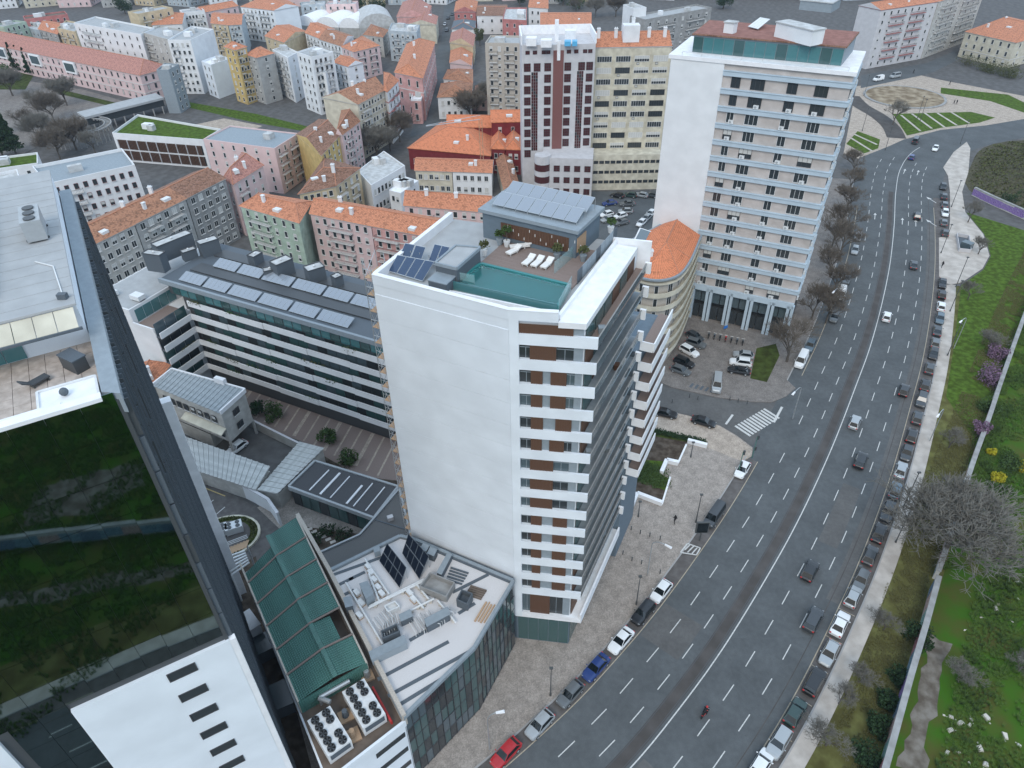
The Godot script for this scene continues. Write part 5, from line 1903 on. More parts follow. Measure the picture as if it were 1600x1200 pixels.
# ---------------------------------------------------------------- courtyard,black gravel pavilion,annex and sheds
func build_courtyard() -> void:
	var q := pts([-37.17,-83.92,-22.13,-76.71,-19.06,-83.41,-34.06,-89.89])
	var root := thing("garden_pavilion","low dark glass pavilion with black gravel roof and white skylight strips","building",v3(centre(q),0))
	var b := MB.new()
	b.prism(grow(q,-0.3),-0.1,4.3)
	part(b,"core",M.metal_dark,root)
	var u := (q[1] - q[0]).normalized();var o := Vector2(-u.y,u.x)
	var L := q[0].distance_to(q[1])
	for k in 9:
		var g := MB.new()
		g.bar(q[0] + u * (L * k / 9 + 0.1) - o * 0.25,q[0] + u * (L * (k + 1) / 9 - 0.04) - o * 0.25,0.06,0.2,3.7)
		part(g,"glass_panel",M.pane_green if k % 3 else M.pane,root)
	var gv := MB.new()
	gv.cap(grow(q,-0.2),4.42)
	part(gv,"gravel",M.gravel_dark,root)
	for k in 4:
		var p := MB.new()
		p.bar(q[k],q[(k + 1) % 4],0.36,3.8,4.62 + 0.004 * k)
		part(p,"parapet",M.metal,root)
	for s in [[0.22,0.06,0.2],[0.35,0.05,0.36],[0.47,0.06,0.16],[0.66,0.2,0.34],[0.74,0.05,0.17],[0.88,0.05,0.17]]:
		var k := MB.new()
		k.bar(q[0].lerp(q[1],s[0]).lerp(q[3].lerp(q[2],s[0]),0.1),q[0].lerp(q[1],s[0]).lerp(q[3].lerp(q[2],s[0]),0.92 - s[1]),s[2],4.42,4.56)
		part(k,"skylight_strip",M.white_coping,root)
	# connecting grey roofs
	var c := pts([-27.29,-66.26,-17.34,-72.05,-15.82,-72.38,-18.68,-82.34,-21.96,-76,-23.67,-72.84,-29.49,-69.33])
	var cr := thing("link_building","grey gravel flat roof linking the pavilion to the tower foot","building",v3(centre(c),0))
	var cm := MB.new()
	cm.prism(c,-0.1,4.9)
	part(cm,"wall",M.slate,cr)
	var cg := MB.new()
	cg.cap(grow(c,-0.25),4.96)
	part(cg,"gravel",M.gravel_mid,cr)
	for k in c.size():
		var p := MB.new()
		p.bar(c[k],c[(k + 1) % c.size()],0.3,4.7,5.2 + 0.004 * k)
		part(p,"parapet",M.metal,cr)
	var dv := MB.new()
	dv.bar(V(-21.74,-75.86),V(-16.75,-73.79),0.18,4.9,5.06)
	part(dv,"joint",M.slate,cr)
	lump(cr,"roof_vent",V(-19.33,-75.88),4.96,0.9,0.7,0.7,0.4,M.concrete_light)
	# sunken garden
	var g := thing("garden_bed","dark sunken garden with stepping stones below the pavilion","garden",v3(V(-29.71,-76.06),0))
	var gm := MB.new()
	gm.cap(pts([-35.87,-79.3,-25.29,-77.26,-31.08,-72.66,-33.18,-75.51]),0.17)
	part(gm,"soil",M.soil,g)
	for k in 7:
		lump(g,"stepping_stone",V(-33.38,-78.42).lerp(V(-28.21,-75.12),k / 6.0),0.17,0.9,0.05,0.55,0.5,M.paving_pale)
	for k in 3:
		var lf := MB.new()
		var at: Vector2 = [V(-32.06,-76),V(-27.5,-76.92),V(-30.35,-77.8)][k]
		for j in 200:
			leaf(lf,v3(at,0.5) + Vector3(rng.randf_range(-1.2,1.2),rng.randf_range(-0.3,0.7),rng.randf_range(-1.2,1.2)),0.2)
		part(lf,"shrub",M.leaf_dark,g)
	# paved court in front of the banded block
	var ct := sheet("court_paving",pts([-62.72,-120.32,-21.6,-99.31,-18.07,-87.74,-27.2,-89.55,-39.54,-99.86,-49.18,-104.68,-54.75,-115.75]),0.15,M.wood_deck)
	for k in 15:
		var s := MB.new()
		var t := k / 14.0
		var p := V(-53.06,-115.27).lerp(V(-21.84,-99.32),t);var r := V(-54.03,-109.62).lerp(V(-23.94,-90.23),t)
		s.bar(p,r,0.35 if k % 3 else 0.7,0.14,0.165)
		part(s,"light_strip",M.paving_light,ct)
	sheet("planting_strip",pts([-39.46,-99.5,-27.33,-90.33,-20.43,-89.04,-20.03,-87.49,-27.78,-90.35,-34.34,-94.57]),0.175,M.soil)
	var bw := thing("court_wall","long white weathered wall dividing the court from the yard","wall",v3(V(-43.14,-99.97),0))
	var bm := MB.new()
	bm.bar(V(-51.92,-105.71),V(-38.96,-97.24),0.3,0,2.0)
	part(bm,"wall",M.plaster_dirty,bw)
	var bc := MB.new()
	bc.bar(V(-51.92,-105.71),V(-38.96,-97.24),0.4,2.0,2.1)
	part(bc,"coping",M.concrete_light,bw)
func ribbed_roof(root: Node3D,q: PackedVector2Array,y0: float,y1: float,n: int,m: Material) -> void:
	# sheet strips with raised seams,front edge q0..q1 at y0,back edge at y1
	for k in n:
		var t0 := float(k) / n;var t1 := (k + 1.0) / n
		var b := MB.new()
		var a := v3(q[0].lerp(q[1],t0),y0);var c := v3(q[0].lerp(q[1],t1),y0)
		var d := v3(q[3].lerp(q[2],t1),y1);var e := v3(q[3].lerp(q[2],t0),y1)
		var up := Vector3(0,0.16,0)
		var w := 0.62
		b.hexa([a,a.lerp(c,w),e.lerp(d,w),e],[a + up * 0.3,a.lerp(c,w) + up * 0.3,e.lerp(d,w) + up * 0.3,e + up * 0.3])
		b.hexa([a.lerp(c,w),c,d,e.lerp(d,w)],[a.lerp(c,w + 0.06) + up,c - (c - a) * 0.06 + up,d - (d - e) * 0.06 + up,e.lerp(d,w + 0.06) + up])
		part(b,"roof_sheet",m,root)
func build_sheds() -> void:
	# two-storey annex with ribbed roof,on a stilt
	var q := pts([-65.54,-104.58,-50.71,-96.31,-48.1,-102.49,-63.69,-109.21])
	var root := thing("annex_building","white two-storey annex with grey ribbed roof standing on stilts","building",v3(centre(q),0))
	var b := MB.new()
	b.prism(grow(q,-0.15),3.2,9.9)
	b.prism(PackedVector2Array([q[0],q[0].lerp(q[1],0.7),q[3].lerp(q[2],0.7),q[3]]),-0.1,3.2,false)
	part(b,"wall",M.plaster_dirty,root)
	ribbed_roof(root,q,10.0,10.5,17,M.sheet_grey)
	for k in [1,2,3]:
		var e := MB.new()
		e.bar(q[k],q[(k + 1) % 4],0.28,9.9,10.75 + 0.004 * k)
		part(e,"parapet",M.white_coping,root)
	var cb := MB.new()
	cb.xf = Transform3D(Basis(Vector3.UP,-(q[2] - q[3]).angle()),v3(q[3].lerp(q[2],0.68),10.7))
	cb.box(Vector3(0,0.3,0),Vector3(2.2,1.2,0.8))
	part(cb,"chimney",M.white_coping,root)
	windows(root,q[0],q[1],7.3,1,3.0,8,1.1,1.4,"dark",1.5)
	windows(root,q[0].lerp(q[1],0.45),q[1],4.2,1,3.0,4,1.1,1.4,"dark",0.5)
	windows(root,q[1],q[2],4.4,2,3.0,1,1.5,1.3,"dark",1.5)
	var aw := MB.new()
	var u := (q[1] - q[0]).normalized();var o := Vector2(-u.y,u.x)
	var a0 := q[0].lerp(q[1],0.4);var a1 := q[1]
	aw.hexa([v3(a0 + o * 1.3,5.9),v3(a1 + o * 1.3,5.9),v3(a1 - o * 0.1,6.5),v3(a0 - o * 0.1,6.5)],[v3(a0 + o * 1.3,6.02),v3(a1 + o * 1.3,6.02),v3(a1 - o * 0.1,6.62),v3(a0 - o * 0.1,6.62)])
	part(aw,"canopy",M.plaster_cream,root)
	for s in [0.03,0.97]:
		var st := MB.new()
		var p := q[1].lerp(q[2],s)
		st.box(v3(p - u * 0.3,1.55),Vector3(0.4,3.3,0.4))
		part(st,"stilt",M.plaster_dirty,root)
	# tiled house end beside it
	house("tiled_shed","white house end with orange tile roof behind the louvred office","house",pts([-71.87,-99.41,-66.33,-105.5,-65.49,-112.67,-72.94,-111.89]),9.0,M.plaster_dirty,{"roof": "gable","axis": 1,"rise": 1.2,"floors": 2,"win": [[2,1.0,1.1,"dark"]],"over": 0.2})
	# long ribbed sheds
	var sheds := [[pts([-60,-91.48,-42.9,-84.27,-41.51,-88.89,-65.23,-100.04]),21,"long low shed with white ribbed roof beside the annex"],[pts([-42.69,-84.27,-38.98,-83.01,-33.39,-93.93,-38.28,-96.09]),5,"short low shed with white ribbed roof by the court wall"]]
	for s in sheds:
		var sq: PackedVector2Array = s[0]
		var t := thing("ribbed_shed",s[2],"shed",v3(centre(sq),0))
		var w := MB.new()
		w.prism(grow(sq,-0.2),-0.1,3.3)
		part(w,"wall",M.plaster_dirty,t)
		if s[1] == 5:
			ribbed_roof(t,PackedVector2Array([sq[3],sq[0],sq[1],sq[2]]),3.4,3.7,11,M.sheet_white)
		else:
			ribbed_roof(t,sq,3.4,4.3,s[1],M.sheet_white)
	# grey hut and clutter by the annex
	house("yard_hut","small grey hut with flat roof in the yard corner","hut",pts([-67.75,-104.48,-64.83,-105.71,-66.43,-108.07,-69.05,-106.61]),4.5,M.plaster_grey,{"roof": "flat","parapet": 0.2,"floors": 1,"win": [[1,1.2,1.0,"dark"]]})
	# curving white wall with the car park below
	var wl := smooth(pts([-64.48,-98,-57.41,-92.8,-49.09,-87.86,-43.82,-84.73,-40.55,-82.48,-38.19,-79.36]),2.0)
	var wr := thing("curved_wall","curved white retaining wall along the small car park","wall",v3(wl[wl.size() / 2],0))
	var wm := MB.new()
	wall_line(wm,wl,0.35,0,3.1)
	part(wm,"wall",M.plaster_white,wr)
	var wc := MB.new()
	wall_line(wc,wl,0.5,3.1,3.22)
	part(wc,"coping",M.concrete_light,wr)
	var lot := sheet("car_park",pts([-63.53,-95.44,-57.03,-91.67,-43.55,-83.71,-37.93,-78.27,-36.38,-71.8,-43.67,-69.57,-54.04,-82.85]),0.15,M.bay)
	for s in [[V(-55.13,-82.88),V(-53.39,-86.78)],[V(-53.23,-81.7),V(-51.19,-85.38)],[V(-50.97,-79.98),V(-48.73,-83.71)],[V(-55.77,-85.07),V(-52.19,-83.09)]]:
		var m := MB.new()
		m.bar(s[0],s[1],0.14,0.15,0.165)
		part(m,"bay_line",M.paint,lot)
	var yl := MB.new()
	yl.bar(V(-54.72,-88.79),V(-49.48,-86.22),0.2,0.15,0.165)
	part(yl,"yellow_line",M.paint_yellow,lot)
	var red := MB.new()
	red.cap(pts([-53.95,-82.57,-52.86,-85.13,-51.04,-84.21,-51.85,-81.38]),0.155)
	part(red,"red_bay",M.plaster_pink,lot)
	# oval planter with condensers
	var oc := V(-46.67,-76.9)
	var ov := PackedVector2Array();var oi := PackedVector2Array();var o2 := PackedVector2Array()
	for k in 28:
		var an := -TAU * k / 28
		var d := Vector2(cos(an) * 5.6,sin(an) * 4.6).rotated(-0.25)
		ov.append(oc + d);oi.append(oc + d * 0.93);o2.append(oc + d * 0.72)
	var pl := thing("oval_planter","oval planter ring with low hedge round two condensers","planter",v3(oc,0))
	var pm := MB.new()
	pm.prism(ov,0,0.55)
	part(pm,"kerb",M.plaster_cream,pl)
	var ps := MB.new()
	ps.cap(oi,0.57)
	part(ps,"soil",M.lawn,pl)
	var pi := MB.new()
	pi.prism(o2,0.5,0.62)
	part(pi,"paving",M.bay,pl)
	var hd := MB.new()
	for k in 900:
		var an := rng.randf() * TAU
		var d := Vector2(cos(an) * 5.6,sin(an) * 4.6).rotated(-0.25) * rng.randf_range(0.77,0.9)
		leaf(hd,v3(oc + d,0.62 + rng.randf() * 0.35),0.17)
	part(hd,"hedge",M.leaf_olive,pl)
	for s in [[V(-47.46,-77.45),"left condenser with four fans inside the oval planter"],[V(-45.25,-78.06),"right condenser with four fans inside the oval planter"]]:
		var t := thing("condenser",s[1],"condenser",v3(s[0],0.62))
		org[t] = Vector3.ZERO
		t.rotation.y = 0.4
		var m := MB.new()
		m.box(Vector3(0,0.75,0),Vector3(2.6,1.3,1.7))
		part(m,"casing",M.metal_white,t)
		for i in 2:
			for j in 2:
				var f := MB.new()
				f.tube(Vector3(-0.65 + i * 1.3,1.4,-0.4 + j * 0.8),Vector3(-0.65 + i * 1.3,1.5,-0.4 + j * 0.8),0.36,0.34,14,true)
				part(f,"fan",M.metal_dark,t)
	# timber stair and pipes by the green roof
	var wk := thing("timber_walkway","pale timber walkway between office block and green roof","walkway",v3(V(-45.58,-74.29),0))
	for k in 12:
		var m := MB.new()
		var p := V(-44.54,-68.21).lerp(V(-40.09,-70.71),k / 11.0)
		m.box(v3(p,6.0),Vector3(0.4,0.08,1.5))
		part(m,"board",M.wood_plank,wk)
	for k in 3:
		var m := MB.new()
		m.tube(v3(V(-45.24,-68.93),6.3 + k * 0.3),v3(V(-40.07,-71.69),6.3 + k * 0.3),0.05,0.05,5)
		part(m,"rail",M.metal_white,wk)
	for k in 4:
		var m := MB.new()
		var p := V(-44.54,-68.21).lerp(V(-40.09,-70.71),k / 3.0)
		m.box(v3(p,3.0),Vector3(0.2,6.0,0.2))
		part(m,"post",M.galvanised,wk)
	for k in 6:
		var t := thing("white_duct","white bent duct %s of six below the timber walkway" % ["first","second","third","fourth","fifth","last"][k],"duct",v3(V(-41.74,-68),5),"bent ducts by the walkway")
		var m := MB.new()
		var p := V(-42.37,-68.16).lerp(V(-40.58,-64.93),k / 5.0);var r := V(-39.87,-69.27).lerp(V(-38.63,-67.14),k / 5.0)
		m.tube(v3(p,6.2),v3(r,6.2),0.15,0.15,7,true)
		m.tube(v3(p,6.2),v3(p,0.1),0.15,0.15,7,true)
		part(m,"duct",M.metal_white,t)
	# narrow yard strip
	for s in [[pts([-36.64,-57.03,-35.24,-58.28,-37.37,-60.67,-38.77,-59.41]),"small white shed in the narrow yard beside the green roof","white"],[pts([-35.32,-54.4,-33.25,-55.68,-34.72,-58.06,-36.8,-56.78]),"dark glazed lean-to in the narrow yard, upper of two","dark"],[pts([-30.99,-46.71,-28.68,-47.83,-30.25,-51.07,-32.56,-49.95]),"dark glazed lean-to in the narrow yard, lower of two","dark"]]:
		var sq: PackedVector2Array = s[0]
		var t := thing("yard_shed",s[1],"shed",v3(centre(sq),0))
		var m := MB.new()
		m.prism(sq,0,4.0 if s[2] == "white" else 2.4)
		part(m,"wall",M.plaster_cool if s[2] == "white" else M.slate,t)
		var r := MB.new()
		r.prism(grow(sq,0.1),4.0 if s[2] == "white" else 2.4,4.12 if s[2] == "white" else 2.5)
		part(r,"roof",M.white_coping if s[2] == "white" else M.pane_slate,t)
	sheet("yard",pts([-48.41,-66.21,-40.72,-73.16,-23.54,-37.14,-28.71,-33.84]),0.16,M.soil)
# ---------------------------------------------------------------- banded white block round the court
func band_wall(root: Node3D,p: Vector2,q: Vector2,tops: Array,bh: float,segs: int,jog: float) -> void:
	var u := (q - p).normalized();var o := Vector2(-u.y,u.x)
	var L := p.distance_to(q)
	for y in tops:
		for k in segs:
			var b := MB.new()
			var f := jog if (k + int(y)) % 2 else 0.0
			var a := p + u * (L * k / segs);var c := p + u * (L * (k + 1) / segs - 0.02)
			b.prism(PackedVector2Array([a + o * (0.1 - f),c + o * (0.1 - f),c - o * (0.12 + f),a - o * (0.12 + f)]),y - bh,y)
			part(b,"balcony_band",M.plaster_white,root)
		var fl := MB.new()
		fl.prism(PackedVector2Array([p + o * -0.1,q + o * -0.1,q - o * 1.25,p - o * 1.25]),y - bh + 0.02,y - bh + 0.25)
		part(fl,"balcony_floor",M.slate,root)
		var ng := int(L / 2.1)
		for k in ng:
			var g := MB.new()
			g.bar(p + u * (L * k / ng + 0.06) - o * 1.0,p + u * (L * (k + 1) / ng - 0.04) - o * 1.0,0.06,y - bh + 0.3,y + 1.7)
			part(g,"glazing",[M.pane_green,M.pane,M.pane_slate][rng.randi() % 3],root)
		for k in int(L / 5.0):
			if rng.randf() < 0.25:
				var lf := MB.new()
				var c := p + u * rng.randf_range(1,L - 1)
				for j in 60:
					leaf(lf,v3(c + u * rng.randf_range(-1.6,1.6) - o * rng.randf_range(-0.1,0.4),y + rng.randf_range(-0.45,0.35)),0.16)
				part(lf,"balcony_plants",M.leaf_olive if rng.randf() < 0.5 else M.leaf,root)
func build_terraced_block() -> void:
	var d := Vector2(0.89,0.455);var bk := Vector2(0.455,-0.89)
	var I := Vector2(-61.7,-118.8);var P1 := I + d * 47.0
	var E := I - bk * 7.6
	var root := thing("banded_apartments","L-shaped white apartment block with long balcony bands round a court","building",v3(I + d * 20 + bk * 8,0))
	var b := MB.new()
	b.prism(PackedVector2Array([I - d * 2.0 + bk * 1.05,P1 + bk * 1.05,P1 + bk * 16,I - d * 2.0 + bk * 16]),-0.1,22.0)
	part(b,"wall",M.metal_dark,root)
	var tops := [4.8,7.75,10.7,13.65,16.6,19.5]
	rng.seed = 44
	band_wall(root,I,P1,tops,1.2,5,0.12)
	band_wall(root,E,I + Vector2(-0.05,0.0),tops.slice(0,5),1.25,2,0.0)
	# wing with blank white end
	var w := MB.new()
	var Wl := E - d * 17.0
	w.prism(PackedVector2Array([Wl,E - d * 1.2,E - d * 1.2 + bk * 24,Wl + bk * 24]),-0.1,16.6)
	w.prism(PackedVector2Array([Wl,E - d * 6.5,E - d * 6.5 + bk * 24,Wl + bk * 24]),16.6,20.0)
	part(w,"wing_wall",M.plaster_white,root)
	var wr := MB.new()
	wr.cap(grow(PackedVector2Array([Wl,E - d * 6.5,E - d * 6.5 + bk * 24,Wl + bk * 24]),-0.3),20.06)
	part(wr,"wing_roof",M.roof_grey,root)
	for k in 5:
		var g := MB.new()
		g.bar(E - d * 6.46 + bk * (1.0 + k * 1.9),E - d * 6.46 + bk * (2.8 + k * 1.9),0.06,16.9,19.4)
		part(g,"glazing",M.pane_teal,root)
	var tp := MB.new()
	tp.cap(PackedVector2Array([E - d * 6.4,E - d * 1.3,E - d * 1.3 + bk * 8,E - d * 6.4 + bk * 8]),16.68)
	part(tp,"terrace",M.wood_deck,root)
	for s in [[E - d * 6.6,E - d * 1.2],[E - d * 1.25,E - d * 1.25 + bk * 8]]:
		var tb := MB.new()
		tb.bar(s[0],s[1],0.3,16.6,17.3)
		part(tb,"terrace_parapet",M.plaster_white,root)
	for s in [[2.5,2.0,4.0,2.2],[9.2,3.5,2.4,1.6]]:
		var fr := thing("roof_unit_frame","white framed air unit %s on the wing roof" % ["near the left corner" if s[0] < 5 else "beside the terrace"],"roof unit",v3(Wl + d * s[0] + bk * s[1],20.06))
		lump(fr,"casing",Wl + d * s[0] + bk * s[1],20.3,s[2],0.9,s[3],-d.angle(),M.metal_white)
		lump(fr,"skid",Wl + d * s[0] + bk * s[1],20.06,s[2] * 0.9,0.24,s[3] * 0.8,-d.angle(),M.metal_dark)
	# set-back top storey,roof and fascia
	var tg := MB.new()
	tg.prism(PackedVector2Array([I - d * 5.0 + bk * 0.9,P1 + bk * 0.9,P1 + bk * 15.5,I - d * 5.0 + bk * 15.5]),19.5,22.2)
	part(tg,"top_storey",M.metal_dark,root)
	for k in 24:
		var g := MB.new()
		g.bar(I + d * (-4.0 + k * 2.1) + bk * 0.85,I + d * (-2.1 + k * 2.1) + bk * 0.85,0.06,19.7,21.9)
		part(g,"glazing",M.pane_teal if k % 3 else M.pane_green,root)
	var rf := MB.new()
	var rq := PackedVector2Array([I - d * 6.0 + bk * 0.2,P1 + bk * 0.2,P1 + bk * 16.4,I - d * 6.0 + bk * 16.4])
	rf.prism(rq,22.2,22.7)
	part(rf,"roof",M.slate,root)
	var fs := MB.new()
	fs.bar(rq[0],rq[1],0.5,22.0,22.95)
	part(fs,"fascia",M.slate_light,root)
	for s in [[5.2,6.6],[11.6,12.6]]:
		var dk := MB.new()
		dk.prism(PackedVector2Array([I - d * 3.0 + bk * s[0],P1 + bk * s[0],P1 + bk * (s[1] + 1.6),I - d * 3.0 + bk * (s[1] + 1.6)]),22.7,23.0)
		part(dk,"roof_step",M.metal_dark,root)
	# collectors on the roof,two rows
	for row in 2:
		var t := thing("solar_row",["front row of pale solar collectors on the banded block","rear row of pale solar collectors on the banded block"][row],"solar panels",v3(I + d * 20 + bk * (2.5 + row * 6.3),22.7))
		var y := 22.9 + row * 0.3
		var s := -2.0 + row * 2.5
		var grp := [5,5,6,6,5,6]
		for k in grp.size():
			var len: float = grp[k] * 1.12
			var a := I + d * s + bk * (1.3 + row * 6.4)
			var c := I + d * (s + len) + bk * (1.3 + row * 6.4)
			solar_panel(t,v3(a,y),v3(c,y),v3(c + bk * 2.3,y + 0.75),v3(a + bk * 2.3,y + 0.75),grp[k],1,M.solar_pale,0.05)
			s += len + 0.5
	# dark slate chimneys
	var chs := [[pts([-68.14,-125.58,-64.97,-123.62,-67.04,-125.27,-71.07,-126.76]),0],[pts([-68.67,-128.13,-63.81,-134.05,-65.67,-135.57,-70.53,-129.66]),3.4],[pts([-60.9,-129.63,-57.97,-131.99,-59.35,-133.7,-62.28,-131.34]),3.0],[pts([-64.21,-128.47,-62.16,-130.27,-63.22,-131.47,-65.26,-129.67]),1.8],[pts([-43.45,-119.93,-40.95,-122.57,-42.69,-124.22,-45.19,-121.58]),3.2],[pts([-37.14,-117.95,-34.42,-119.78,-35.76,-121.77,-38.48,-119.95]),2.9],[pts([-32,-116.43,-30.79,-117.56,-31.88,-118.73,-33.1,-117.6]),2.2],[pts([-70.43,-125.27,-66.66,-124.08,-66.11,-125.79,-69.88,-126.99]),3.6],[pts([-46.34,-120.63,-44.02,-121.52,-44.6,-123.01,-46.91,-122.12]),1.6],[pts([-49.36,-125.35,-48.17,-127.41,-49.73,-128.31,-50.92,-126.25]),2.2]]
	var nm := ["","large dark slate roof house at the banded block's left end","dark slate vent stack second from the left on banded block","short dark slate stack between the left solar groups","tall dark slate stack above the green house","dark slate stack beside the pink house","slim dark slate stack nearest the white tower","tall dark slate stack at the wing corner","squat dark slate stack among the rear collectors","dark slate stack behind the rear collectors at middle"]
	for k in range(1,chs.size()):
		var q: PackedVector2Array = chs[k][0]
		var t := thing("slate_stack",nm[k],"roof stack",v3(centre(q),22.7),"slate stacks on the banded block")
		var m := MB.new()
		m.prism(q,22.6,22.7 + chs[k][1])
		part(m,"body",M.slate,t)
		var c := MB.new()
		for e in 4:
			c.bar(q[e],q[(e + 1) % 4],0.12,22.7 + chs[k][1],22.9 + chs[k][1] + 0.003 * e)
		part(c,"rim",M.metal_dark,t)
		var g := MB.new()
		g.cap(grow(q,-0.08),22.72 + chs[k][1])
		part(g,"top",M.roof_pale,t)
		var v := MB.new()
		ball(v,v3(centre(q),22.95 + chs[k][1]),0.22,8,5)
		part(v,"vent",M.metal_white,t)
# ---------------------------------------------------------------- stone and blue office tower
func build_tower_b() -> void:
	var FL := Vector2(31.4,-144.9);var FR := Vector2(60.2,-130.3)
	var u := (FR - FL).normalized();var o := Vector2(-u.y,u.x);var bk := -o
	var L := FL.distance_to(FR)
	var D := 15.0
	var W := 10.1
	var root := thing("stone_office_tower","tall stone office tower with pale blue bands and blank white end","building",v3(FL + u * L * 0.5 + bk * D * 0.5,0))
	var b := MB.new()
	b.prism(PackedVector2Array([FL + u * W,FR,FR + bk * D,FL + u * W + bk * D]),8.4,54.8)
	part(b,"wall",M.stone_tower,root)
	var wh := MB.new()
	wh.prism(PackedVector2Array([FL + o * 0.3,FL + u * W + o * 0.3,FL + u * W + bk * D,FL + bk * D]),-0.1,55.4)
	part(wh,"blank_wall",M.plaster_white,root)
	# stone cladding slabs as shallow panels
	var fh := 3.2
	rng.seed = 12
	var sb := wall_frame(FL,FR)
	var ac := MB.new()
	ac.box(Vector3(0,0.32,0.22),Vector3(0.95,0.66,0.4))
	var fan := MB.new()
	fan.xf = Transform3D(Basis(Vector3.RIGHT,PI / 2),Vector3(-0.1,0.32,0.43))
	fan.disc(Vector3.ZERO,0.24,10)
	var acm := mesh_of([[ac,M.metal_white],[fan,M.metal]])
	var cl := MB.new()
	cl.box(Vector3(0,0,0),Vector3(1.28,2.1,0.05))
	var clm := mesh_of([[cl,M.stone_tower]])
	var wcols := [[0.085,1.7],[0.265,2.5],[0.54,1.8],[0.765,2.6]]
	for r in 14:
		var y := 9.0 + r * fh
		var bd := MB.new()
		bd.bar(FL + u * W + o * 0.2,FR + u * 0.2 + o * 0.2,0.5,y + 2.15,y + 3.0)
		part(bd,"band",M.band_blue,root)
		var bl := MB.new()
		bl.bar(FL + u * W + o * 0.26,FR + u * 0.26 + o * 0.26,0.66,y + 3.0,y + 3.12)
		part(bl,"band_ledge",M.band_blue,root)
		var bs := MB.new()
		bs.bar(FR + u * 0.2,FR + u * 0.2 + bk * D,0.5,y + 2.15,y + 3.0)
		part(bs,"band",M.band_blue,root)
		for c in wcols:
			var z := rng.randf()
			var wd: float = c[1] if z < 0.6 else c[1] - 0.3
			var kind := "dark_nosill" if r > 11 else ("dark_nosill_blind" if z < 0.2 else "white_nosill")
			inst(window_mesh(snappedf(wd,0.1),1.95,kind),"window",root,Transform3D(sb,v3(FL + u * (W + (L - W) * c[0] + 0.6),y + 0.12)))
			if r < 13 and rng.randf() < 0.55:
				inst(acm,"air_conditioner",root,Transform3D(sb,v3(FL + u * (W + (L - W) * c[0] + rng.randf_range(0.0,1.2)),y + 0.05)))
		for k in 17:
			var s := (k + 0.5) / 17.0
			var clash := false
			for c in wcols:
				if absf(s - c[0] - 0.026) * (L - W) < c[1] * 0.5 + 0.5: clash = true
			if not clash:
				inst(clm,"stone_panel",root,Transform3D(sb,v3(FL + u * (W + (L - W) * s),y + 1.1)))
		var ss := wall_frame(FR,FR + bk * D)
		for k in 4:
			inst(window_mesh(1.8,1.9,"dark_nosill"),"window",root,Transform3D(ss,v3(FR + bk * (2.0 + k * 3.5),y + 0.15)))
			if rng.randf() < 0.8:
				inst(acm,"air_conditioner",root,Transform3D(ss,v3(FR + bk * (2.0 + k * 3.5 + rng.randf_range(-0.6,0.6)),y - 0.1)))
	# colonnade
	for k in 6:
		var s := W + (L - W) * k / 5.0
		if k == 0: s += 0.5
		if k == 5: s -= 0.5
		for e in [-0.42,0.42]:
			var p := MB.new()
			p.bar(FL + u * (s + e - 0.3) + o * 0.1,FL + u * (s + e + 0.3) + o * 0.1,0.9,-0.1,8.4)
			part(p,"pier",M.band_blue,root)
	var bm := MB.new()
	bm.bar(FL + u * W + o * 0.25,FR + o * 0.25,0.6,7.7,9.0)
	part(bm,"colonnade_beam",M.band_blue,root)
	var gi := MB.new()
	gi.prism(PackedVector2Array([FL + u * W + bk * 2.5,FR + bk * 2.5,FR + bk * D,FL + u * W + bk * D]),-0.1,8.4,false)
	part(gi,"ground_floor",M.metal_dark,root)
	for k in 10:
		for j in 2:
			var g := MB.new()
			var s := W + 0.6 + k * 2.1
			g.bar(FL + u * s + bk * 0.6,FL + u * (s + 1.9) + bk * 0.6,0.06,0.3 + j * 4.2,3.6 + j * 4.0)
			part(g,"shop_pane",M.pane if j == 0 else M.pane_slate,root)
	# cornice,roof terrace and glazed penthouse
	var cn := MB.new()
	cn.prism(grow(PackedVector2Array([FL,FR,FR + bk * D,FL + bk * D]),0.45),54.8,55.5)
	part(cn,"cornice",M.white_coping,root)
	var pe := MB.new()
	var pq := PackedVector2Array([FL + u * 3.2 + bk * 2.4,FR - u * 2.6 + bk * 2.4,FR - u * 1.8 + bk * (D - 0.5),FL + u * 3.2 + bk * (D - 0.5)])
	pe.prism(pq,55.4,58.6)
	part(pe,"penthouse",M.slate_light,root)
	var PL := pq[0].distance_to(pq[1])
	for k in 14:
		var g := MB.new()
		g.bar(pq[0] + u * (PL * k / 14 + 0.05) + o * 0.06,pq[0] + u * (PL * (k + 1) / 14 - 0.05) + o * 0.06,0.06,55.7,58.3)
		part(g,"penthouse_pane",M.pane_teal if k % 4 else M.pane_green,root)
	var pr := MB.new()
	pr.prism(grow(pq,0.3),58.6,58.85)
	part(pr,"penthouse_roof",M.tile_old,root)
	M.roof_red = M.get("roof_red",mat("roof_red",lin(0.3,0.15,0.125),0.9,"worn",0.1))
	var ps := MB.new()
	ps.cap(grow(pq,0.12),58.86)
	part(ps,"roof_coating",M.roof_red,root)
	var rl := MB.new()
	rl.bar(FL + o * 0.2 + u * 2,FR + o * 0.2 - u * 1,0.08,56.1,56.2)
	for k in 9:
		var p := (FL + u * 2).lerp(FR - u,k / 8.0) + o * 0.2
		rl.bar(p - u * 0.05,p + u * 0.05,0.08,55.5,56.1)
	part(rl,"roof_railing",M.metal_white,root)
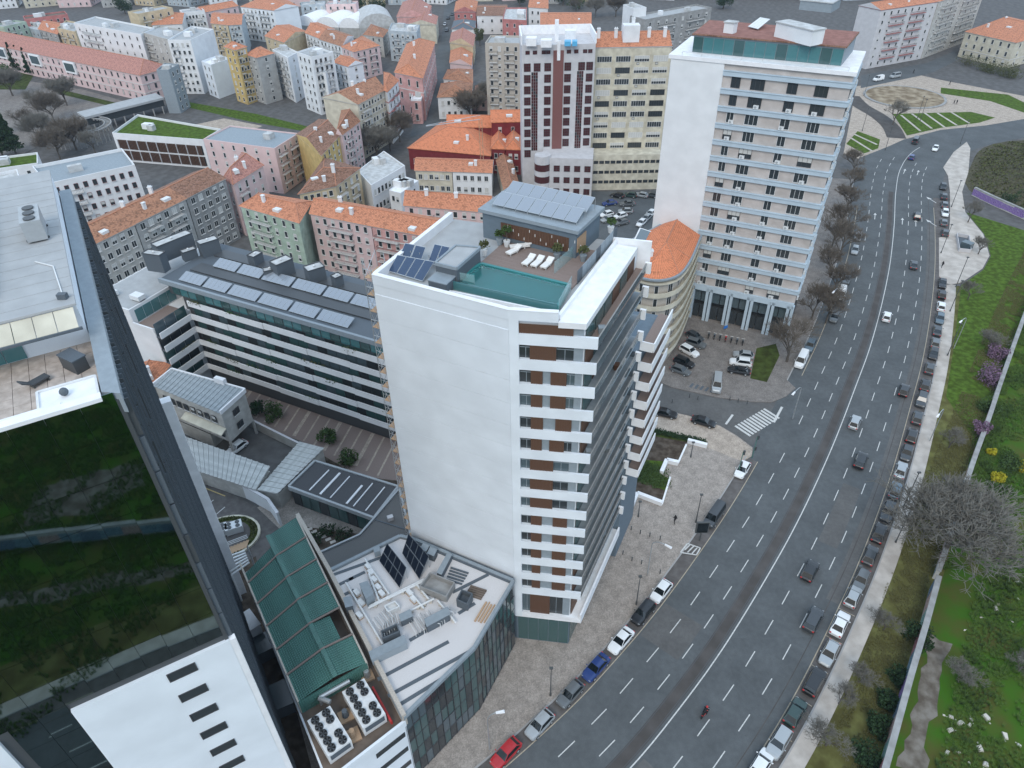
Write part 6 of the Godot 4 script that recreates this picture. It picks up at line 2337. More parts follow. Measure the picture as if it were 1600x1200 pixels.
	# plant on top
	for s in [[pts([48.95,-141.7,52.96,-134.19,55.61,-135.61,51.59,-143.1]),2.2,"white rooftop lift house with sloping side on stone tower","plaster_white"],[pts([40.64,-145.5,42.1,-144.3,43.13,-145.5,41.67,-146.7]),1.6,"small white chimney block on the stone tower roof","plaster_white"],[pts([61.13,-165,66.33,-161.1,69.91,-166,64.71,-169.8]),1.5,"grey plant enclosure at the back of the stone tower roof","slate_light"]]:
		var q: PackedVector2Array = s[0]
		var t := thing("roof_house",s[2],"roof housing",v3(centre(q),58.8))
		var m := MB.new()
		m.prism(q,58.8,59.0 + s[1])
		part(m,"wall",M[s[3]],t)
		var c := MB.new()
		c.prism(grow(q,0.15),59.0 + s[1],59.2 + s[1])
		part(c,"roof",M.roof_pale,t)
	var wp := thing("white_panel_row","row of tilted white panels on the stone tower roof","solar panels",v3(V(47.58,-149.4),58.85))
	solar_panel(wp,Vector3(46.03,59.1,-148.7),Vector3(47.32,59.1,-146.4),Vector3(50.22,60.3,-149),Vector3(48.82,60.3,-150.8),4,1,M.metal_white)
# ---------------------------------------------------------------- maroon-windowed and cream apartment towers
func build_cream_pair() -> void:
	var q := pts([4.58,-214.1,25.11,-214.6,24.83,-227.6,4.3,-227.1])
	var root := thing("maroon_window_tower","pale grey tower with maroon window grid and red granite strip","building",v3(centre(q),0))
	var b := MB.new()
	b.prism(q,-0.1,42.0)
	part(b,"wall",M.concrete_light,root)
	var p := q[0];var r := q[1]
	var bs := wall_frame(p,r)
	var u := (r - p).normalized();var o := Vector2(-u.y,u.x)
	var L := p.distance_to(r)
	var fh := 3.06
	var st := MB.new()
	st.bar(p + u * L * 0.43 + o * 0.1,p + u * L * 0.57 + o * 0.1,0.4,11.0,40.5)
	part(st,"granite_strip",M.granite_red,root)
	for f in [0.13,0.76]:
		for k in 26:
			for j in 3:
				var g := MB.new()
				var s: float = L * f + j * 0.62
				g.bar(p + u * (s + 0.03) + o * 0.04,p + u * (s + 0.58) + o * 0.04,0.06,12.6 + k * 0.86,12.6 + k * 0.86 + 0.8)
				part(g,"bay_pane",M.pane_red if (k + j) % 5 else M.pane,root)
	for f in [0.075,0.355,0.63,0.93]:
		for k in 9:
			inst(window_mesh(1.9,2.2,"brown_nosill_grid"),"window",root,Transform3D(bs,v3(p + u * L * f,10.6 + k * fh)))
	for f in [0.21,0.82]:
		inst(window_mesh(1.9,2.2,"brown_nosill_grid"),"window",root,Transform3D(bs,v3(p + u * L * f,10.6 + 8 * fh)))
	for f in [0.08,0.18,0.3,0.36,0.64,0.74,0.86,0.93]:
		inst(window_mesh(1.2,1.0,"brown_nosill"),"window",root,Transform3D(bs,v3(p + u * L * f,39.6)))
	# white roof structures
	for k in 3:
		var pb := MB.new()
		pb.bar(q[(k + 1) % 4],q[(k + 2) % 4],0.4,42.0,44.4 + 0.01 * k)
		part(pb,"roof_screen",M.white_coping,root)
	for s in [[pts([13.89,-217.5,14.95,-217.4,15.06,-218.6,14,-218.7]),5.5],[pts([5.79,-213.1,8.58,-212.8,8.85,-215.8,6.06,-216]),2.0],[pts([9.73,-211.2,12.67,-211,12.89,-213.6,9.96,-213.8]),1.8],[pts([16.67,-216.5,19.65,-216.3,19.88,-218.7,16.9,-219]),3.0]]:
		var m := MB.new()
		m.prism(s[0],42.0,42.0 + s[1])
		part(m,"roof_block",M.white_coping,root)
	var pk := MB.new()
	pk.box(v3(p + u * L * 0.5 + o * 0.25,40.5),Vector3(0.9,5.0,0.7))
	part(pk,"mast",M.white_coping,root)
	for s in [pts([16.25,-212.3,17.99,-212.1,18.18,-214.3,16.44,-214.5]),pts([18.34,-212.1,19.72,-212,19.91,-214.2,18.53,-214.3])]:
		var m := MB.new()
		m.prism(s,42.0,43.2)
		part(m,"blue_cover",M.blue_sheet,root)
	# podium of the same house
	var pq := pts([10.01,-207,24.95,-205.2,26.04,-214.2,11.1,-216])
	var pm := MB.new()
	pm.prism(pq,-0.1,13.0)
	part(pm,"podium",M.concrete_light,root)
	var ps := wall_frame(pq[0],pq[1])
	for k in 5:
		for j in 3:
			inst(window_mesh(1.8,1.8,"brown_nosill_grid"),"window",root,Transform3D(ps,v3(pq[0].lerp(pq[1],(k + 0.5) / 5.0),2.0 + j * 3.5)))
	var rd := PackedVector2Array()
	var rc := pq[0] + Vector2(0.4,-1.0)
	for k in 14:
		rd.append(rc + Vector2(cos(-TAU * k / 14),sin(-TAU * k / 14)) * 2.4)
	var rm := MB.new()
	rm.prism(rd,-0.1,13.6)
	part(rm,"round_bay",M.concrete_light,root)
	for j in 3:
		var m := MB.new()
		var rg := PackedVector2Array()
		for k in 14:
			rg.append(rc + Vector2(cos(-TAU * k / 14),sin(-TAU * k / 14)) * 2.44)
		m.prism(rg,2.0 + j * 3.6,4.0 + j * 3.6,false)
		part(m,"round_window",M.pane_red,root)
	# cream block
	var c := pts([25.63,-219,47.06,-218.7,47.27,-231.7,25.84,-232])
	var cr := house("cream_apartment_tower","cream apartment tower with enclosed glass balconies and orange roof","building",c,39.8,M.plaster_cream,{"roof": "gable","rise": 2.6,"roof_mat": M.tile_orange,"floors": 13,"over": 0.2,"trim": M.concrete_light})
	var cu := (c[1] - c[0]).normalized();var co := Vector2(-cu.y,cu.x)
	var cL := c[0].distance_to(c[1])
	rng.seed = 5
	var cs := wall_frame(c[0],c[1])
	for k in 4:
		for j in 9:
			var y := 10.2 + j * 3.1
			var z := rng.randf()
			var kind := "white_nosill" if z < 0.4 else ("dark_nosill" if z < 0.65 else ("white_nosill_blind" if z < 0.9 else "white_nosill_shut"))
			inst(window_mesh(4.2,1.6,kind),"window",cr,Transform3D(cs,v3(c[0] + cu * (cL * (k + 0.5) / 4.0),y + 1.0)))
			if rng.randf() < 0.2:
				inst(window_mesh(0.8,0.6,"dark_nosill_shut"),"air_conditioner",cr,Transform3D(cs,v3(c[0] + cu * (cL * (k + 0.3) / 4.0),y + 0.2)))
	for k in 5:
		var m := MB.new()
		var t := c[0] + cu * cL * k / 4.0
		m.bar(t - cu * 0.12,t + cu * 0.12,0.3,9.5,39.7)
		part(m,"wall_rib",M.plaster_cream,cr)
	var cp := pts([25.97,-213.4,46.66,-213.3,46.71,-223.3,26.03,-223.4])
	var cm := MB.new()
	cm.prism(cp,-0.1,11.0)
	part(cm,"podium",M.plaster_cream,cr)
	var cps := wall_frame(cp[0],cp[1])
	for j in 3:
		for k in 12:
			inst(window_mesh(1.4,0.9,"dark_nosill"),"window",cr,Transform3D(cps,v3(cp[0].lerp(cp[1],(k + 0.5) / 12.0),2.2 + j * 3.1)))
	for f in [0.05,0.28,0.5,0.72,0.93]:
		chimney(cr,c[0].lerp(c[1],f) - co * 4.0,40.5,3.4 if f != 0.5 else 6.0)
	var dm := MB.new()
	dm.box(v3(c[0].lerp(c[1],0.47) - co * 3.2,43.0),Vector3(4.6,4.4,3.4))
	part(dm,"dormer",M.plaster_white,cr)
# ---------------------------------------------------------------- rounded beige apartment house
func build_round_corner() -> void:
	var h := 21.0
	var q := smooth(pts([24.2,-125.5,25.4,-121.8,28.7,-120.6,32.2,-122.5,35.6,-128.4,39.6,-138.0]),0.8)
	var poly := PackedVector2Array(q)
	poly.append(Vector2(33.5,-143.4));poly.append(Vector2(22.5,-133.0))
	var root := thing("round_apartment_house","rounded beige apartment house with curved balconies and orange roof","building",v3(centre(poly),0))
	var b := MB.new()
	b.prism(poly,-0.1,h)
	part(b,"wall",M.stone_beige,root)
	for k in 7:
		var s := MB.new()
		var y := 3.0 + k * 2.9
		var l := offset_line(q,0.5)
		wall_line(s,l,1.0,y - 0.18,y)
		var sl := part(s,"balcony",M.plaster_cream,root)
		if k < 6:
			var r := MB.new()
			wall_line(r,offset_line(q,0.95),0.1,y,y + 0.85)
			part(r,"parapet",M.plaster_cream,sl)
		var tot := line_len(q)
		for j in (9 if k < 6 else 0):
			var a := along(q,1.0 + j * (tot - 1.5) / 9.0)
			var u: Vector2 = a[1]
			inst(window_mesh(0.8 if j % 3 else 1.2,1.9 if k > 0 else 1.2,"white_nosill"),"window",root,Transform3D(wall_frame(a[0],a[0] + u),v3(a[0],y + 0.15)))
	var cn := MB.new()
	cn.prism(grow(poly,0.9),h,h + 0.35)
	part(cn,"cornice",M.slate_light,root)
	var g := grow(poly,0.5)
	var ap := Vector3(31.2,h + 3.4,-129.5);var ap2 := Vector3(35.2,h + 3.4,-139.5)
	var rb := MB.new()
	var m := g.size()
	for k in m:
		var p0 := v3(g[k],h + 0.35);var p1 := v3(g[(k + 1) % m],h + 0.35)
		var c := (g[k] + g[(k + 1) % m]) * 0.5
		if k >= m - 4 and k != m - 1:
			rb.quad(p0,p1,ap2,ap if k == m - 4 else ap2) if k == m - 4 else rb.tri(p0,p1,ap2)
		elif k == m - 1:
			rb.tri(p0,p1,ap)
		else:
			rb.tri(p0,p1,ap)
	rb.tri(v3(g[m - 1],h + 0.35),ap,ap2)
	part(rb,"roof",M.tile_bright,root)
	var rg := MB.new()
	rg.tube(ap,ap2,0.16,0.16,6)
	for k in [4,12,20]:
		rg.tube(v3(g[k],h + 0.4),ap,0.09,0.09,5)
	part(rg,"ridge",M.ridge,root)
	chimney(root,Vector2(27.6,-126.5),h + 0.4,2.6)
	var tr := MB.new()
	var tq := pts([24.21,-130.38,27.88,-128.56,30.91,-135.8,27.45,-138.97])
	tr.prism(tq,h,h + 2.0)
	part(tr,"roof_terrace",M.plaster_white,root)
	var tg := MB.new()
	tg.cap(grow(tq,-0.3),h + 2.02)
	part(tg,"terrace_skylight",M.pane_slate,root)
# ---------------------------------------------------------------- houses of the old town
# label | plan | eaves height | wall | roof kind | roof material | ridge axis | rise | floors | window columns per wall | extras
func hs(label: String,q: PackedVector2Array,h: float,wall: String,roof: String,rm: String,axis: int,rise: float,floors: int,cols: Array,x := {}) -> Node3D:
	var o := {"roof": roof,"roof_mat": M[rm],"axis": axis,"rise": rise,"floors": floors,"win": []}
	for c in cols:
		o.win.append([c,x.get("w",1.1),x.get("wh",1.6),x.get("kind","white")] if c > 0 else [])
	o.merge(x)
	if floors >= 4 and not x.has("balc"):
		var w := -1
		for k in cols.size():
			if cols[k] >= 3: w = k
		if w >= 0:
			var f := rng.randf_range(0.08,0.2)
			o["balc"] = [[w,f,f + 0.26,0.9]] if rng.randf() < 0.5 else [[w,f,f + 0.24,0.9],[w,f + 0.42,f + 0.7,0.9]]
	return house("town_house" if h < 12.5 else "apartment_house",label,"house" if h < 12.5 else "building",q,h,M[wall],o)
func build_mid_rows() -> void:
	rng.seed = 17
	hs("pale green apartment house with orange tile roof behind the banded block",pts([-65.82,-167.5,-49.25,-157.3,-48.72,-169.3,-63.29,-175.1]),17,"plaster_green","hip","tile_orange",0,1.7,6,[6,0],{"balc": [[0,0.15,0.5,1.0]],"hip": 3.0,"w": 1.0})
	hs("rose pink apartment house with orange roof beside the green house",pts([-47.55,-162.2,-31.91,-154.8,-31.08,-164.3,-46.78,-171.5]),17,"plaster_rose","gable","tile_orange",0,1.8,6,[7],{"balc": [[0,0.3,0.68,1.0]],"w": 1.0,"chim": [[0.4,0.7,2.6]]})
	hs("deep pink apartment house with white trim right of the rose house",pts([-31.76,-154.8,-15.67,-147.5,-14.66,-157.1,-30.97,-164.6]),17,"plaster_pink","gable","tile_orange",0,1.9,6,[7],{"bands": [5],"balc": [[0,0.05,0.4,1.0]],"w": 1.0})
	hs("cream end house with orange roof touching the white tower's rear",pts([-15.53,-147.5,-6.68,-143.4,-5.43,-152.6,-14.4,-157.7]),17,"plaster_cream","gable","tile_orange",0,1.8,6,[4])
	hs("long orange-roofed row behind the deep pink house",pts([-26.39,-172.7,-4.84,-167.4,-3.97,-176.7,-25.89,-180.7]),14,"plaster_rose","gable","tile_orange",0,2.2,5,[9],{"chim": [[0.25,0.4,3.4],[0.6,0.4,3.0]]})
	hs("worn grey apartment house with brown roof left end of diagonal row",pts([-95.93,-143.1,-88.2,-158.1,-97.98,-163.2,-105.71,-148.2]),17,"plaster_dirty","gable","tile_brown",0,2.0,6,[7,3],{"w": 1.3})
	hs("worn grey apartment house with brown roof in middle of diagonal row",pts([-88.19,-158.5,-81.09,-172.5,-90.9,-177.4,-98,-163.5]),17,"plaster_grey","gable","tile_brown",0,2.0,6,[6],{"w": 1.4,"chim": [[0.2,0.6,3.2],[0.8,0.7,3.2]]})
	hs("dark grey apartment house with old brown roof at row's right end",pts([-81.06,-172.9,-75.02,-185.4,-84.93,-190.2,-90.97,-177.6]),17,"concrete","gable","tile_old",0,2.0,6,[5,3],{"w": 1.4})
	hs("pale rose house with dormered orange roof behind the diagonal row",pts([-77.43,-190.5,-73.58,-186.3,-69.09,-199.4,-77.9,-209.4]),15,"plaster_rose","hip","tile_pink",1,2.8,4,[1,4],{"w": 1.0,"wh": 2.0,"chim": [[0.4,0.5,3.6]]})
	hs("white office building with red blinds behind the louvred block",pts([-122.4,-185.2,-104.1,-197.8,-113.32,-211.3,-133.11,-198.4]),16,"plaster_white","flat","slate_light",0,0,5,[9,2],{"kind": "red","parapet": 0.9})
	var wr := hs("narrow white building with pale metal roof behind the louvred block",pts([-133.08,-166,-122.21,-175,-132.83,-191.4,-144.4,-182.3]),18,"plaster_white","flat","roof_pale",0,0,5,[5,2])
	hs("pale pink flat-roofed apartment block beside the grass-roofed school",pts([-94.64,-225.3,-70.03,-215.5,-65.66,-228.8,-89.92,-237.7]),14,"plaster_rose","flat","slate_light",0,0,5,[6,4],{"balc": [[1,0.1,0.4,0.9],[1,0.55,0.9,0.9]],"parapet": 0.4,"w": 0.9})
	# school with grass roof and timber louvres
	var gq := pts([-134.08,-247.2,-100.25,-238.3,-97.56,-248.8,-133.21,-266.9])
	var gs := hs("low school building with green grass roof and timber louvres",gq,9,"plaster_white","flat","lawn_bright",0,0,2,[],{"parapet": 0.8})
	var L := gq[0].distance_to(gq[1]);var gu := (gq[1] - gq[0]) / L;var go := Vector2(-gu.y,gu.x)
	for r in 2:
		var bk := MB.new()
		bk.bar(gq[0] + gu * 1 + go * 0.03,gq[1] - gu * 1 + go * 0.03,0.06,0.8 + r * 3.7,3.9 + r * 3.7)
		part(bk,"glazing",M.pane,gs)
		for k in 60:
			var s := MB.new()
			var p := gq[0] + gu * (1.2 + k * (L - 2.4) / 60.0) + go * 0.2
			s.bar(p,p + gu * 0.22,0.3,0.8 + r * 3.7,3.9 + r * 3.7)
			part(s,"louvre",M.wood_dark if k % 7 else M.concrete_light,gs)
	hs("small flat building with grass roof at the left edge",pts([-163.9,-216.6,-147.5,-223.1,-152.5,-232.8,-169.6,-226.5]),8,"plaster_white","flat","lawn_bright",0,0,2,[3])
	# white and yellow houses in the middle
	hs("yellow house with old brown hip roof and tall cream chimney",pts([-55.72,-183.8,-46.99,-188.5,-42.33,-201.2,-53.9,-209.8]),13,"plaster_sand","hip","tile_old",0,2.4,4,[5,4],{"chim": [[0.7,0.4,4.2]],"hip": 4.0})
	hs("white flat-roofed hall with pale deck and dark window row",pts([-44.71,-209.1,-39.09,-197.7,-30.92,-212.4,-38.95,-225.3]),9,"plaster_white","flat","roof_pale",0,0,2,[0,9],{"wh": 1.9,"parapet": 0.5})
	hs("small white cube with bright flat roof in front of cream row",pts([-34.01,-197.1,-30.44,-194.7,-26.18,-203.7,-30.26,-206.9]),8,"plaster_white","flat","white_coping",0,0,2,[2,2],{"parapet": 0.2})
	hs("cream two-storey row house with orange roof, left half",pts([-28.14,-213.8,-16.92,-212.2,-16.88,-222.8,-28.53,-224.5]),7.2,"plaster_cream","gable","tile_orange",0,1.6,2,[6],{"w": 1.2})
	hs("cream two-storey row house with orange roof, right half",pts([-16.72,-212.2,-4.86,-210.5,-4.56,-221,-16.67,-222.8]),7.2,"plaster_white","gable","tile_orange",0,1.6,2,[5],{"w": 1.2})
	hs("long low shed with mossy brown roof behind the slate pavilion",pts([-0.9,-201.1,3.14,-206.1,0.91,-231.1,-3.45,-226.8]),5,"plaster_cream","gable","tile_brown",1,1.5,1,[1])
	hs("maroon-walled hall with wide bright orange hip roof",pts([-32.34,-233.9,-5.42,-225.4,-5.26,-250.4,-23.06,-259]),7,"plaster_maroon","hip","tile_bright",0,3.6,1,[9],{"hip": 9.0,"wh": 1.7,"trim": M.tile_bright})
	hs("maroon wing with long bright orange roof behind the hall",pts([-19.98,-244.9,-5.09,-243.3,-5.41,-253.3,-20.12,-255]),10,"plaster_maroon","gable","tile_bright",0,2.4,2,[3],{"trim": M.tile_bright})
	hs("tall maroon wing with orange roof beside the maroon-windowed tower",pts([-4.95,-239.2,4.72,-239.3,4.96,-249.9,-5.06,-250.6]),13,"plaster_maroon","gable","tile_bright",0,2.2,3,[2],{"trim": M.tile_bright})
	hs("maroon house with orange hip roof, left of the small pair",pts([-5.01,-228.9,-0.7,-228.1,-0.42,-241.3,-4.72,-242.9]),8,"plaster_maroon","hip","tile_bright",1,2.4,2,[2],{"trim": M.tile_bright})
	hs("maroon house with orange hip roof, right of the small pair",pts([-0.5,-228.1,4.4,-227.2,4.71,-241,-0.2,-242.6]),8,"plaster_maroon","hip","tile_bright",1,2.4,2,[2],{"trim": M.tile_bright})
	# slender site crane over the orange roofs
	var cp := V(-7.8,-217.8)
	var cr := thing("site_crane","slender grey tower crane standing before the cream row","crane",v3(cp,0))
	var mast := MB.new()
	for k in 4:
		var d := Vector2(0.45 if k < 2 else -0.45,0.45 if k % 2 else -0.45)
		mast.tube(v3(cp + d,0),v3(cp + d,21),0.07,0.07,4)
	for k in 20:
		mast.tube(v3(cp + Vector2(0.45 if k % 2 else -0.45,0.45),k * 1.05),v3(cp + Vector2(-0.45 if k % 2 else 0.45,0.45),k * 1.05 + 1.0),0.04,0.04,4)
	part(mast,"mast",M.wood_plank,cr)
	var jib := MB.new()
	var je := V(-30.16,-208.7)
	jib.tube(v3(cp,21.0),v3(cp + (je - cp) * 0.7,21.4),0.12,0.12,4)
	jib.tube(v3(cp,22.2),v3(cp + (je - cp) * 0.7,21.6),0.08,0.08,4)
	part(jib,"jib",M.galvanised,cr)
	hs("yellow-gabled house with old brown roof in the centre left",pts([-65.27,-225.3,-54.12,-207,-51.88,-223.9,-61.28,-239.2]),15,"plaster_yellow","gable","tile_old",1,2.2,5,[0,4],{"chim": [[0.5,0.4,3.0]]})
	hs("grey pink house with rust brown roof behind the yellow gable",pts([-52.69,-223.9,-51.08,-223.8,-47.48,-236.4,-55.31,-248.1]),15,"plaster_rose","gable","tile_brown",1,2.2,5,[0,5])
	hs("large cream-gabled apartment house with rust roof and grey long side",pts([-62.03,-253.3,-48.95,-244.6,-41.92,-260.8,-49.98,-273.4]),18,"plaster_cream","gable","tile_brown",1,2.6,6,[0,9],{"chim": [[0.3,0.5,3.2],[0.5,0.7,3.2]]})
	hs("narrow white corner house with dark red bands",pts([-42.05,-260.1,-40.96,-258.5,-38.69,-271.7,-45.23,-283.2]),18,"plaster_white","hip","tile_orange",1,1.8,5,[0,3],{"bands": [1,2,3,4],"trim": M.plaster_deep,"hip": 3.0})
	hs("long pink palace with hipped orange roof beside the sloping street",pts([-42.57,-292.7,-31.22,-283.9,-30.74,-340.2,-42.51,-337.8]),15.5,"plaster_pink","hip","tile_orange",1,3.0,3,[3,11],{"bands": [2],"wh": 2.4,"chim": [[0.6,0.3,4.0],[0.4,0.7,4.0]],"hip": 5.0})
	hs("pink porch pavilion with white terrace at the palace front",pts([-35.91,-280.3,-32.02,-280.1,-31.64,-289.9,-36.05,-291.9]),8.5,"plaster_pink","flat","white_coping",0,0,2,[1,1],{"wh": 2.4,"trim": M.white_coping,"parapet_mat": M.white_coping})
func vault(label: String,a: Vector2,b: Vector2,len: float,h0: float,rise: float,m: Material) -> void:
	var u := (b - a).normalized();var bk := Vector2(u.y,-u.x)
	var w := a.distance_to(b)
	var t := thing("vaulted_hall",label,"building",v3((a + b) * 0.5 + bk * len * 0.5,0))
	var wl := MB.new()
	wl.prism(PackedVector2Array([a,b,b + bk * len,a + bk * len]),0,h0)
	part(wl,"wall",M.plaster_grey,t)
	var r := MB.new()
	for k in 12:
		var t0 := PI * k / 12;var t1 := PI * (k + 1) / 12
		var p0 := a + u * w * (0.5 - 0.5 * cos(t0));var p1 := a + u * w * (0.5 - 0.5 * cos(t1))
		var y0 := h0 + rise * sin(t0);var y1 := h0 + rise * sin(t1)
		r.quad(v3(p1,y1),v3(p0,y0),v3(p0 + bk * len,y0),v3(p1 + bk * len,y1))
		r.tri(v3((a + b) * 0.5,h0),v3(p1,y1),v3(p0,y0))
	part(r,"vault",m,t)
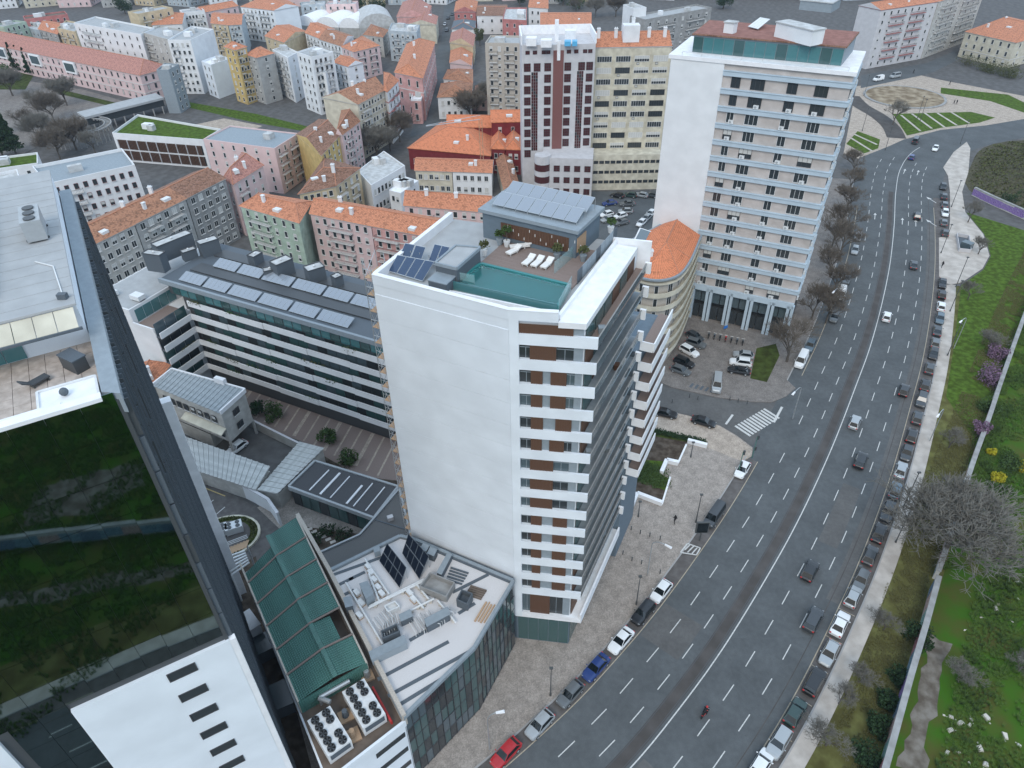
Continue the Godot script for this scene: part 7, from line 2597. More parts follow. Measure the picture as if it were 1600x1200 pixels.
func build_far_city() -> void:
	rng.seed = 23
	var pi := pts([-319.9,-423.7,-151.3,-315.6,-143.2,-328.2,-311.8,-436.4])
	var pr := hs("long pink school building with clay tile roof at upper left",pi,10.5,"plaster_rose","hip","tile_pink",0,4.2,3,[46,4],{"bands": [1,2],"hip": 6.0,"w": 1.0,"kind": "dark_nosill","wh": 1.9})
	var pu := (pi[1] - pi[0]).normalized();var po := Vector2(-pu.y,pu.x)
	for px in [V(-191.9,-345.2),V(-215.2,-359.6),V(-239.5,-374.9)]:
		var s := pu.dot(px - pi[0])
		var b := MB.new()
		b.prism(PackedVector2Array([pi[0] + pu * (s - 4.2) + po * 0.9,pi[0] + pu * (s + 4.2) + po * 0.9,pi[0] + pu * (s + 4.2) - po * 0.1,pi[0] + pu * (s - 4.2) - po * 0.1]),5.6,10.4)
		part(b,"bay_frame",M.white_coping,pr)
		var g := MB.new()
		g.bar(pi[0] + pu * (s - 3.4) + po * 0.93,pi[0] + pu * (s + 3.4) + po * 0.93,0.06,6.4,9.8)
		part(g,"bay_glass",M.pane_slate,pr)
	var D := [
		["ribbed grey lift tower at the end of the pink school",pts([-136.68,-299.8,-131.78,-299.4,-130.75,-307.9,-137.31,-310.4]),16,"slate_light","flat","roof_pale",0,0.0,5,[0,2]],
		["long white apartment block with small dark windows behind pink school",pts([-200.8,-370.9,-159,-343.9,-157.6,-356.2,-196.7,-384.7]),20,"plaster_white","flat","roof_grey",0,0.0,6,[9,2]],
		["stained grey apartment block between two white blocks",pts([-159.9,-347.6,-143.3,-333,-141.4,-349.7,-157.2,-361.4]),20,"plaster_dirty","flat","roof_grey",0,0.0,6,[4]],
		["white apartment block with large dark windows and blank side",pts([-140.8,-327.1,-130.92,-326.2,-127.56,-346.1,-139.63,-353.5]),21,"plaster_white","flat","roof_grey",0,0.0,7,[4,0]],
		["low white block with blank pale blue face",pts([-128.19,-324.9,-122.03,-318.3,-117.01,-328.2,-123.52,-335.2]),13,"plaster_cool","flat","white_coping",0,0.0,4,[2,0]],
		["tall ochre apartment house with balconies and orange roof",pts([-113.34,-314.9,-107.27,-309.1,-104.33,-314.1,-111.09,-322.3]),21,"plaster_yellow","hip","tile_orange",0,1.6,7,[2,3]],
		["grey blank-sided apartment house with orange roof and white skylight",pts([-105.46,-314.7,-99.55,-309.1,-94.3,-315.8,-102.52,-327.2]),18,"plaster_grey","hip","tile_orange",0,1.8,6,[2,1]],
		["white balcony house left of the tall white block",pts([-97.24,-324.6,-87.47,-310.3,-85.36,-319.4,-93.64,-330.9]),17,"plaster_white","flat","roof_pale",0,0.0,6,[4,1]],
		["tall white block with scattered small windows in the centre left",pts([-81.19,-301.9,-73.71,-293.5,-66.74,-300.7,-75.99,-310.7]),21,"plaster_white","flat","roof_grey",0,0.0,7,[3,4]],
		["white stepped house front right of the tall white block",pts([-74.39,-296.2,-69.67,-294.9,-68.14,-307,-74.2,-310.4]),15,"plaster_white","flat","roof_pale",0,0.0,5,[2,1]],
		["white stone house with short orange roof below the hip corner",pts([-69.84,-312.1,-62.62,-304.7,-57.58,-310.1,-64.8,-320.9]),15,"plaster_cool","gable","tile_orange",0,1.6,5,[3,1]],
		["white row house with weathered brown roof and skylight",pts([-87.08,-367.3,-73.99,-352.6,-71.98,-372.4,-83.78,-387.1]),12,"plaster_white","gable","tile_brown",0,2.2,4,[6]],
		["corner house with orange hip roof and pale pink balcony side",pts([-73.78,-351.3,-66.69,-341.5,-56.83,-352.3,-67.66,-372]),12,"plaster_rose","hip","tile_orange",0,2.4,4,[3,4]],
		["orange-roofed row house left of the brown row roof",pts([-96.7,-381.3,-87.03,-368.6,-83.72,-388.5,-95.05,-404.1]),12,"plaster_white","gable","tile_orange",0,2.2,4,[4]],
		["cream-gabled house with patched orange roof upper centre left",pts([-116.42,-381.1,-103.74,-367,-97.58,-389,-110.4,-406.1]),11,"plaster_sand","gable","tile_orange",0,2.2,3,[3,0]],
		["grey town house with orange roof and blank white side top centre left",pts([-140.2,-427.5,-119.47,-415.3,-109.22,-425.9,-124.5,-452.8]),16,"plaster_cool","gable","tile_orange",0,2.0,5,[8,0]],
		["small stone house with ochre hip roof beside the vaulted halls",pts([-70.04,-389.1,-59.7,-382.7,-59.07,-397.9,-69.52,-412.2]),9,"plaster_dirty","hip","tile_brown",0,2.6,3,[3,2]],
		["pale blue grey house behind the pink palace",pts([-55.51,-375.5,-41.57,-370.2,-41.52,-386.7,-55.99,-392.4]),13,"plaster_blue","flat","roof_pale",0,0.0,4,[5]],
		["pale pink house with big plain gable at the top of the street",pts([-57.49,-424.9,-40.94,-423.2,-41.11,-452.5,-58.4,-465.5]),10,"plaster_pink","gable","tile_pink",1,3.4,3,[0,3]],
		["cream gabled house above the blue grey house",pts([-50.31,-410.4,-35.58,-409,-36.01,-429.6,-49.79,-432.6]),9,"plaster_cream","gable","tile_pink",1,2.2,3,[0,2]],
		["brick red house with orange gable right of the street",pts([-27.91,-446,-16.06,-444.8,-15.73,-474.3,-28.27,-475.7]),8,"plaster_deep","gable","tile_orange",1,2.6,2,[3]],
		["white house with black mansard roof right of the street",pts([-27.36,-407.7,-15.72,-406.6,-15.61,-426.6,-27.05,-427.7]),7,"plaster_white","hip","slate",1,2.0,2,[2]],
		["sand yellow gabled house right of the street",pts([-26.41,-373.8,-15.09,-365.3,-14.84,-388.8,-26.57,-394.1]),8,"plaster_sand","gable","tile_pink",1,2.8,2,[0,2]],
		["low house with faded orange roof right of the street",pts([-25.2,-348.3,-15.43,-343.1,-15.53,-364.9,-25.83,-370.7]),5,"plaster_rose","gable","tile_orange",1,2.2,1,[2]],
		["low house with patchwork ochre roofs right of the street",pts([-26.17,-318.5,-13.87,-312.8,-14.45,-331.6,-25.09,-332.4]),6,"plaster_white","hip","tile_brown",1,2.2,2,[3]],
		["white two-storey street-corner house with ochre roof and upper bay",pts([-26.16,-285.4,-13.44,-286.2,-13.51,-304.4,-25.86,-303.5]),8,"plaster_white","hip","tile_brown",1,2.4,2,[5]],
		["small house with pinkish red hip roof among bare trees",pts([-13.37,-294.9,-7.28,-294.5,-7.99,-307.7,-12.24,-309.8]),5,"plaster_rose","hip","tile_pink",1,2.0,1,[2]],
		["tall beige apartment block left of the maroon-windowed tower",pts([-7.24,-283.2,6.01,-281.1,7.89,-292.9,-5.35,-295]),27,"stone_beige","flat","roof_grey",0,0.0,9,[4]],
		["long low house with orange roof behind the maroon-windowed tower",pts([17.87,-389,42.27,-386.6,45.12,-415.4,19.15,-418]),12,"plaster_grey","gable","tile_orange",0,2.2,3,[6]],
		["rust red workshop with white roof light left of maroon tower top",pts([-1.05,-401.1,11.15,-396.9,12.07,-428.8,0.73,-429.9]),12,"plaster_deep","flat","roof_pale",0,0.0,3,[3]],
		["pale shed with white wall and olive roof at the top centre right",pts([-14.89,-429.2,1.34,-427.6,1.55,-457.3,-14.57,-459]),9,"plaster_white","gable","tile_old",0,1.6,2,[3]],
		["grey apartment slab with dark glazing behind the cream tower",pts([61.87,-347.4,96.5,-370.5,90.97,-378.8,56.33,-355.8]),21,"concrete","flat","roof_grey",0,0.0,6,[8]],
		["white narrow slab beside the grey apartment slab",pts([57.65,-355.1,63.72,-357.3,60.29,-366.7,54.22,-364.5]),24,"plaster_white","flat","roof_pale",0,0.0,6,[0]],
		["teal and white apartment house with red balconies by the square",pts([163.2,-343.7,195.4,-359.3,190.2,-370.1,158,-354.5]),24,"concrete_light","gable","tile_orange",0,2.0,7,[8],{"balc": [[0,0.2,0.45,1.1],[0,0.55,0.8,1.1]],"trim": M.plaster_deep}],
		["grey beige apartment house with long balconies by the square",pts([195.7,-359.2,234.3,-391.6,226.6,-400.8,188,-368.4]),24,"plaster_dirty","gable","tile_orange",0,2.0,7,[8],{"balc": [[0,0.1,0.4,1.1],[0,0.55,0.9,1.1]]}],
		["pale yellow villa with white trim and orange hip roof",pts([214.5,-362.5,225.1,-340,261.1,-362.2,250.5,-392.9]),10.5,"plaster_cream","hip","tile_orange",0,4.0,3,[6,5],{"bands": [1],"wh": 1.9,"chim": [[0.3,0.5,4.5]],"hip": 8.0}],
		["apartment block with pale green balconies at the top left",pts([-250.5,-397,-244.9,-408.3,-252.9,-412.3,-258.6,-401]),14,"plaster_green","flat","roof_grey",0,0.0,5,[4]],
		["dull red apartment block at the top left",pts([-248.9,-414.8,-232.2,-425.9,-237.8,-434.3,-254.5,-423.1]),14,"plaster_deep","flat","roof_brown",0,0.0,4,[6]],
		["orange-roofed cottage below the top left blocks",pts([-272.2,-427.2,-262.3,-420.3,-266.2,-432.9,-279.1,-443.7]),7,"plaster_cream","gable","tile_orange",1,2.0,2,[2]],
		["white and blue house below the dull red block",pts([-248.5,-411.6,-236.2,-401.6,-237.5,-413.5,-250.9,-424.1]),11,"plaster_blue","flat","roof_pale",0,0.0,3,[3,2]],
		["grey house with red roof left of the long white block",pts([-236.9,-402.6,-221,-389.8,-225.7,-410.5,-241,-422.7]),12,"plaster_grey","gable","tile_orange",0,1.8,4,[4]],
		["ochre house adjoining the long white block",pts([-220.9,-391.4,-207.6,-381.9,-213.9,-402.3,-225.1,-409.4]),14,"plaster_sand","flat","roof_grey",0,0.0,4,[3]],
		["large plain cream block at the top left edge of trees",pts([-183.1,-399.8,-171.1,-414.5,-178.8,-420.9,-190.8,-406.2]),18,"plaster_sand","flat","roof_grey",0,0.0,5,[4]],
		["orange-roofed white house behind the long white block",pts([-178.1,-401,-163.7,-402.6,-169.3,-428.3,-186.1,-436.7]),13,"plaster_white","gable","tile_orange",0,2.6,3,[5]],
		["white house with dark window rows at the top left centre",pts([-167.7,-417.4,-158.1,-423,-162.7,-430.8,-172.2,-425.2]),15,"plaster_white","flat","roof_grey",0,0.0,4,[6]],
		["pink house at the top edge left of centre",pts([-159.1,-425.2,-146,-441,-153.6,-447.4,-166.8,-431.6]),14,"plaster_rose","gable","tile_orange",0,2.0,4,[5]],
		["yellow and green tiled house with orange roof behind ochre tower",pts([-145,-392.2,-135.17,-387,-141.5,-414.8,-151.5,-419.1]),15,"plaster_sand","gable","tile_orange",0,1.8,5,[3]],
		["blue tiled house with orange roof behind ochre tower",pts([-134.84,-386.9,-128.83,-387.8,-134.67,-414.1,-141.5,-414.8]),15,"plaster_blue","gable","tile_orange",0,1.8,5,[3]],
		["pale blue apartment house behind the vaulted halls, left",pts([-113.66,-448.8,-100.49,-451.1,-102.01,-459.9,-115.17,-457.7]),12,"plaster_blue","flat","roof_pale",0,0.0,4,[4]],
		["pinkish apartment house behind the vaulted halls, right",pts([-99.77,-449.2,-82.95,-449.2,-82.98,-458.2,-99.8,-458.2]),12,"plaster_rose","flat","roof_pale",0,0.0,4,[4]],
		["orange-roofed house between the trees at the top right centre",pts([13.71,-448.7,24.25,-444.1,25.8,-473.9,16.03,-474.9]),9,"plaster_white","gable","tile_orange",0,2.0,2,[3]],
	]
	for d in D:
		var x := {} if d.size() < 11 else d[10] as Dictionary
		hs(d[0],d[1],d[2],d[3],d[4],d[5],d[6],d[7],d[8],d[9],x)
	# last visible rows along the top of the view
	var walls := ["plaster_white","plaster_cream","plaster_rose","plaster_grey","plaster_sand","plaster_blue"]
	var wn := ["white","cream","pale pink","grey","sand","pale blue"]
	for k in 26:
		var x := -330.0 + k * 24.0 + rng.randf_range(-3,3)
		var z := -545.0 + k * 1.5 + rng.randf_range(-8,8)
		if absf(x - 78.0) < 20.0: continue
		var w := rng.randf_range(8,11);var dp := rng.randf_range(7,10)
		var tn := rng.randf_range(-0.5,0.5)
		var q := PackedVector2Array()
		for c in [[-w,dp],[w,dp],[w,-dp],[-w,-dp]]:
			q.append(Vector2(x,z) + Vector2(c[0],c[1]).rotated(tn))
		hs("%s house, %s from the left along the picture's top edge" % [wn[k % 6],NTH[k]],q,rng.randf_range(9,16),walls[k % 6],"gable",["tile_orange","tile_pink","tile_brown"][k % 3],k % 2,2.4,4,[5,4])
	# vaulted white halls
	vault("white vaulted hall roof, leftmost of three",V(-114.93,-436.4),V(-103.48,-432.1),30.0,5.0,5.0,M.white_coping)
	vault("white vaulted hall roof, middle of three",V(-103.12,-432),V(-89.76,-427.6),30.0,5.0,5.0,M.white_coping)
	vault("white vaulted hall roof, rightmost of three",V(-89.41,-427.6),V(-77.92,-424.9),30.0,5.0,5.0,M.white_coping)
	vault("wide beige vaulted hall right of the white vaults",V(-77.19,-420.2),V(-58.61,-424.7),26.0,6.0,6.5,M.roof_pale)
	# glazed link and ring pergola by the school
	var lk := pts([-158,-276.6,-137.12,-300,-142.9,-306.5,-164.1,-283.1])
	var ln := thing("covered_link","long glazed bridge with grey roof joining the pink school","bridge",v3(centre(lk),0))
	var b := MB.new()
	b.prism(lk,5.4,6.2)
	part(b,"roof",M.roof_grey,ln)
	var g := MB.new()
	g.prism(grow(lk,-0.4),3.0,5.4)
	part(g,"glazing",M.pane,ln)
	for k in 8:
		var p := MB.new()
		p.box(v3(lk[0].lerp(lk[1],(k + 0.5) / 8.0) - Vector2(0,0.6),1.5),Vector3(0.4,3.0,0.4))
		part(p,"post",M.concrete,ln)
	var rc := V(-157.6,-270.1)
	var ring := thing("ring_pergola","circular grey pergola among bare trees left of the grass roof","pergola",v3(rc,0))
	for k in 36:
		var a := TAU * k / 36
		var d := Vector2(cos(a),sin(a))
		var m := MB.new()
		m.bar(rc + d * 8.4,rc + d * 11.0,0.5,4.4,4.9)
		part(m,"beam",M.concrete,ring)
		var e := MB.new()
		e.box(v3(rc + d * 10.6,2.2),Vector3(0.3,4.4,0.3))
		part(e,"post",M.concrete,ring)
	for rr in [8.6,10.8]:
		var m := MB.new()
		var l := PackedVector2Array()
		for k in 41:
			l.append(rc + Vector2(cos(TAU * k / 40),sin(TAU * k / 40)) * rr)
		wall_line(m,l,0.4,4.905,5.2)
		part(m,"hoop",M.concrete,ring)
	sheet("lawn",pts([-137.12,-316.2,-100.7,-296.7,-73.68,-277.9,-72.48,-272.1,-100.66,-287.2,-134.61,-309]),0.05,M.lawn_bright)
	sheet("sand_court",pts([-122.14,-284,-112.09,-291.8,-94.14,-281.5,-98.95,-272.3]),0.05,M.paving_light)
	sheet("school_yard",pts([-239.2,-361.3,-188.6,-336.7,-160.1,-316,-167.8,-291.5,-174.9,-244.4,-223.6,-287.3]),0.03,M.paving_grey)
	sheet("lawn",pts([-198.9,-337.5,-161.7,-313.5,-162.6,-309.2,-197.5,-331.5]),0.06,M.lawn)
	sheet("lawn",pts([-259.7,-398.6,-229.3,-377.6,-215.3,-338.6,-245.2,-340.8]),0.05,M.lawn)
# ---------------------------------------------------------------- vehicles
const NTH := ["first","second","third","fourth","fifth","sixth","seventh","eighth","ninth","tenth","eleventh","twelfth","thirteenth","fourteenth","fifteenth","sixteenth","seventeenth","eighteenth","nineteenth","twentieth","twenty-first","twenty-second","twenty-third","twenty-fourth","twenty-fifth","twenty-sixth","twenty-seventh","twenty-eighth","twenty-ninth","thirtieth","thirty-first","thirty-second","thirty-third","thirty-fourth"]
func paint_of(c: String) -> StandardMaterial3D:
	var key := "car_" + c
	if not M.has(key):
		var m := StandardMaterial3D.new()
		m.resource_name = key
		m.albedo_color = {"black": lin(0.012,0.013,0.015),"dark grey": lin(0.04,0.045,0.05),"grey": lin(0.13,0.14,0.145),"silver": lin(0.36,0.38,0.39),"white": lin(0.72,0.73,0.73),"blue": lin(0.015,0.04,0.16),"red": lin(0.4,0.015,0.02),"green": lin(0.02,0.05,0.045),"slate blue": lin(0.1,0.14,0.17)}[c]
		m.roughness = 0.35
		m.metallic = 0.25 if c in ["silver","grey","slate blue"] else 0.0
		m.clearcoat_enabled = true
		m.clearcoat = 0.4
		m.clearcoat_roughness = 0.08
		M[key] = m
	return M[key]
# rings of a lofted shell: each [x,half width low,half width high,y low,y high]
func loft(b: MB,st: Array,tuck := 0.06) -> void:
	var rings := []
	for s in st:
		var h: float = s[4] - s[3]
		var r := []
		for p in [[-s[1] * 0.88,s[3]],[-s[1],s[3] + h * 0.25],[-s[2],s[3] + h * 0.72],[-s[2] + tuck,s[4] - h * 0.05],[-s[2] * 0.55,s[4]],[s[2] * 0.55,s[4]],[s[2] - tuck,s[4] - h * 0.05],[s[2],s[3] + h * 0.72],[s[1],s[3] + h * 0.25],[s[1] * 0.88,s[3]]]:
			r.append(Vector3(s[0],p[1],p[0]))
		rings.append(r)
	var m: int = rings[0].size()
	for k in rings.size() - 1:
		for j in m:
			b.quad(rings[k][(j + 1) % m],rings[k][j],rings[k + 1][j],rings[k + 1][(j + 1) % m])
	for j in range(1,m - 1):
		b.tri(rings[0][0],rings[0][j],rings[0][j + 1])
		var e: Array = rings[rings.size() - 1]
		b.tri(e[0],e[j + 1],e[j])
# front of the car points to +x
func car_meshes(kind: String,c: String) -> Array:
	var key := "car_%s_%s" % [kind,c]
	if cache.has(key):
		return cache[key]
	var L := 4.3;var W := 0.9;var H := 1.46;var belt := 0.92;var hood := 0.86
	var ws := [0.95,0.25,-1.35,-1.95]   # screen foot,roof front,roof rear,rear screen foot
	match kind:
		"sedan": L = 4.6;ws = [0.95,0.2,-1.05,-1.75];H = 1.44
		"suv": L = 4.5;W = 0.93;H = 1.68;belt = 1.06;hood = 1.02;ws = [0.95,0.4,-1.75,-2.12]
		"van": L = 5.3;W = 0.98;H = 2.15;belt = 1.25;hood = 1.15;ws = [1.75,1.15,-2.45,-2.58]
	var h := L * 0.5
	var paint := paint_of(c)
	var body := MB.new()
	var rear_h := belt if kind != "sedan" else belt - 0.02
	loft(body,[[-h,W * 0.78,W * 0.74,0.38,rear_h - 0.12],[-h + 0.12,W * 0.93,W * 0.9,0.26,rear_h],[-h + 0.6,W,W * 0.97,0.2,belt + 0.01],[0.0,W,W * 0.98,0.2,belt],[ws[0],W,W * 0.97,0.2,belt - 0.01],[h - 0.65,W * 0.99,W * 0.94,0.2,hood - 0.02],[h - 0.2,W * 0.92,W * 0.86,0.24,hood - 0.12],[h,W * 0.72,W * 0.66,0.36,hood - 0.3]])
	var cab := MB.new()
	var rw := W * 0.72
	var cb := [Vector3(ws[3],belt - 0.06,W * 0.9),Vector3(ws[0],belt - 0.06,W * 0.9),Vector3(ws[0],belt - 0.06,-W * 0.9),Vector3(ws[3],belt - 0.06,-W * 0.9)]
	var ct := [Vector3(ws[2],H - 0.03,rw),Vector3(ws[1],H - 0.03,rw),Vector3(ws[1],H - 0.03,-rw),Vector3(ws[2],H - 0.03,-rw)]
	cab.hexa(cb,ct)
	var roof := MB.new()
	var n := 5
	for k in n:
		var t0 := -1.0 + 2.0 * k / n;var t1 := -1.0 + 2.0 * (k + 1) / n
		var y0 := H - 0.03 + 0.06 * (1.0 - t0 * t0);var y1 := H - 0.03 + 0.06 * (1.0 - t1 * t1)
		roof.quad(Vector3(ws[2] - 0.03,y1 - 0.02,t1 * rw * 1.02),Vector3(ws[1] + 0.02,y1 - 0.02,t1 * rw * 1.02),Vector3(ws[1] + 0.02,y0 - 0.02,t0 * rw * 1.02),Vector3(ws[2] - 0.03,y0 - 0.02,t0 * rw * 1.02))
	var glassm: Material = M.pane_black if not M.has("car_glass") else M.car_glass
	var g := []
	# windscreen,rear window,two side windows: panes just proud of the cabin
	var face := func(a: Vector3,b: Vector3,cc: Vector3,d: Vector3,inset: float) -> MB:
		var mb := MB.new()
		var nn := (b - a).cross(d - a).normalized() * 0.012
		var ctr := (a + b + cc + d) * 0.25
		var q := []
		for p in [a,b,cc,d]:
			q.append(p + (ctr - p) * inset + nn)
		mb.quad(q[0],q[1],q[2],q[3])
		return mb
	g.append(["windscreen",face.call(cb[1],cb[2],ct[2],ct[1],0.07)])
	g.append(["rear_window",face.call(cb[3],cb[0],ct[0],ct[3],0.12)])
	if kind == "van" and c == "white":
		var m1: Vector3 = cb[0].lerp(cb[1],0.68);var m2: Vector3 = ct[0].lerp(ct[1],0.68)
		var m3: Vector3 = cb[3].lerp(cb[2],0.68);var m4: Vector3 = ct[3].lerp(ct[2],0.68)
		g.append(["side_window",face.call(m1,cb[1],ct[1],m2,0.1)])
		g.append(["side_window",face.call(cb[2],m3,m4,ct[2],0.1)])
	else:
		g.append(["side_window",face.call(cb[0],cb[1],ct[1],ct[0],0.09)])
		g.append(["side_window",face.call(cb[2],cb[3],ct[3],ct[2],0.09)])
	var out := [["body",mesh_of([[body,paint]])],["cabin",mesh_of([[cab,paint]])],["roof",mesh_of([[roof,paint]])]]
	for e in g:
		out.append([e[0],mesh_of([[e[1],M.pane_black]])])
	for s in [-1,1]:
		var hl := MB.new()
		hl.box(Vector3(h - 0.2,hood - 0.22,s * W * 0.66),Vector3(0.2,0.1,0.26))
		out.append(["headlight",mesh_of([[hl,M.metal]])])
		var tl := MB.new()
		tl.box(Vector3(-h + 0.06,belt - 0.16,s * W * 0.72),Vector3(0.14,0.2,0.26))
		out.append(["tail_light",mesh_of([[tl,M.red_paint]])])
		var mr := MB.new()
		mr.box(Vector3(ws[0] - 0.25,belt + 0.06,s * (W + 0.1)),Vector3(0.12,0.1,0.16))
		out.append(["mirror",mesh_of([[mr,paint]])])
	var wh := "wheel"
	if not cache.has(wh):
		var t := MB.new();var r := MB.new()
		t.tube(Vector3(0,0,-0.1),Vector3(0,0,0.1),0.32,0.32,14,true)
		r.tube(Vector3(0,0,-0.108),Vector3(0,0,0.108),0.2,0.2,8,true)
		cache[wh] = mesh_of([[t,M.rubber],[r,M.metal]])
	for sx in [-1,1]:
		for sz in [-1,1]:
			out.append(["wheel",cache[wh],Vector3(sx * L * 0.3,0.32,sz * (W - 0.09))])
	cache[key] = out
	return out
func car(label: String,kind: String,c: String,x: float,z: float,deg: float,y: float,group := "") -> void:
	var t := thing("parked_car" if group else "car",label,"van" if kind == "van" else "car",Vector3(x,y,z),group)
	org[t] = Vector3.ZERO
	t.rotation_degrees.y = deg
	for e in car_meshes(kind,c):
		var m := MeshInstance3D.new()
		m.name = e[0]
		m.mesh = e[1]
		t.add_child(m,true)
		if e.size() > 2:
			m.position = e[2]
func build_cars() -> void:
	var R := [
		["hatch","white",28.96,-39.93,46.86],["suv","silver",31.79,-42.38,47.38],["hatch","green",35.06,-46.19,48.24],["suv","black",38.86,-50.16,49.32],["hatch","silver",42.26,-54.24,50.35],["sedan","white",45.41,-58.72,51.28],["hatch","silver",48.95,-63.21,52.1],["hatch","grey",51.29,-66.08,52.59],
		["hatch","dark grey",54.42,-70.51,53.31],["sedan","black",57.61,-74.85,54.04],["suv","dark grey",60.71,-79.07,54.76],["hatch","slate blue",64.09,-83.98,55.58],["sedan","silver",67.1,-88.61,56.31],["hatch","dark grey",70,-92.87,56.88],["hatch","black",72.94,-97.38,57.26],["hatch","dark grey",76.26,-102.32,57.45],["suv","dark grey",79.33,-107.38,57.56],["hatch","black",82.29,-112.14,57.78],
		["hatch","dark grey",85.75,-117.58,58.31],["hatch","black",88.96,-122.68,59.03],["hatch","grey",91.25,-126.64,59.64],["sedan","dark grey",93.89,-131.26,60.33],["hatch","slate blue",96.78,-136.1,61.02],["hatch","white",99.54,-141.2,61.64],["hatch","black",102.28,-146.5,62.17],["sedan","black",104.88,-151.6,62.62],
		["hatch","dark grey",118.59,-178.4,64.79],["hatch","grey",121.29,-184.7,65.22],["hatch","white",124.65,-190.8,65.42],["hatch","grey",127.19,-196.4,65.32],["hatch","dark grey",129.85,-202.2,64.84],["hatch","black",133.09,-209.3,63.57]]
	for k in R.size():
		var e = R[k]
		car("%s %s, %s car up from the bottom in the right kerb row" % [e[1],{"hatch": "hatchback","sedan": "saloon","suv": "estate car"}[e[0]],NTH[k]],e[0],e[1],e[2],e[3],e[4] + (180.0 if k % 3 == 1 else 0.0),0.03,"cars parked along the right kerb")
	var Lc := [["hatch","red",-1.71,-41.83,45.48,"red hatchback parked at the bottom edge of the left kerb"],["hatch","silver",2.58,-45.3,45.71,"silver hatchback parked just above the red one"],["hatch","grey",6.74,-49.27,46.06,"grey hatchback with dark roof behind the blue car on left kerb"],["sedan","blue",10.45,-52.89,46.54,"deep blue saloon parked on the left kerb"],["sedan","white",14.32,-56.83,47.26,"white saloon parked between the blue and black cars"],["suv","black",18.1,-61.15,48.27,"black estate car parked between two white cars on left kerb"],["hatch","white",21.3,-64.78,49.26,"white hatchback parked at the upper end of left kerb row"],["van","dark grey",32.46,-79.02,52.43,"dark grey people carrier parked beside the advertising panel"],["hatch","white",39.85,-89.56,54.26,"white car with black glass roof near the zebra crossing"]]
	for e in Lc:
		car(e[5],e[0],e[1],e[2],e[3],e[4] + 180.0,0.03,"cars parked along the left kerb")
	var U := [["van","white",60.54,-121.15,57.62,"small white van parked below the bare plane tree"],["suv","slate blue",64.2,-126.41,57.98,"slate blue car parked behind the small white van"],["hatch","grey",73.5,-137.53,59.7,"grey car parked alone on the upper left kerb"],["van","white",78.57,-147.2,61.12,"long white delivery van on the upper left kerb"],["hatch","grey",82.67,-154.4,61.97,"grey car parked directly behind the long delivery van"],["hatch","silver",90.61,-169.5,63.43,"silver car, nearer of the two under bare roadside trees"],["hatch","silver",94.45,-177.2,64.05,"silver car, farther of the two under bare roadside trees"]]
	for e in U:
		car(e[5],e[0],e[1],e[2],e[3],e[4] + 180.0,0.03,"cars parked along the upper left kerb")
	var D := [["hatch","black",44.3,-67.88,52.21,0,"black hatchback driving away in the middle right lane"],["suv","dark grey",41.88,-59.43,51.01,0,"dark car driving beside the parked row near the bottom"],["suv","black",61.13,-91.18,56.16,0,"black box-shaped off-roader driving on the right carriageway"],["hatch","silver",64.1,-101.42,57.18,0,"silver hatchback driving ahead of the black off-roader"],["hatch","black",77.42,-110.65,57.61,0,"black hatchback driving in the lane next to the parked row"],["hatch","white",85.34,-137.34,60.47,0,"white hatchback driving beside the tram strip"],["sedan","dark grey",102.19,-161,63.23,0,"dark grey saloon driving in the far middle lane"],["suv","black",115.83,-189.1,65.29,0,"black car driving between painted lane arrows"],["hatch","blue",134.64,-234,57.38,0,"blue car driving on the far bend"],["van","dark grey",142.7,-248.9,55.79,0,"dark van driving on the far bend beside the lawn"],["sedan","white",146.2,-241.7,55.98,180,"white saloon driving on the outside of the far bend"]]
	for e in D:
		car(e[6],e[0],e[1],e[2],e[3],e[4] + e[5],0.03)
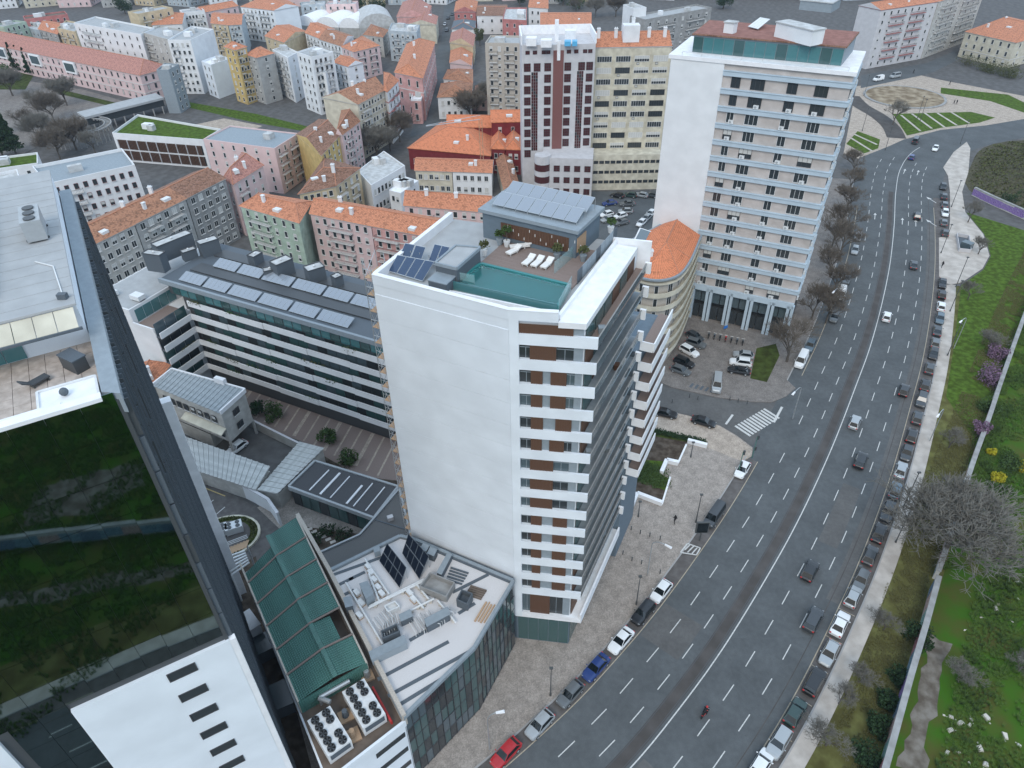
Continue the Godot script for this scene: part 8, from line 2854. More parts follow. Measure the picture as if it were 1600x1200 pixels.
	var P := [["sedan","black",29.21,-105.07,-21.35,"black saloon parked on the side street, left one"],["sedan","black",35.94,-102.34,-27.09,"black saloon parked on the side street nearest the crossing"],["hatch","dark grey",40.35,-130.88,-50.64,"dark green-grey car at the back of the forecourt's left row"],["suv","grey",39.95,-128.05,-34.08,"grey car second in the forecourt's left row"],["suv","white",37.98,-125.24,-50.4,"white off-roader third in the forecourt's left row"],["suv","black",36.08,-121.25,-40.85,"black car fourth in the forecourt's left row"],["hatch","grey",34.83,-118.6,-37.53,"grey car nearest the street in the forecourt's left row"],["hatch","silver",49.09,-123.54,163.8,"silver car at the back of the forecourt's right row"],["suv","white",47.76,-120.83,164.5,"white car in the middle of the forecourt's right row"],["sedan","black",46.71,-118.08,161.9,"black saloon at the front of the forecourt's right row"],["van","silver",41.1,-113.57,-106.84,"small silver van parked on the forecourt edge"],
		["van","white",161.2,-324.9,-152.6,"white van parked by the far square"],["van","silver",170.1,-328.8,-155.2,"silver box van parked behind the white van by the square"],
		["hatch","black",33.17,-207.6,149.9,"black car in the back row of the far parking lot"],["hatch","green",37.07,-207.7,158.3,"dark green car in the back row of the far parking lot"],["hatch","silver",40.45,-207.5,153.7,"silver car in the back row of the far parking lot"],["hatch","dark grey",43.54,-207.3,153.6,"dark grey car in the back row of the far parking lot"],["sedan","blue",30.19,-202.1,-164.2,"dark blue saloon by the small lawn in the far lot"],["sedan","grey",35.33,-201.4,-176,"grey saloon by the small lawn in the far lot"],
		["hatch","white",28.34,-194.4,-151.7,"white car at the left front of the far lot cluster"],["hatch","silver",28.31,-191,-152.1,"silver car below the white one in the far lot cluster"],["hatch","white",32.16,-193.1,-151.1,"white car in the middle of the far lot cluster"],["hatch","grey",31.94,-188.7,-156.6,"grey car at the front of the far lot cluster"],["hatch","silver",34.06,-196.3,177.2,"silver car at the back of the far lot cluster"],["hatch","white",37.48,-188.2,-123.78,"white car at the lower end of the lot's right row"],["hatch","silver",39.3,-191.1,-121.12,"silver car in the lot's right row, second up"],["hatch","white",41.09,-194.2,-124.15,"white car in the lot's right row, third up"],
		["hatch","black",-56.95,-89.51,-117.64,"black car parked under the louvred office's edge"],["hatch","dark grey",-55.75,-87.94,-113.4,"dark grey car with bright windscreen in the small car park"],["hatch","white",-50.71,-97.81,-122.58,"white car sheltering beneath the annex stilts"],
		["hatch","black",-32.24,-437.9,-91.78,"black car parked low in the old street"],["hatch","silver",-34.22,-452.7,-92.78,"silver car parked midway in the old street"],["hatch","black",-33.38,-470,-92.78,"black car parked high in the old street"],["hatch","dark grey",-31.49,-480.8,-91.42,"dark grey car parked at the top of the old street"]]
	for e in P:
		car(e[5],e[0],e[1],e[2],e[3],e[4],0.14 if not "old street" in e[5] else 0.03,"cars parked off the main road")
	# motorcycles
	var mb := V(43.59,-131.39);var me := V(50.29,-128.41)
	for k in 8:
		var p := mb.lerp(me,k / 6.0)
		var moving := k == 7
		var t := thing("motorcycle","dark motorcycle, %s from the left in the row by the tower piers" % NTH[k] if not moving else "dark motorcycle ridden along the right carriageway near the bottom","motorcycle",v3(p,0.13) if not moving else Vector3(23.7,0,-46.46),"motorcycles parked in a row" if not moving else "")
		org[t] = Vector3.ZERO
		t.rotation_degrees.y = 70.0 if not moving else 47.0
		for sx in [-0.68,0.68]:
			var w := MB.new()
			w.tube(Vector3(sx,0.31,-0.07),Vector3(sx,0.31,0.07),0.31,0.31,12,true)
			part(w,"wheel",M.rubber,t)
		var f := MB.new()
		loft(f,[[-0.75,0.1,0.12,0.55,0.75],[-0.3,0.16,0.17,0.35,0.8],[0.2,0.18,0.19,0.3,0.98],[0.55,0.12,0.1,0.5,0.9]],0.02)
		part(f,"body",[M.metal_dark,M.slate,M.metal_dark,M.red_paint][k % 4],t)
		var s := MB.new()
		s.box(Vector3(-0.4,0.82,0),Vector3(0.7,0.09,0.28))
		part(s,"seat",M.rubber,t)
		var h := MB.new()
		h.tube(Vector3(0.42,1.05,-0.36),Vector3(0.42,1.05,0.36),0.025,0.025,5)
		h.tube(Vector3(0.66,0.32,0),Vector3(0.42,1.05,0),0.05,0.05,5)
		part(h,"handlebar",M.galvanised,t)
# ---------------------------------------------------------------- street furniture
func build_lamps() -> void:
	# [base,head direction (px),height,label]
	var A := [[V(19.82,-67.98),V(21.41,-66.71),"white-headed curved street lamp on the tower forecourt"],[V(-3.69,-42.51),V(-2.57,-42.68),"white-headed curved street lamp above the red car"],[V(75.85,-96.33),V(64.76,-84.93),"white-headed curved street lamp over the right parked row, lower"],[V(94.6,-125.12),V(86.34,-117.78),"white-headed curved street lamp over the right parked row, upper"],[V(72.88,-138.11),V(64.85,-128.69),"white-headed curved street lamp by the stone tower corner"],[V(53.11,-103.32),V(47.18,-96.75),"white-headed curved street lamp near the zebra crossing"]]
	for e in A:
		var t := thing("street_lamp",e[2],"street lamp",v3(e[0],0.12),"curved street lamps")
		var m := MB.new()
		var d: Vector2 = e[1] - e[0]
		if d.length() > 3.5: d = d.normalized() * 3.5
		m.tube(v3(e[0],0.12),v3(e[0],7.2),0.1,0.07,7)
		var last := v3(e[0],7.2)
		for k in range(1,7):
			var s := k / 6.0
			var p := v3(e[0] + d * (1.0 - cos(s * PI / 2)),7.2 + 1.5 * sin(s * PI / 2))
			m.tube(last,p,0.065,0.06,6)
			last = p
		part(m,"pole",M.galvanised,t)
		var hd := MB.new()
		var u := d.normalized()
		hd.xf = Transform3D(Basis(Vector3.UP,-u.angle()),last)
		hd.hexa([Vector3(-0.1,-0.08,0.14),Vector3(0.95,-0.08,0.2),Vector3(0.95,-0.08,-0.2),Vector3(-0.1,-0.08,-0.14)],[Vector3(-0.1,0.08,0.1),Vector3(0.85,0.1,0.15),Vector3(0.85,0.1,-0.15),Vector3(-0.1,0.08,-0.1)])
		part(hd,"lamp_head",M.white_coping,t)
	var B := [V(64.11,-80.59),V(59.69,-73.32),V(92.01,-122.62),V(101,-139.76),V(107.7,-150.5),V(112.49,-167.8),V(128.94,-195.6),V(17.42,-62.94),V(4.18,-49.36),V(29.37,-78.22),V(20.23,-79.7),V(31.71,-93.44),V(26.13,-104.17),V(155.2,-274.6),V(129.27,-261.8),V(157.4,-246.8),V(47.75,-62.75),V(129.38,-242.2),V(146.7,-303.7),V(154.5,-270.9)]
	var bl := ["right pavement, third from the bottom","right pavement, second from the bottom","right pavement beside the long green lawn","right pavement below the small plaza","plaza's lower corner","plaza's kerb edge","plaza's upper corner","left pavement between black and white cars","left pavement above the silver car","forecourt beside the dark people carrier","corner of the white garden wall","short white garden wall","side street pavement","striped lawn, left side","small far lawn","far bend by the embankment","right pavement, lowest","road corner of the small far lawn","round sandy bed's left edge","striped lawn, right side"]
	for k in B.size():
		var hh := 8.0 if k < 7 or k > 12 else (3.6 if k in [10,11,12] else 6.5)
		var t := thing("lamp_post","slim dark lamp post at the " + bl[k],"lamp post",v3(B[k],0.12),"dark lamp posts")
		var m := MB.new()
		m.tube(v3(B[k],0.1),v3(B[k],hh),0.09,0.06,6)
		part(m,"pole",M.iron,t)
		var h := MB.new()
		h.box(v3(B[k],hh + 0.1),Vector3(0.5,0.2,0.3))
		part(h,"lantern",M.iron,t)
		var f := MB.new()
		f.tube(v3(B[k],0.1),v3(B[k],0.7),0.16,0.12,6)
		part(f,"foot",M.iron,t)
	# bollards
	var C := [V(18.67,-76.89),V(19.99,-76.06),V(21.43,-75.5),V(22.95,-74.81),V(16.68,-72.05),V(17.9,-70.78),V(19.28,-70.14),V(21.8,-68.28),V(31.28,-108.83),V(34.98,-110.3),V(36.48,-109.65),V(42.68,-109.25),V(44.15,-108.6),V(45.73,-107.96)]
	for k in C.size():
		var t := thing("bollard","short iron bollard, %s of those round the tower forecourt and side street" % NTH[k],"bollard",v3(C[k],0.12),"iron bollards")
		var m := MB.new()
		m.tube(v3(C[k],0.1),v3(C[k],0.85),0.09,0.07,7,true)
		part(m,"post",M.iron,t)
		var h := MB.new()
		ball(h,v3(C[k],0.93),0.12,7,4)
		part(h,"knob",M.iron,t)
	# advertising panel,traffic signals
	var ap := V(29.18,-74.51)
	var t2 := thing("advertising_panel","black advertising panel on a post beside the people carrier","sign",v3(ap,0.12))
	var pm := MB.new()
	pm.tube(v3(ap,0.1),v3(ap,2.2),0.12,0.12,8)
	part(pm,"post",M.iron,t2)
	var fm := MB.new()
	fm.box(v3(ap,3.2),Vector3(2.0,2.4,0.3))
	part(fm,"frame",M.iron,t2)
	var sm := MB.new()
	sm.box(v3(ap,3.2) + Vector3(0,0,0.16),Vector3(1.7,2.1,0.02))
	part(sm,"screen",M.pane_black,t2)
	for e in [[V(42.58,-92.95),"green traffic signal pole at the crossing's right corner"],[V(39.09,-89.19),"green traffic signal pole beside the white parked car"]]:
		var t := thing("traffic_signal",e[1],"traffic signal",v3(e[0],0.12))
		var m := MB.new()
		m.tube(v3(e[0],0.1),v3(e[0],5.2),0.08,0.06,6)
		part(m,"pole",M.sheet_green,t)
		for y in [2.4,5.0]:
			var b := MB.new()
			b.box(v3(e[0],y) + Vector3(0.2,0,0),Vector3(0.3,0.9,0.3))
			part(b,"signal_head",M.metal_dark,t)
	# hatched corner before the parking lane
	var hz := thing("hatched_island","white hatched marking at the start of the left parking lane","road marking",v3(V(27.52,-72.9),0))
	for e in [[V(25.68,-72.19),V(27.13,-73.92)],[V(27.13,-73.92),V(28.95,-72.98)],[V(28.95,-72.98),V(28.05,-71.63)],[V(28.05,-71.63),V(25.68,-72.19)],[V(26.48,-72.67),V(27.48,-73.66)],[V(26.77,-72.16),V(28.03,-73.39)],[V(27.41,-71.9),V(28.45,-73)]]:
		var m := MB.new()
		m.bar(e[0],e[1],0.2,0.136,0.15)
		part(m,"stripe",M.paint,hz)
# ---------------------------------------------------------------- forecourt garden
func build_plaza() -> void:
	var y := 0.15
	var wl := [[V(31.93,-97.32),V(35.12,-95.85)],[V(31.53,-96.47),V(29.08,-91.72)],[V(29.05,-91.55),V(27.14,-92.26)],[V(27.14,-92.26),V(25.7,-89.27)],[V(27.08,-88.29),V(24.54,-82.11)],[V(24.54,-82.11),V(20.72,-84.39)],[V(20.72,-84.39),V(17.29,-77.33)]]
	var bed := thing("garden_bed","planted bed with dark soil and green patches behind low white walls","garden",v3(V(24.27,-92.83),0.13))
	for e in [["soil","soil",pts([22.14,-101.89,35.32,-97.22,34.66,-95.87,31.67,-97.16,29,-91.88,27.17,-92.42,25.62,-89.43,26.91,-87.99,24.59,-82.4,20.64,-84.54,17.32,-77.59,16.29,-77.62,18.87,-86.69])],["low_plants","lawn_bright",pts([20.11,-93.29,27.05,-92.43,25.62,-89.43,26.91,-87.99,25.76,-85.29,21.84,-88.13,19.45,-88.51])],["hedge_ground","lawn",pts([22.6,-102.61,35.51,-97.56,35.12,-96.36,31.5,-97.51,21.93,-100.45])],["low_plants","lawn_bright",pts([18.03,-84.47,20.03,-84.86,17.49,-78.81,16.36,-78.16])]]:
		var m := MB.new()
		m.cap(e[2],y + (0.02 if e[0] == "soil" else (0.03 if e[0] == "low_plants" else 0.04)))
		part(m,e[0],M[e[1]],bed)
	var lf := MB.new()
	var lf2 := MB.new()
	for k in 5200:
		var s := rng.randf()
		var p: Vector2
		if k % 3 == 0:
			p = V(22.5,-101.88).lerp(V(34.93,-97.06),s) + Vector2(rng.randf_range(-0.7,0.7),rng.randf_range(-0.7,0.7))
			leaf(lf,v3(p,0.2 + rng.randf() * 0.5),0.17)
		else:
			p = V(20.47,-91).lerp(V(25.87,-88.33),s) + Vector2(rng.randf_range(-1.5,1.5),rng.randf_range(-2.6,2.8))
			leaf(lf2,v3(p,0.18 + rng.randf() * 0.3),0.15)
	part(lf,"hedge",M.leaf_dark,bed)
	part(lf2,"ground_plants",M.leaf,bed)
	var names := ["short white garden wall by the side street","thin white garden kerb below the short wall","white garden wall step, upper","white garden wall, short return","thin white garden kerb beside the green patch","white garden wall facing the walker","long white garden wall along the tower foot"]
	for k in wl.size():
		var t := thing("garden_wall",names[k],"wall",v3(wl[k][0].lerp(wl[k][1],0.5),0.13))
		var m := MB.new()
		m.bar(wl[k][0],wl[k][1],0.25 if k in [1,4] else 0.6,0.1,0.45 if k in [1,4] else 0.9)
		part(m,"wall",M.plaster_white,t)
		var c := MB.new()
		c.bar(wl[k][0],wl[k][1],0.3 if k in [1,4] else 0.66,0.45 if k in [1,4] else 0.9,0.5 if k in [1,4] else 0.96)
		part(c,"coping",M.white_coping,t)
	sheet("lawn",pts([52.85,-126.62,57.45,-128.15,56.97,-123.87,51.57,-114.71,48.58,-116.09]),0.16,M.lawn)
	# zebra-like paving bands and blue sign near the stone tower
	for k in 6:
		var m := MB.new()
		m.bar(V(35.78,-113.56).lerp(V(40.41,-111.34),k / 5.0),V(36.68,-114.79).lerp(V(41.33,-112.54),k / 5.0),0.5,0.13,0.142)
		ground_piece(m,"paving_band",M.slate)
	var bs := thing("blue_sign","small blue sign on the stone tower's forecourt steps","sign",Vector3(47.91,0,-134.03))
	lump(bs,"board",V(47.91,-134.03),0.5,1.0,0.7,0.08,0.4,M.sign_blue)
	lump(bs,"post",V(47.91,-134.03),0.1,0.08,0.5,0.06,0.4,M.iron)
	# glass access on the small right plaza
	var ga := thing("glass_kiosk","sunken stair with glass cover on the right plaza","kiosk",v3(V(120.67,-171.4),0.12))
	var gq := pts([117.37,-168.4,119.95,-167.6,123.53,-175.5,121.08,-177.2])
	var m2 := MB.new()
	m2.prism(gq,0.1,0.2)
	part(m2,"base",M.slate,ga)
	for k in 4:
		var w := MB.new()
		w.bar(gq[k],gq[(k + 1) % 4],0.12,0.1,1.1 + 0.004 * k)
		part(w,"parapet",M.concrete_light,ga)
	lump(ga,"cover",V(120.29,-170.3),0.2,2.0,1.6,2.4,0.6,M.pane_slate)
# ---------------------------------------------------------------- trees and plants
func twigs(b: MB,t: MB,p: Vector3,d: Vector3,len: float,r: float,depth: int) -> void:
	var q := p + d * len
	(b if depth > 3 else t).tube(p,q,maxf(r,0.018),maxf(r * 0.62,0.012),6 if depth > 4 else (4 if depth > 3 else 3))
	if depth == 0:
		return
	var n := 4 if depth > 2 else 3
	for k in n:
		var side := Vector3(rng.randf_range(-1,1),rng.randf_range(-0.25,0.7),rng.randf_range(-1,1)).normalized()
		var nd := (d * rng.randf_range(0.7,1.1) + side * rng.randf_range(0.5,0.95)).normalized()
		twigs(b,t,p.lerp(q,rng.randf_range(0.55,1.0)),nd,len * rng.randf_range(0.62,0.85),r * 0.58,depth - 1)
func bare_kind(k: int) -> Array:
	var key := "bare%d" % k
	if not cache.has(key):
		rng.seed = 300 + k
		var b := MB.new();var t := MB.new()
		twigs(b,t,Vector3(0,-0.1,0),Vector3(rng.randf_range(-0.06,0.06),1,rng.randf_range(-0.06,0.06)).normalized(),2.4,0.2,6)
		cache[key] = [mesh_of([[b,M.bark]]),mesh_of([[t,M.twig]]),mesh_of([[t,M.twig_grey]])]
	return cache[key]
func bare_tree(label: String,p: Vector2,s: float,kind: int,turn: float,grey := false,wide := 1.0) -> void:
	var k := bare_kind(kind)
	var t := thing("bare_tree",label,"tree",v3(p,0.05),"leafless trees")
	t.rotation.y = turn
	s *= 1.25
	t.scale = Vector3(s * wide,s,s * wide)
	org[t] = Vector3.ZERO
	inst(k[0],"trunk",t,Transform3D())
	for j in (3 if s > 1.5 else 1):
		inst(k[2] if grey else k[1],"crown",t,Transform3D(Basis(Vector3.UP,j * 2.1),Vector3.ZERO))
func leaf_cloud(b: MB,c: Vector3,r: Vector3,n: int,s: float) -> void:
	for k in n:
		var d := Vector3(rng.randf_range(-1,1),rng.randf_range(-1,1),rng.randf_range(-1,1))
		if d.length() > 1.0: d = d.normalized() * rng.randf_range(0.7,1.0)
		leaf(b,c + d * r,s * rng.randf_range(0.7,1.3))
func leafy(called: String,label: String,cat: String,p: Vector2,h: float,w: float,m: Material,shape: String,n := 1500) -> void:
	var t := thing(called,label,cat,v3(p,0.05))
	org[t] = Vector3.ZERO
	var tr := MB.new()
	var base := 0.12 * h if shape != "round" else 0.3 * h
	tr.tube(Vector3(0,-0.1,0),Vector3(0,h * 0.6,0),0.04 * w + 0.06,0.04,6)
	var c := MB.new()
	if shape == "cone":
		for k in n:
			var y := rng.randf()
			var rr := w * 0.5 * (1.0 - y * 0.92) * sqrt(rng.randf()) * (0.85 + 0.25 * sin(y * 30.0 + p.x))
			var a := rng.randf() * TAU
			leaf(c,Vector3(cos(a) * rr,base + y * (h - base),sin(a) * rr),0.36)
	else:
		for k in 14:
			var a := rng.randf() * TAU
			var rr := w * 0.36 * sqrt(rng.randf())
			var q := Vector3(cos(a) * rr,rng.randf_range(base,h * 0.85),sin(a) * rr)
			tr.tube(Vector3(0,base * 0.6,0),q,0.05,0.02,4)
			leaf_cloud(c,q,Vector3.ONE * w * 0.2,n / 14,0.2 if shape == "bush" else 0.3)
	part(tr,"trunk",M.bark,t)
	part(c,"crown",m,t)
func build_trees() -> void:
	# row of bare planes on the left pavement
	var P := [[V(57.74,-121.53),1.15,"large bare plane tree by the forecourt lawn"],[V(71.11,-136.04),1.05,"bare tree beside the grey parked car"],[V(78.07,-149.9),1.05,"bare tree beside the long delivery van"],[V(85.05,-165.8),1.1,"bare tree next to the stone tower's middle"],[V(91.05,-179.2),1.1,"bare tree by the two silver cars, left"],[V(97.93,-194.5),1.1,"bare tree near the far lane arrows, left side"],[V(103.85,-208.1),0.9,"bare tree at the stone tower's upper right edge"],[V(110.41,-222),0.9,"bare tree before the small far lawn"],[V(79.79,-157.7),1.0,"bare tree near the tower wall beside the delivery van"],[V(85.99,-172.9),1.0,"bare tree close to the stone tower behind silver cars"],[V(68.42,-137.47),1.0,"bare tree at the stone tower's lower right corner"]]
	for k in P.size():
		bare_tree(P[k][2],P[k][0],P[k][1],k % 3,k * 1.7)
	var Q := [[V(65.74,-70.66),1.35,1.45,"very large grey bare tree beside the boundary wall"],[V(121.59,-166.7),0.7,0.8,"slender bare tree at the edge of the right plaza"],[V(128.53,-185.4),0.75,0.8,"slender bare tree at the plaza's upper edge"],[V(107.75,-144.9),0.55,0.9,"small bare tree on the lawn below the plaza"],[V(101.99,-124.85),0.6,1.2,"low spreading bare tree on the bright lawn"],[V(78.47,-94.54),0.45,1.2,"small bare sapling on the verge beside the white lamp"],[V(51.31,-57.93),0.42,1.1,"bare sapling on the verge above the grating"],[V(45.2,-50.42),0.42,1.2,"bare sapling on the verge by the long slot"],[V(41.14,-47.44),0.4,1.1,"bare sapling leaning over the right pavement"],[V(37.63,-42.21),0.45,1.3,"bare sapling at the bottom of the verge"],[V(58.37,-50.58),0.42,1.4,"fallen-looking bare shrub in the wild field"],[V(66.4,-51.31),0.35,1.4,"low bare shrub at the field's right edge"]]
	for k in Q.size():
		bare_tree(Q[k][3],Q[k][0],Q[k][1],(k + 1) % 3,k * 2.1,true,Q[k][2])
	var F := [[V(-192.6,-305.2),"bare tree in the school yard, left"],[V(-179.6,-292.2),"bare tree in the school yard, centre"],[V(-184.5,-313.2),"bare tree in the school yard, behind the ring"],[V(-185.3,-281.2),"bare tree beside the tall cypresses"],[V(-170.4,-266.2),"bare tree in front of the ring pergola"],[V(-155.1,-258.7),"bare tree above the white roof edge"],[V(-146.6,-255),"bare tree nearest the school louvres"],[V(-156.4,-249.3),"bare tree behind the small grass roof"],[V(-215.8,-329),"bare tree at the left edge of the yard"],[V(-11.72,-290.9),"bare tree left of the maroon wing"],[V(-6.71,-295.4),"bare tree in front of the beige block"],[V(-13.95,-281.7),"bare tree behind the maroon hall"],[V(-41.16,-251.4),"bare tree by the street junction"],[V(-38.76,-260.4),"second bare tree by the street junction"],[V(-44.54,-243),"bare tree before the grey long side"],[V(42.95,-476.5),"bare brown tree behind the cream tower"],[V(53.22,-464.6),"second bare brown tree behind the cream tower"],[V(65.54,-466.9),"third bare brown tree behind the cream tower"],[V(143.1,-268),"bare tree at the far lane corner"]]
	for k in F.size():
		bare_tree(F[k][1],F[k][0],1.0 + 0.25 * (k % 3),k % 3,k * 1.3,k % 2 == 0)
	rng.seed = 900
	var G := [["cypress_tree",V(-235.3,-369.9),13.0,5.0,"leaf_dark","cone","dark cypress before the pink school, left of three"],["cypress_tree",V(-231.4,-368.5),12.0,5.0,"leaf_dark","cone","dark cypress before the pink school, middle of three"],["cypress_tree",V(-225.2,-363.5),12.0,5.0,"leaf_dark","cone","dark cypress before the pink school, right of three"],["cypress_tree",V(-178.9,-253.7),17.0,8.0,"leaf_dark","cone","tall dark conifer at the left edge"],["cypress_tree",V(-176,-256.7),15.0,7.5,"leaf_dark","cone","second dark conifer at the left edge"],["cypress_tree",V(-193.4,-274.5),17.0,8.0,"leaf_dark","cone","dark conifer cut by the left edge"],
		["round_tree",V(-231.1,-352.1),7.0,11.0,"leaf","round","broad green tree before the pink school"],["round_tree",V(-238.8,-504.7),9.0,11.0,"leaf_dark","round","dark round tree at the top left"],["round_tree",V(-90.21,-493.6),9.0,14.0,"leaf_dark","round","dark round tree behind the vaulted halls"],["round_tree",V(-77.65,-488.6),8.0,12.0,"leaf_dark","round","dark tree right of the vaulted halls"],["round_tree",V(46.16,-491.4),10.0,16.0,"leaf","round","green tree behind the orange long roof"],["round_tree",V(37.19,-504.4),10.0,14.0,"leaf_dark","round","dark green tree at the top behind maroon tower"],["round_tree",V(9.74,-503.2),10.0,12.0,"leaf_dark","round","dark tree at the top left of the maroon tower"],["round_tree",V(132.69,-482.5),9.0,12.0,"leaf_dark","round","dark tree behind the stone tower roof"],["palm_like_tree",V(-12.95,-402),9.0,6.0,"leaf_olive","round","olive palm tree beside the beige block"],
		["evergreen_tree",V(-34.5,-99.7),3.6,3.8,"leaf","bush","small evergreen tree by the court wall, upper"],["evergreen_tree",V(-29.64,-94.1),3.6,4.0,"leaf","bush","small evergreen tree by the court wall, lower"],["evergreen_tree",V(-46.19,-106.47),3.4,4.2,"leaf","bush","small evergreen tree in the court, left"],["evergreen_tree",V(-49.42,-107.92),3.0,3.2,"leaf_dark","bush","small dark evergreen behind the annex"],
		["blossom_shrub",V(95.75,-113.21),4.2,6.5,"blossom","bush","large purple blossoming shrub by the wall"],["blossom_shrub",V(85.18,-97.43),3.4,3.2,"blossom","bush","narrow purple blossoming shrub against the wall"],["blossom_shrub",V(101.6,-121.36),3.0,4.0,"blossom","bush","smaller purple shrub above the large one"],
		["ivy_bush",V(55.02,-55.84),3.0,4.2,"leaf_dark","bush","dark ivy bush climbing over the graffiti wall"],["shrub",V(49.92,-50.59),1.8,3.4,"leaf_dark","bush","dark shrub along the graffiti wall, uppermost"],["shrub",V(47.58,-47.47),1.8,3.4,"leaf_dark","bush","dark shrub along the graffiti wall, second"],["shrub",V(44.84,-44.04),1.8,3.6,"leaf_dark","bush","dark shrub along the graffiti wall, third"],["shrub",V(41.7,-40.59),2.0,4.2,"leaf_dark","bush","dark shrub along the graffiti wall, lowest"],["shrub",V(145.9,-195.7),4.5,7.0,"leaf_dark","bush","dark round shrub before the painted far wall"],["shrub",V(86.89,-89.37),1.6,5.0,"leaf","bush","green mound of weeds in the wild field, upper"],["shrub",V(81.4,-83.42),1.6,4.0,"leaf","bush","green mound of weeds behind the wall"],["yellow_shrub",V(82.52,-86.08),1.4,2.4,"leaf_yellow","bush","yellow flowering shrub in the field, left"],["yellow_shrub",V(88.51,-88.69),1.4,2.4,"leaf_yellow","bush","yellow flowering shrub at the field's right edge"],["yellow_shrub",V(84.97,-92.67),1.2,1.6,"leaf_yellow","bush","yellow flowering shrub close to the wall"],["shrub",V(91.31,-104.93),1.5,4.5,"leaf","bush","green mound beside the wall near the purple shrub"],
		["hedge_row",V(213.5,-335.5),4.0,12.0,"leaf_olive","bush","olive hedge below the yellow villa, left"],["hedge_row",V(218.7,-326.9),4.0,12.0,"leaf_olive","bush","olive hedge below the yellow villa, right"],["hedge_row",V(210.1,-346.6),4.0,10.0,"leaf_olive","bush","olive hedge beside the grey beige house"]]
	for g in G:
		var nl := 1500 if g[5] != "bush" else 900
		leafy(g[0],g[6],"tree" if "tree" in g[0] else "shrub",g[1],g[2],g[3],M[g[4]],g[5],2600 if g[3] > 10.0 else (4200 if g[5] == "cone" else nl))
	# long grass and weeds: nobody could count them
	var blade := MB.new()
	for k in 7:
		var a := TAU * k / 7.0
		var d := Vector3(cos(a),0,sin(a))
		var s := Vector3(-d.z,0,d.x) * 0.05
		blade.tri(d * 0.05 - s,d * 0.05 + s,d * 0.28 + Vector3(0,0.42 + 0.1 * (k % 3),0))
	var sp: PackedVector2Array = spine[0]
	var wallp := smooth(pts([38.76,-33.23,43.24,-39.44,50.53,-49.68,55.74,-56.81,62.76,-66.9,67.41,-72.87,77.23,-86.23,88.56,-100.9,98.01,-113.35,118,-139.1,139.3,-165.2]),3.0)
	for e in [["wild_grass","blade",90000,0.8,75.0,1.0],["tall_weeds","leaf",14000,1.0,70.0,1.5],["verge_grass","blade_dry",26000,-5.6,-0.5,0.5]]:
		var mm := MultiMesh.new()
		mm.transform_format = MultiMesh.TRANSFORM_3D
		mm.mesh = mesh_of([[blade,M[e[1]]]])
		var tot := line_len(wallp)
		var list := []
		var nz := FastNoiseLite.new()
		nz.seed = 77;nz.frequency = 0.09
		for k in e[2]:
			var a := along(wallp,rng.randf() * tot)
			var u: Vector2 = a[1]
			var o: float = e[3] + (e[4] - e[3]) * (pow(rng.randf(),1.6) if e[3] > 0 else rng.randf())
			var p: Vector2 = a[0] + Vector2(-u.y,u.x) * o
			if e[0] == "wild_grass" and k % 4 == 0:
				p = Vector2(rng.randf_range(-38,14),rng.randf_range(4,66))
				o = 20.0
			if nz.get_noise_2d(p.x,p.y) < (-0.22 if e[0] != "tall_weeds" else 0.2):
				continue
			if e[3] > 0 and o < 5.0 + rng.randf() and p.y > -68.0:
				continue
			var sc: float = rng.randf_range(0.5,1.2) * e[5]
			list.append(Transform3D(Basis(Vector3.UP,rng.randf() * TAU).scaled(Vector3.ONE * sc),v3(p,0.04)))
		mm.instance_count = list.size()
		for k in list.size():
			mm.set_instance_transform(k,list[k])
		var mi := MultiMeshInstance3D.new()
		mi.name = e[0]
		mi.multimesh = mm
		add_child(mi)
		tag(mi,{"wild_grass": "green wild grass covering the field behind the wall","tall_weeds": "taller olive weeds scattered over the wild field","verge_grass": "thin dry grass on the verge before the wall"}[e[0]],"grass","","stuff")
	# earth track behind the wall,rubble
	sheet("dirt_track",ragged(pts([45.44,-39.39,53.98,-52.05,57.47,-57.28,59.65,-55.73,55.06,-49.31,51.79,-44.71,48.48,-39.33]),0.5),0.06,M.dirt_path)
	var stones := [V(65.95,-59.64),V(69.94,-58.82),V(57.01,-45.01),V(55.37,-44.63),V(56.44,-44.37),V(61.12,-41.73),V(55.88,-39.55),V(54.02,-39.82),V(53.86,-45.65),V(54.62,-45.39),V(58.9,-45.22),V(53.71,-43.7),V(67.87,-53.14),V(69.57,-61.79),V(72.8,-62.58),V(62.57,-57.66),V(68.75,-60.95),V(52.02,-41.07),V(53.4,-41.04),V(56.11,-41.44),V(60.06,-42.93),V(74.43,-65.45)]
	for k in stones.size():
		var t := thing("rubble_stone","pale rubble block, %s of those strewn in the wild field" % NTH[k],"stone",v3(stones[k],0.0),"rubble in the field")
		org[t] = Vector3.ZERO
		t.rotation.y = rng.randf() * TAU
		var s := rng.randf_range(0.18,0.55)
		var m := MB.new()
		var bt := [];var tp := []
		for c in [[-1,1],[1,1],[1,-1],[-1,-1]]:
			bt.append(Vector3(c[0] * s * rng.randf_range(0.8,1.1),-0.1,c[1] * s * rng.randf_range(0.5,0.8)))
			tp.append(Vector3(c[0] * s * rng.randf_range(0.5,0.9),s * rng.randf_range(0.4,0.8),c[1] * s * rng.randf_range(0.3,0.6)))
		m.hexa(bt,tp)
		part(m,"block",M.rubble,t)
		var ch := MB.new()
		ch.box(Vector3(s * 1.3,0.06,s * 0.4),Vector3(s * 0.4,0.16,s * 0.3))
		part(ch,"chip",M.rubble,t)
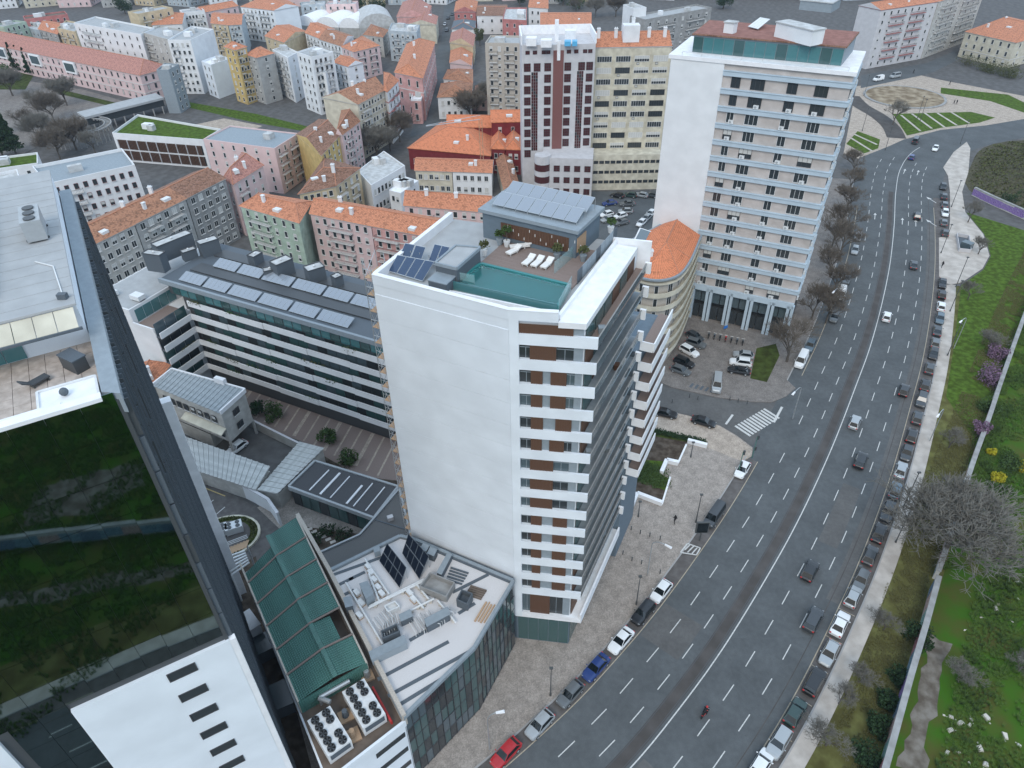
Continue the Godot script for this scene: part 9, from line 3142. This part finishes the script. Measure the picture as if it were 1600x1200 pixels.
# ---------------------------------------------------------------- people: one continuous skin from tapered bones
func figure(bones: Array,lo: Vector3,hi: Vector3,c: float) -> MB:
	var nx := int((hi.x - lo.x) / c) + 1;var ny := int((hi.y - lo.y) / c) + 1;var nz := int((hi.z - lo.z) / c) + 1
	var f := PackedFloat32Array()
	f.resize(nx * ny * nz)
	for i in nx:
		for j in ny:
			for k in nz:
				var p := lo + Vector3(i,j,k) * c
				var d := 9.0
				for b in bones:
					var ab: Vector3 = b[1] - b[0]
					var t := clampf((p - b[0]).dot(ab) / maxf(ab.length_squared(),1e-6),0,1)
					var e: float = p.distance_to(b[0] + ab * t) - lerpf(b[2],b[3],t)
					var h := clampf(0.5 + 0.5 * (d - e) / 0.05,0,1)
					d = lerpf(d,e,h) - 0.05 * h * (1 - h)
				f[(i * ny + j) * nz + k] = d
	var at := func(i,j,k): return f[(i * ny + j) * nz + k]
	var vert := {}
	for i in nx - 1:
		for j in ny - 1:
			for k in nz - 1:
				var s := Vector3.ZERO
				var n := 0
				for e in [[0,0,0,1,0,0],[0,1,0,1,1,0],[0,0,1,1,0,1],[0,1,1,1,1,1],[0,0,0,0,1,0],[1,0,0,1,1,0],[0,0,1,0,1,1],[1,0,1,1,1,1],[0,0,0,0,0,1],[1,0,0,1,0,1],[0,1,0,0,1,1],[1,1,0,1,1,1]]:
					var a: float = at.call(i + e[0],j + e[1],k + e[2]);var b: float = at.call(i + e[3],j + e[4],k + e[5])
					if (a < 0) != (b < 0):
						s += Vector3(e[0],e[1],e[2]).lerp(Vector3(e[3],e[4],e[5]),a / (a - b))
						n += 1
				if n:
					vert[Vector3i(i,j,k)] = lo + (Vector3(i,j,k) + s / n) * c
	var m := MB.new()
	for i in range(1,nx - 1):
		for j in range(1,ny - 1):
			for k in range(1,nz - 1):
				var a: float = at.call(i,j,k)
				for ax in 3:
					var o := Vector3i(1 if ax == 0 else 0,1 if ax == 1 else 0,1 if ax == 2 else 0)
					var b: float = at.call(i + o.x,j + o.y,k + o.z)
					if (a < 0) == (b < 0):
						continue
					var u := Vector3i(0,1,0) if ax == 0 else (Vector3i(0,0,1) if ax == 1 else Vector3i(1,0,0))
					var w := Vector3i(0,0,1) if ax == 0 else (Vector3i(1,0,0) if ax == 1 else Vector3i(0,1,0))
					var q := Vector3i(i,j,k)
					var ks := [q - u - w,q - w,q,q - u]
					if not (vert.has(ks[0]) and vert.has(ks[1]) and vert.has(ks[2]) and vert.has(ks[3])):
						continue
					if a < 0: m.quad(vert[ks[0]],vert[ks[1]],vert[ks[2]],vert[ks[3]])
					else: m.quad(vert[ks[3]],vert[ks[2]],vert[ks[1]],vert[ks[0]])
	return m
func person_mesh(riding: bool) -> ArrayMesh:
	var V := func(x,y,z): return Vector3(x,y,z)
	var b := []
	if not riding:
		b = [[V.call(0,1.0,0),V.call(0.03,1.4,0),0.15,0.17],[V.call(0.03,1.42,-0.14),V.call(0.03,1.42,0.14),0.09,0.09],[V.call(0.04,1.45,0),V.call(0.05,1.56,0),0.06,0.06],[V.call(0.06,1.62,0),V.call(0.07,1.7,0),0.1,0.1],
			[V.call(0,0.95,0.09),V.call(0.16,0.52,0.09),0.1,0.075],[V.call(0.16,0.52,0.09),V.call(0.24,0.08,0.09),0.07,0.05],[V.call(0.22,0.05,0.09),V.call(0.38,0.05,0.1),0.05,0.04],
			[V.call(0,0.95,-0.09),V.call(-0.06,0.5,-0.09),0.1,0.075],[V.call(-0.06,0.5,-0.09),V.call(-0.3,0.12,-0.09),0.07,0.05],[V.call(-0.32,0.06,-0.09),V.call(-0.18,0.04,-0.1),0.05,0.04],
			[V.call(0.03,1.42,0.19),V.call(-0.1,1.14,0.24),0.06,0.05],[V.call(-0.1,1.14,0.24),V.call(-0.02,0.9,0.25),0.045,0.04],[V.call(0.03,1.42,-0.19),V.call(0.14,1.15,-0.24),0.06,0.05],[V.call(0.14,1.15,-0.24),V.call(0.32,1.0,-0.22),0.045,0.04]]
	else:
		b = [[V.call(-0.3,0.98,0),V.call(0.02,1.4,0),0.16,0.18],[V.call(0.04,1.42,-0.14),V.call(0.04,1.42,0.14),0.1,0.1],[V.call(0.08,1.5,0),V.call(0.14,1.66,0),0.07,0.14]]
		for s in [-1,1]:
			b.append_array([[V.call(-0.28,0.95,0.12 * s),V.call(0.14,0.8,0.22 * s),0.1,0.08],[V.call(0.14,0.8,0.22 * s),V.call(-0.1,0.4,0.24 * s),0.075,0.055],[V.call(0.04,1.42,0.2 * s),V.call(0.2,1.18,0.3 * s),0.065,0.05],[V.call(0.2,1.18,0.3 * s),V.call(0.42,1.08,0.3 * s),0.05,0.04]])
	return mesh_of([[figure(b,Vector3(-0.65,-0.05,-0.45),Vector3(0.65,1.95,0.45),0.035),M.cloth_black]])
func build_people() -> void:
	var wm := person_mesh(false)
	var W := [[Vector3(25.91,0.13,-78.2),100.0,"person in black walking across the tower forecourt"],[Vector3(81.8,0.13,-164.7),60.0,"person in dark clothes on the stone tower's pavement"],[Vector3(85.35,0.13,-166.3),70.0,"person in dark clothes beside the bare roadside trees"],[Vector3(108.91,0.12,-160.1),80.0,"person standing at the plaza kerb"],[Vector3(176.9,0,-290.6),10.0,"person on the far square, left of a pair"],[Vector3(177.9,0,-290.5),40.0,"person on the far square, right of a pair"],[Vector3(187.9,0,-316.4),0.0,"person alone on the far white path"],[Vector3(181,0,-334.9),0.0,"person on the far street beside the vans"]]
	for e in W:
		var t := thing("person",e[2],"person",e[0])
		org[t] = Vector3.ZERO
		t.rotation_degrees.y = e[1]
		inst(wm,"body",t,Transform3D())
		var h := MB.new()
		ball(h,Vector3(0.045,1.72,0),0.11,9,6)
		part(h,"hair",M.rubber,t)
		var f := MB.new()
		ball(f,Vector3(0.1,1.65,0),0.08,8,6)
		part(f,"face",M.skin,t)
		for s in [-1,1]:
			var g := MB.new()
			ball(g,Vector3(0.0 if s > 0 else 0.36,0.86 if s > 0 else 0.98,0.25 * s),0.045,6,4)
			part(g,"hand",M.skin,t)
	var r := thing("person","motorcyclist in dark clothing and helmet on the right carriageway","person",Vector3(23.7,0,-46.46))
	org[r] = Vector3.ZERO
	r.rotation_degrees.y = 47.0
	inst(person_mesh(true),"body",r,Transform3D())
	var hm := MB.new()
	ball(hm,Vector3(0.14,1.68,0),0.16,10,7)
	part(hm,"helmet",M.red_paint,r)
func _ready() -> void:
	make_view()
	rng.seed = 7
	make_materials()
	build_ground()
	build_road()
	build_white_tower()
	build_glass_block()
	build_podium()
	build_green_roof()
	build_courtyard()
	build_terraced_block()
	build_sheds()
	build_tower_b()
	build_cream_pair()
	build_round_corner()
	build_mid_rows()
	build_far_city()
	build_plaza()
	build_right_side()
	build_cars()
	build_lamps()
	build_trees()
	build_people()
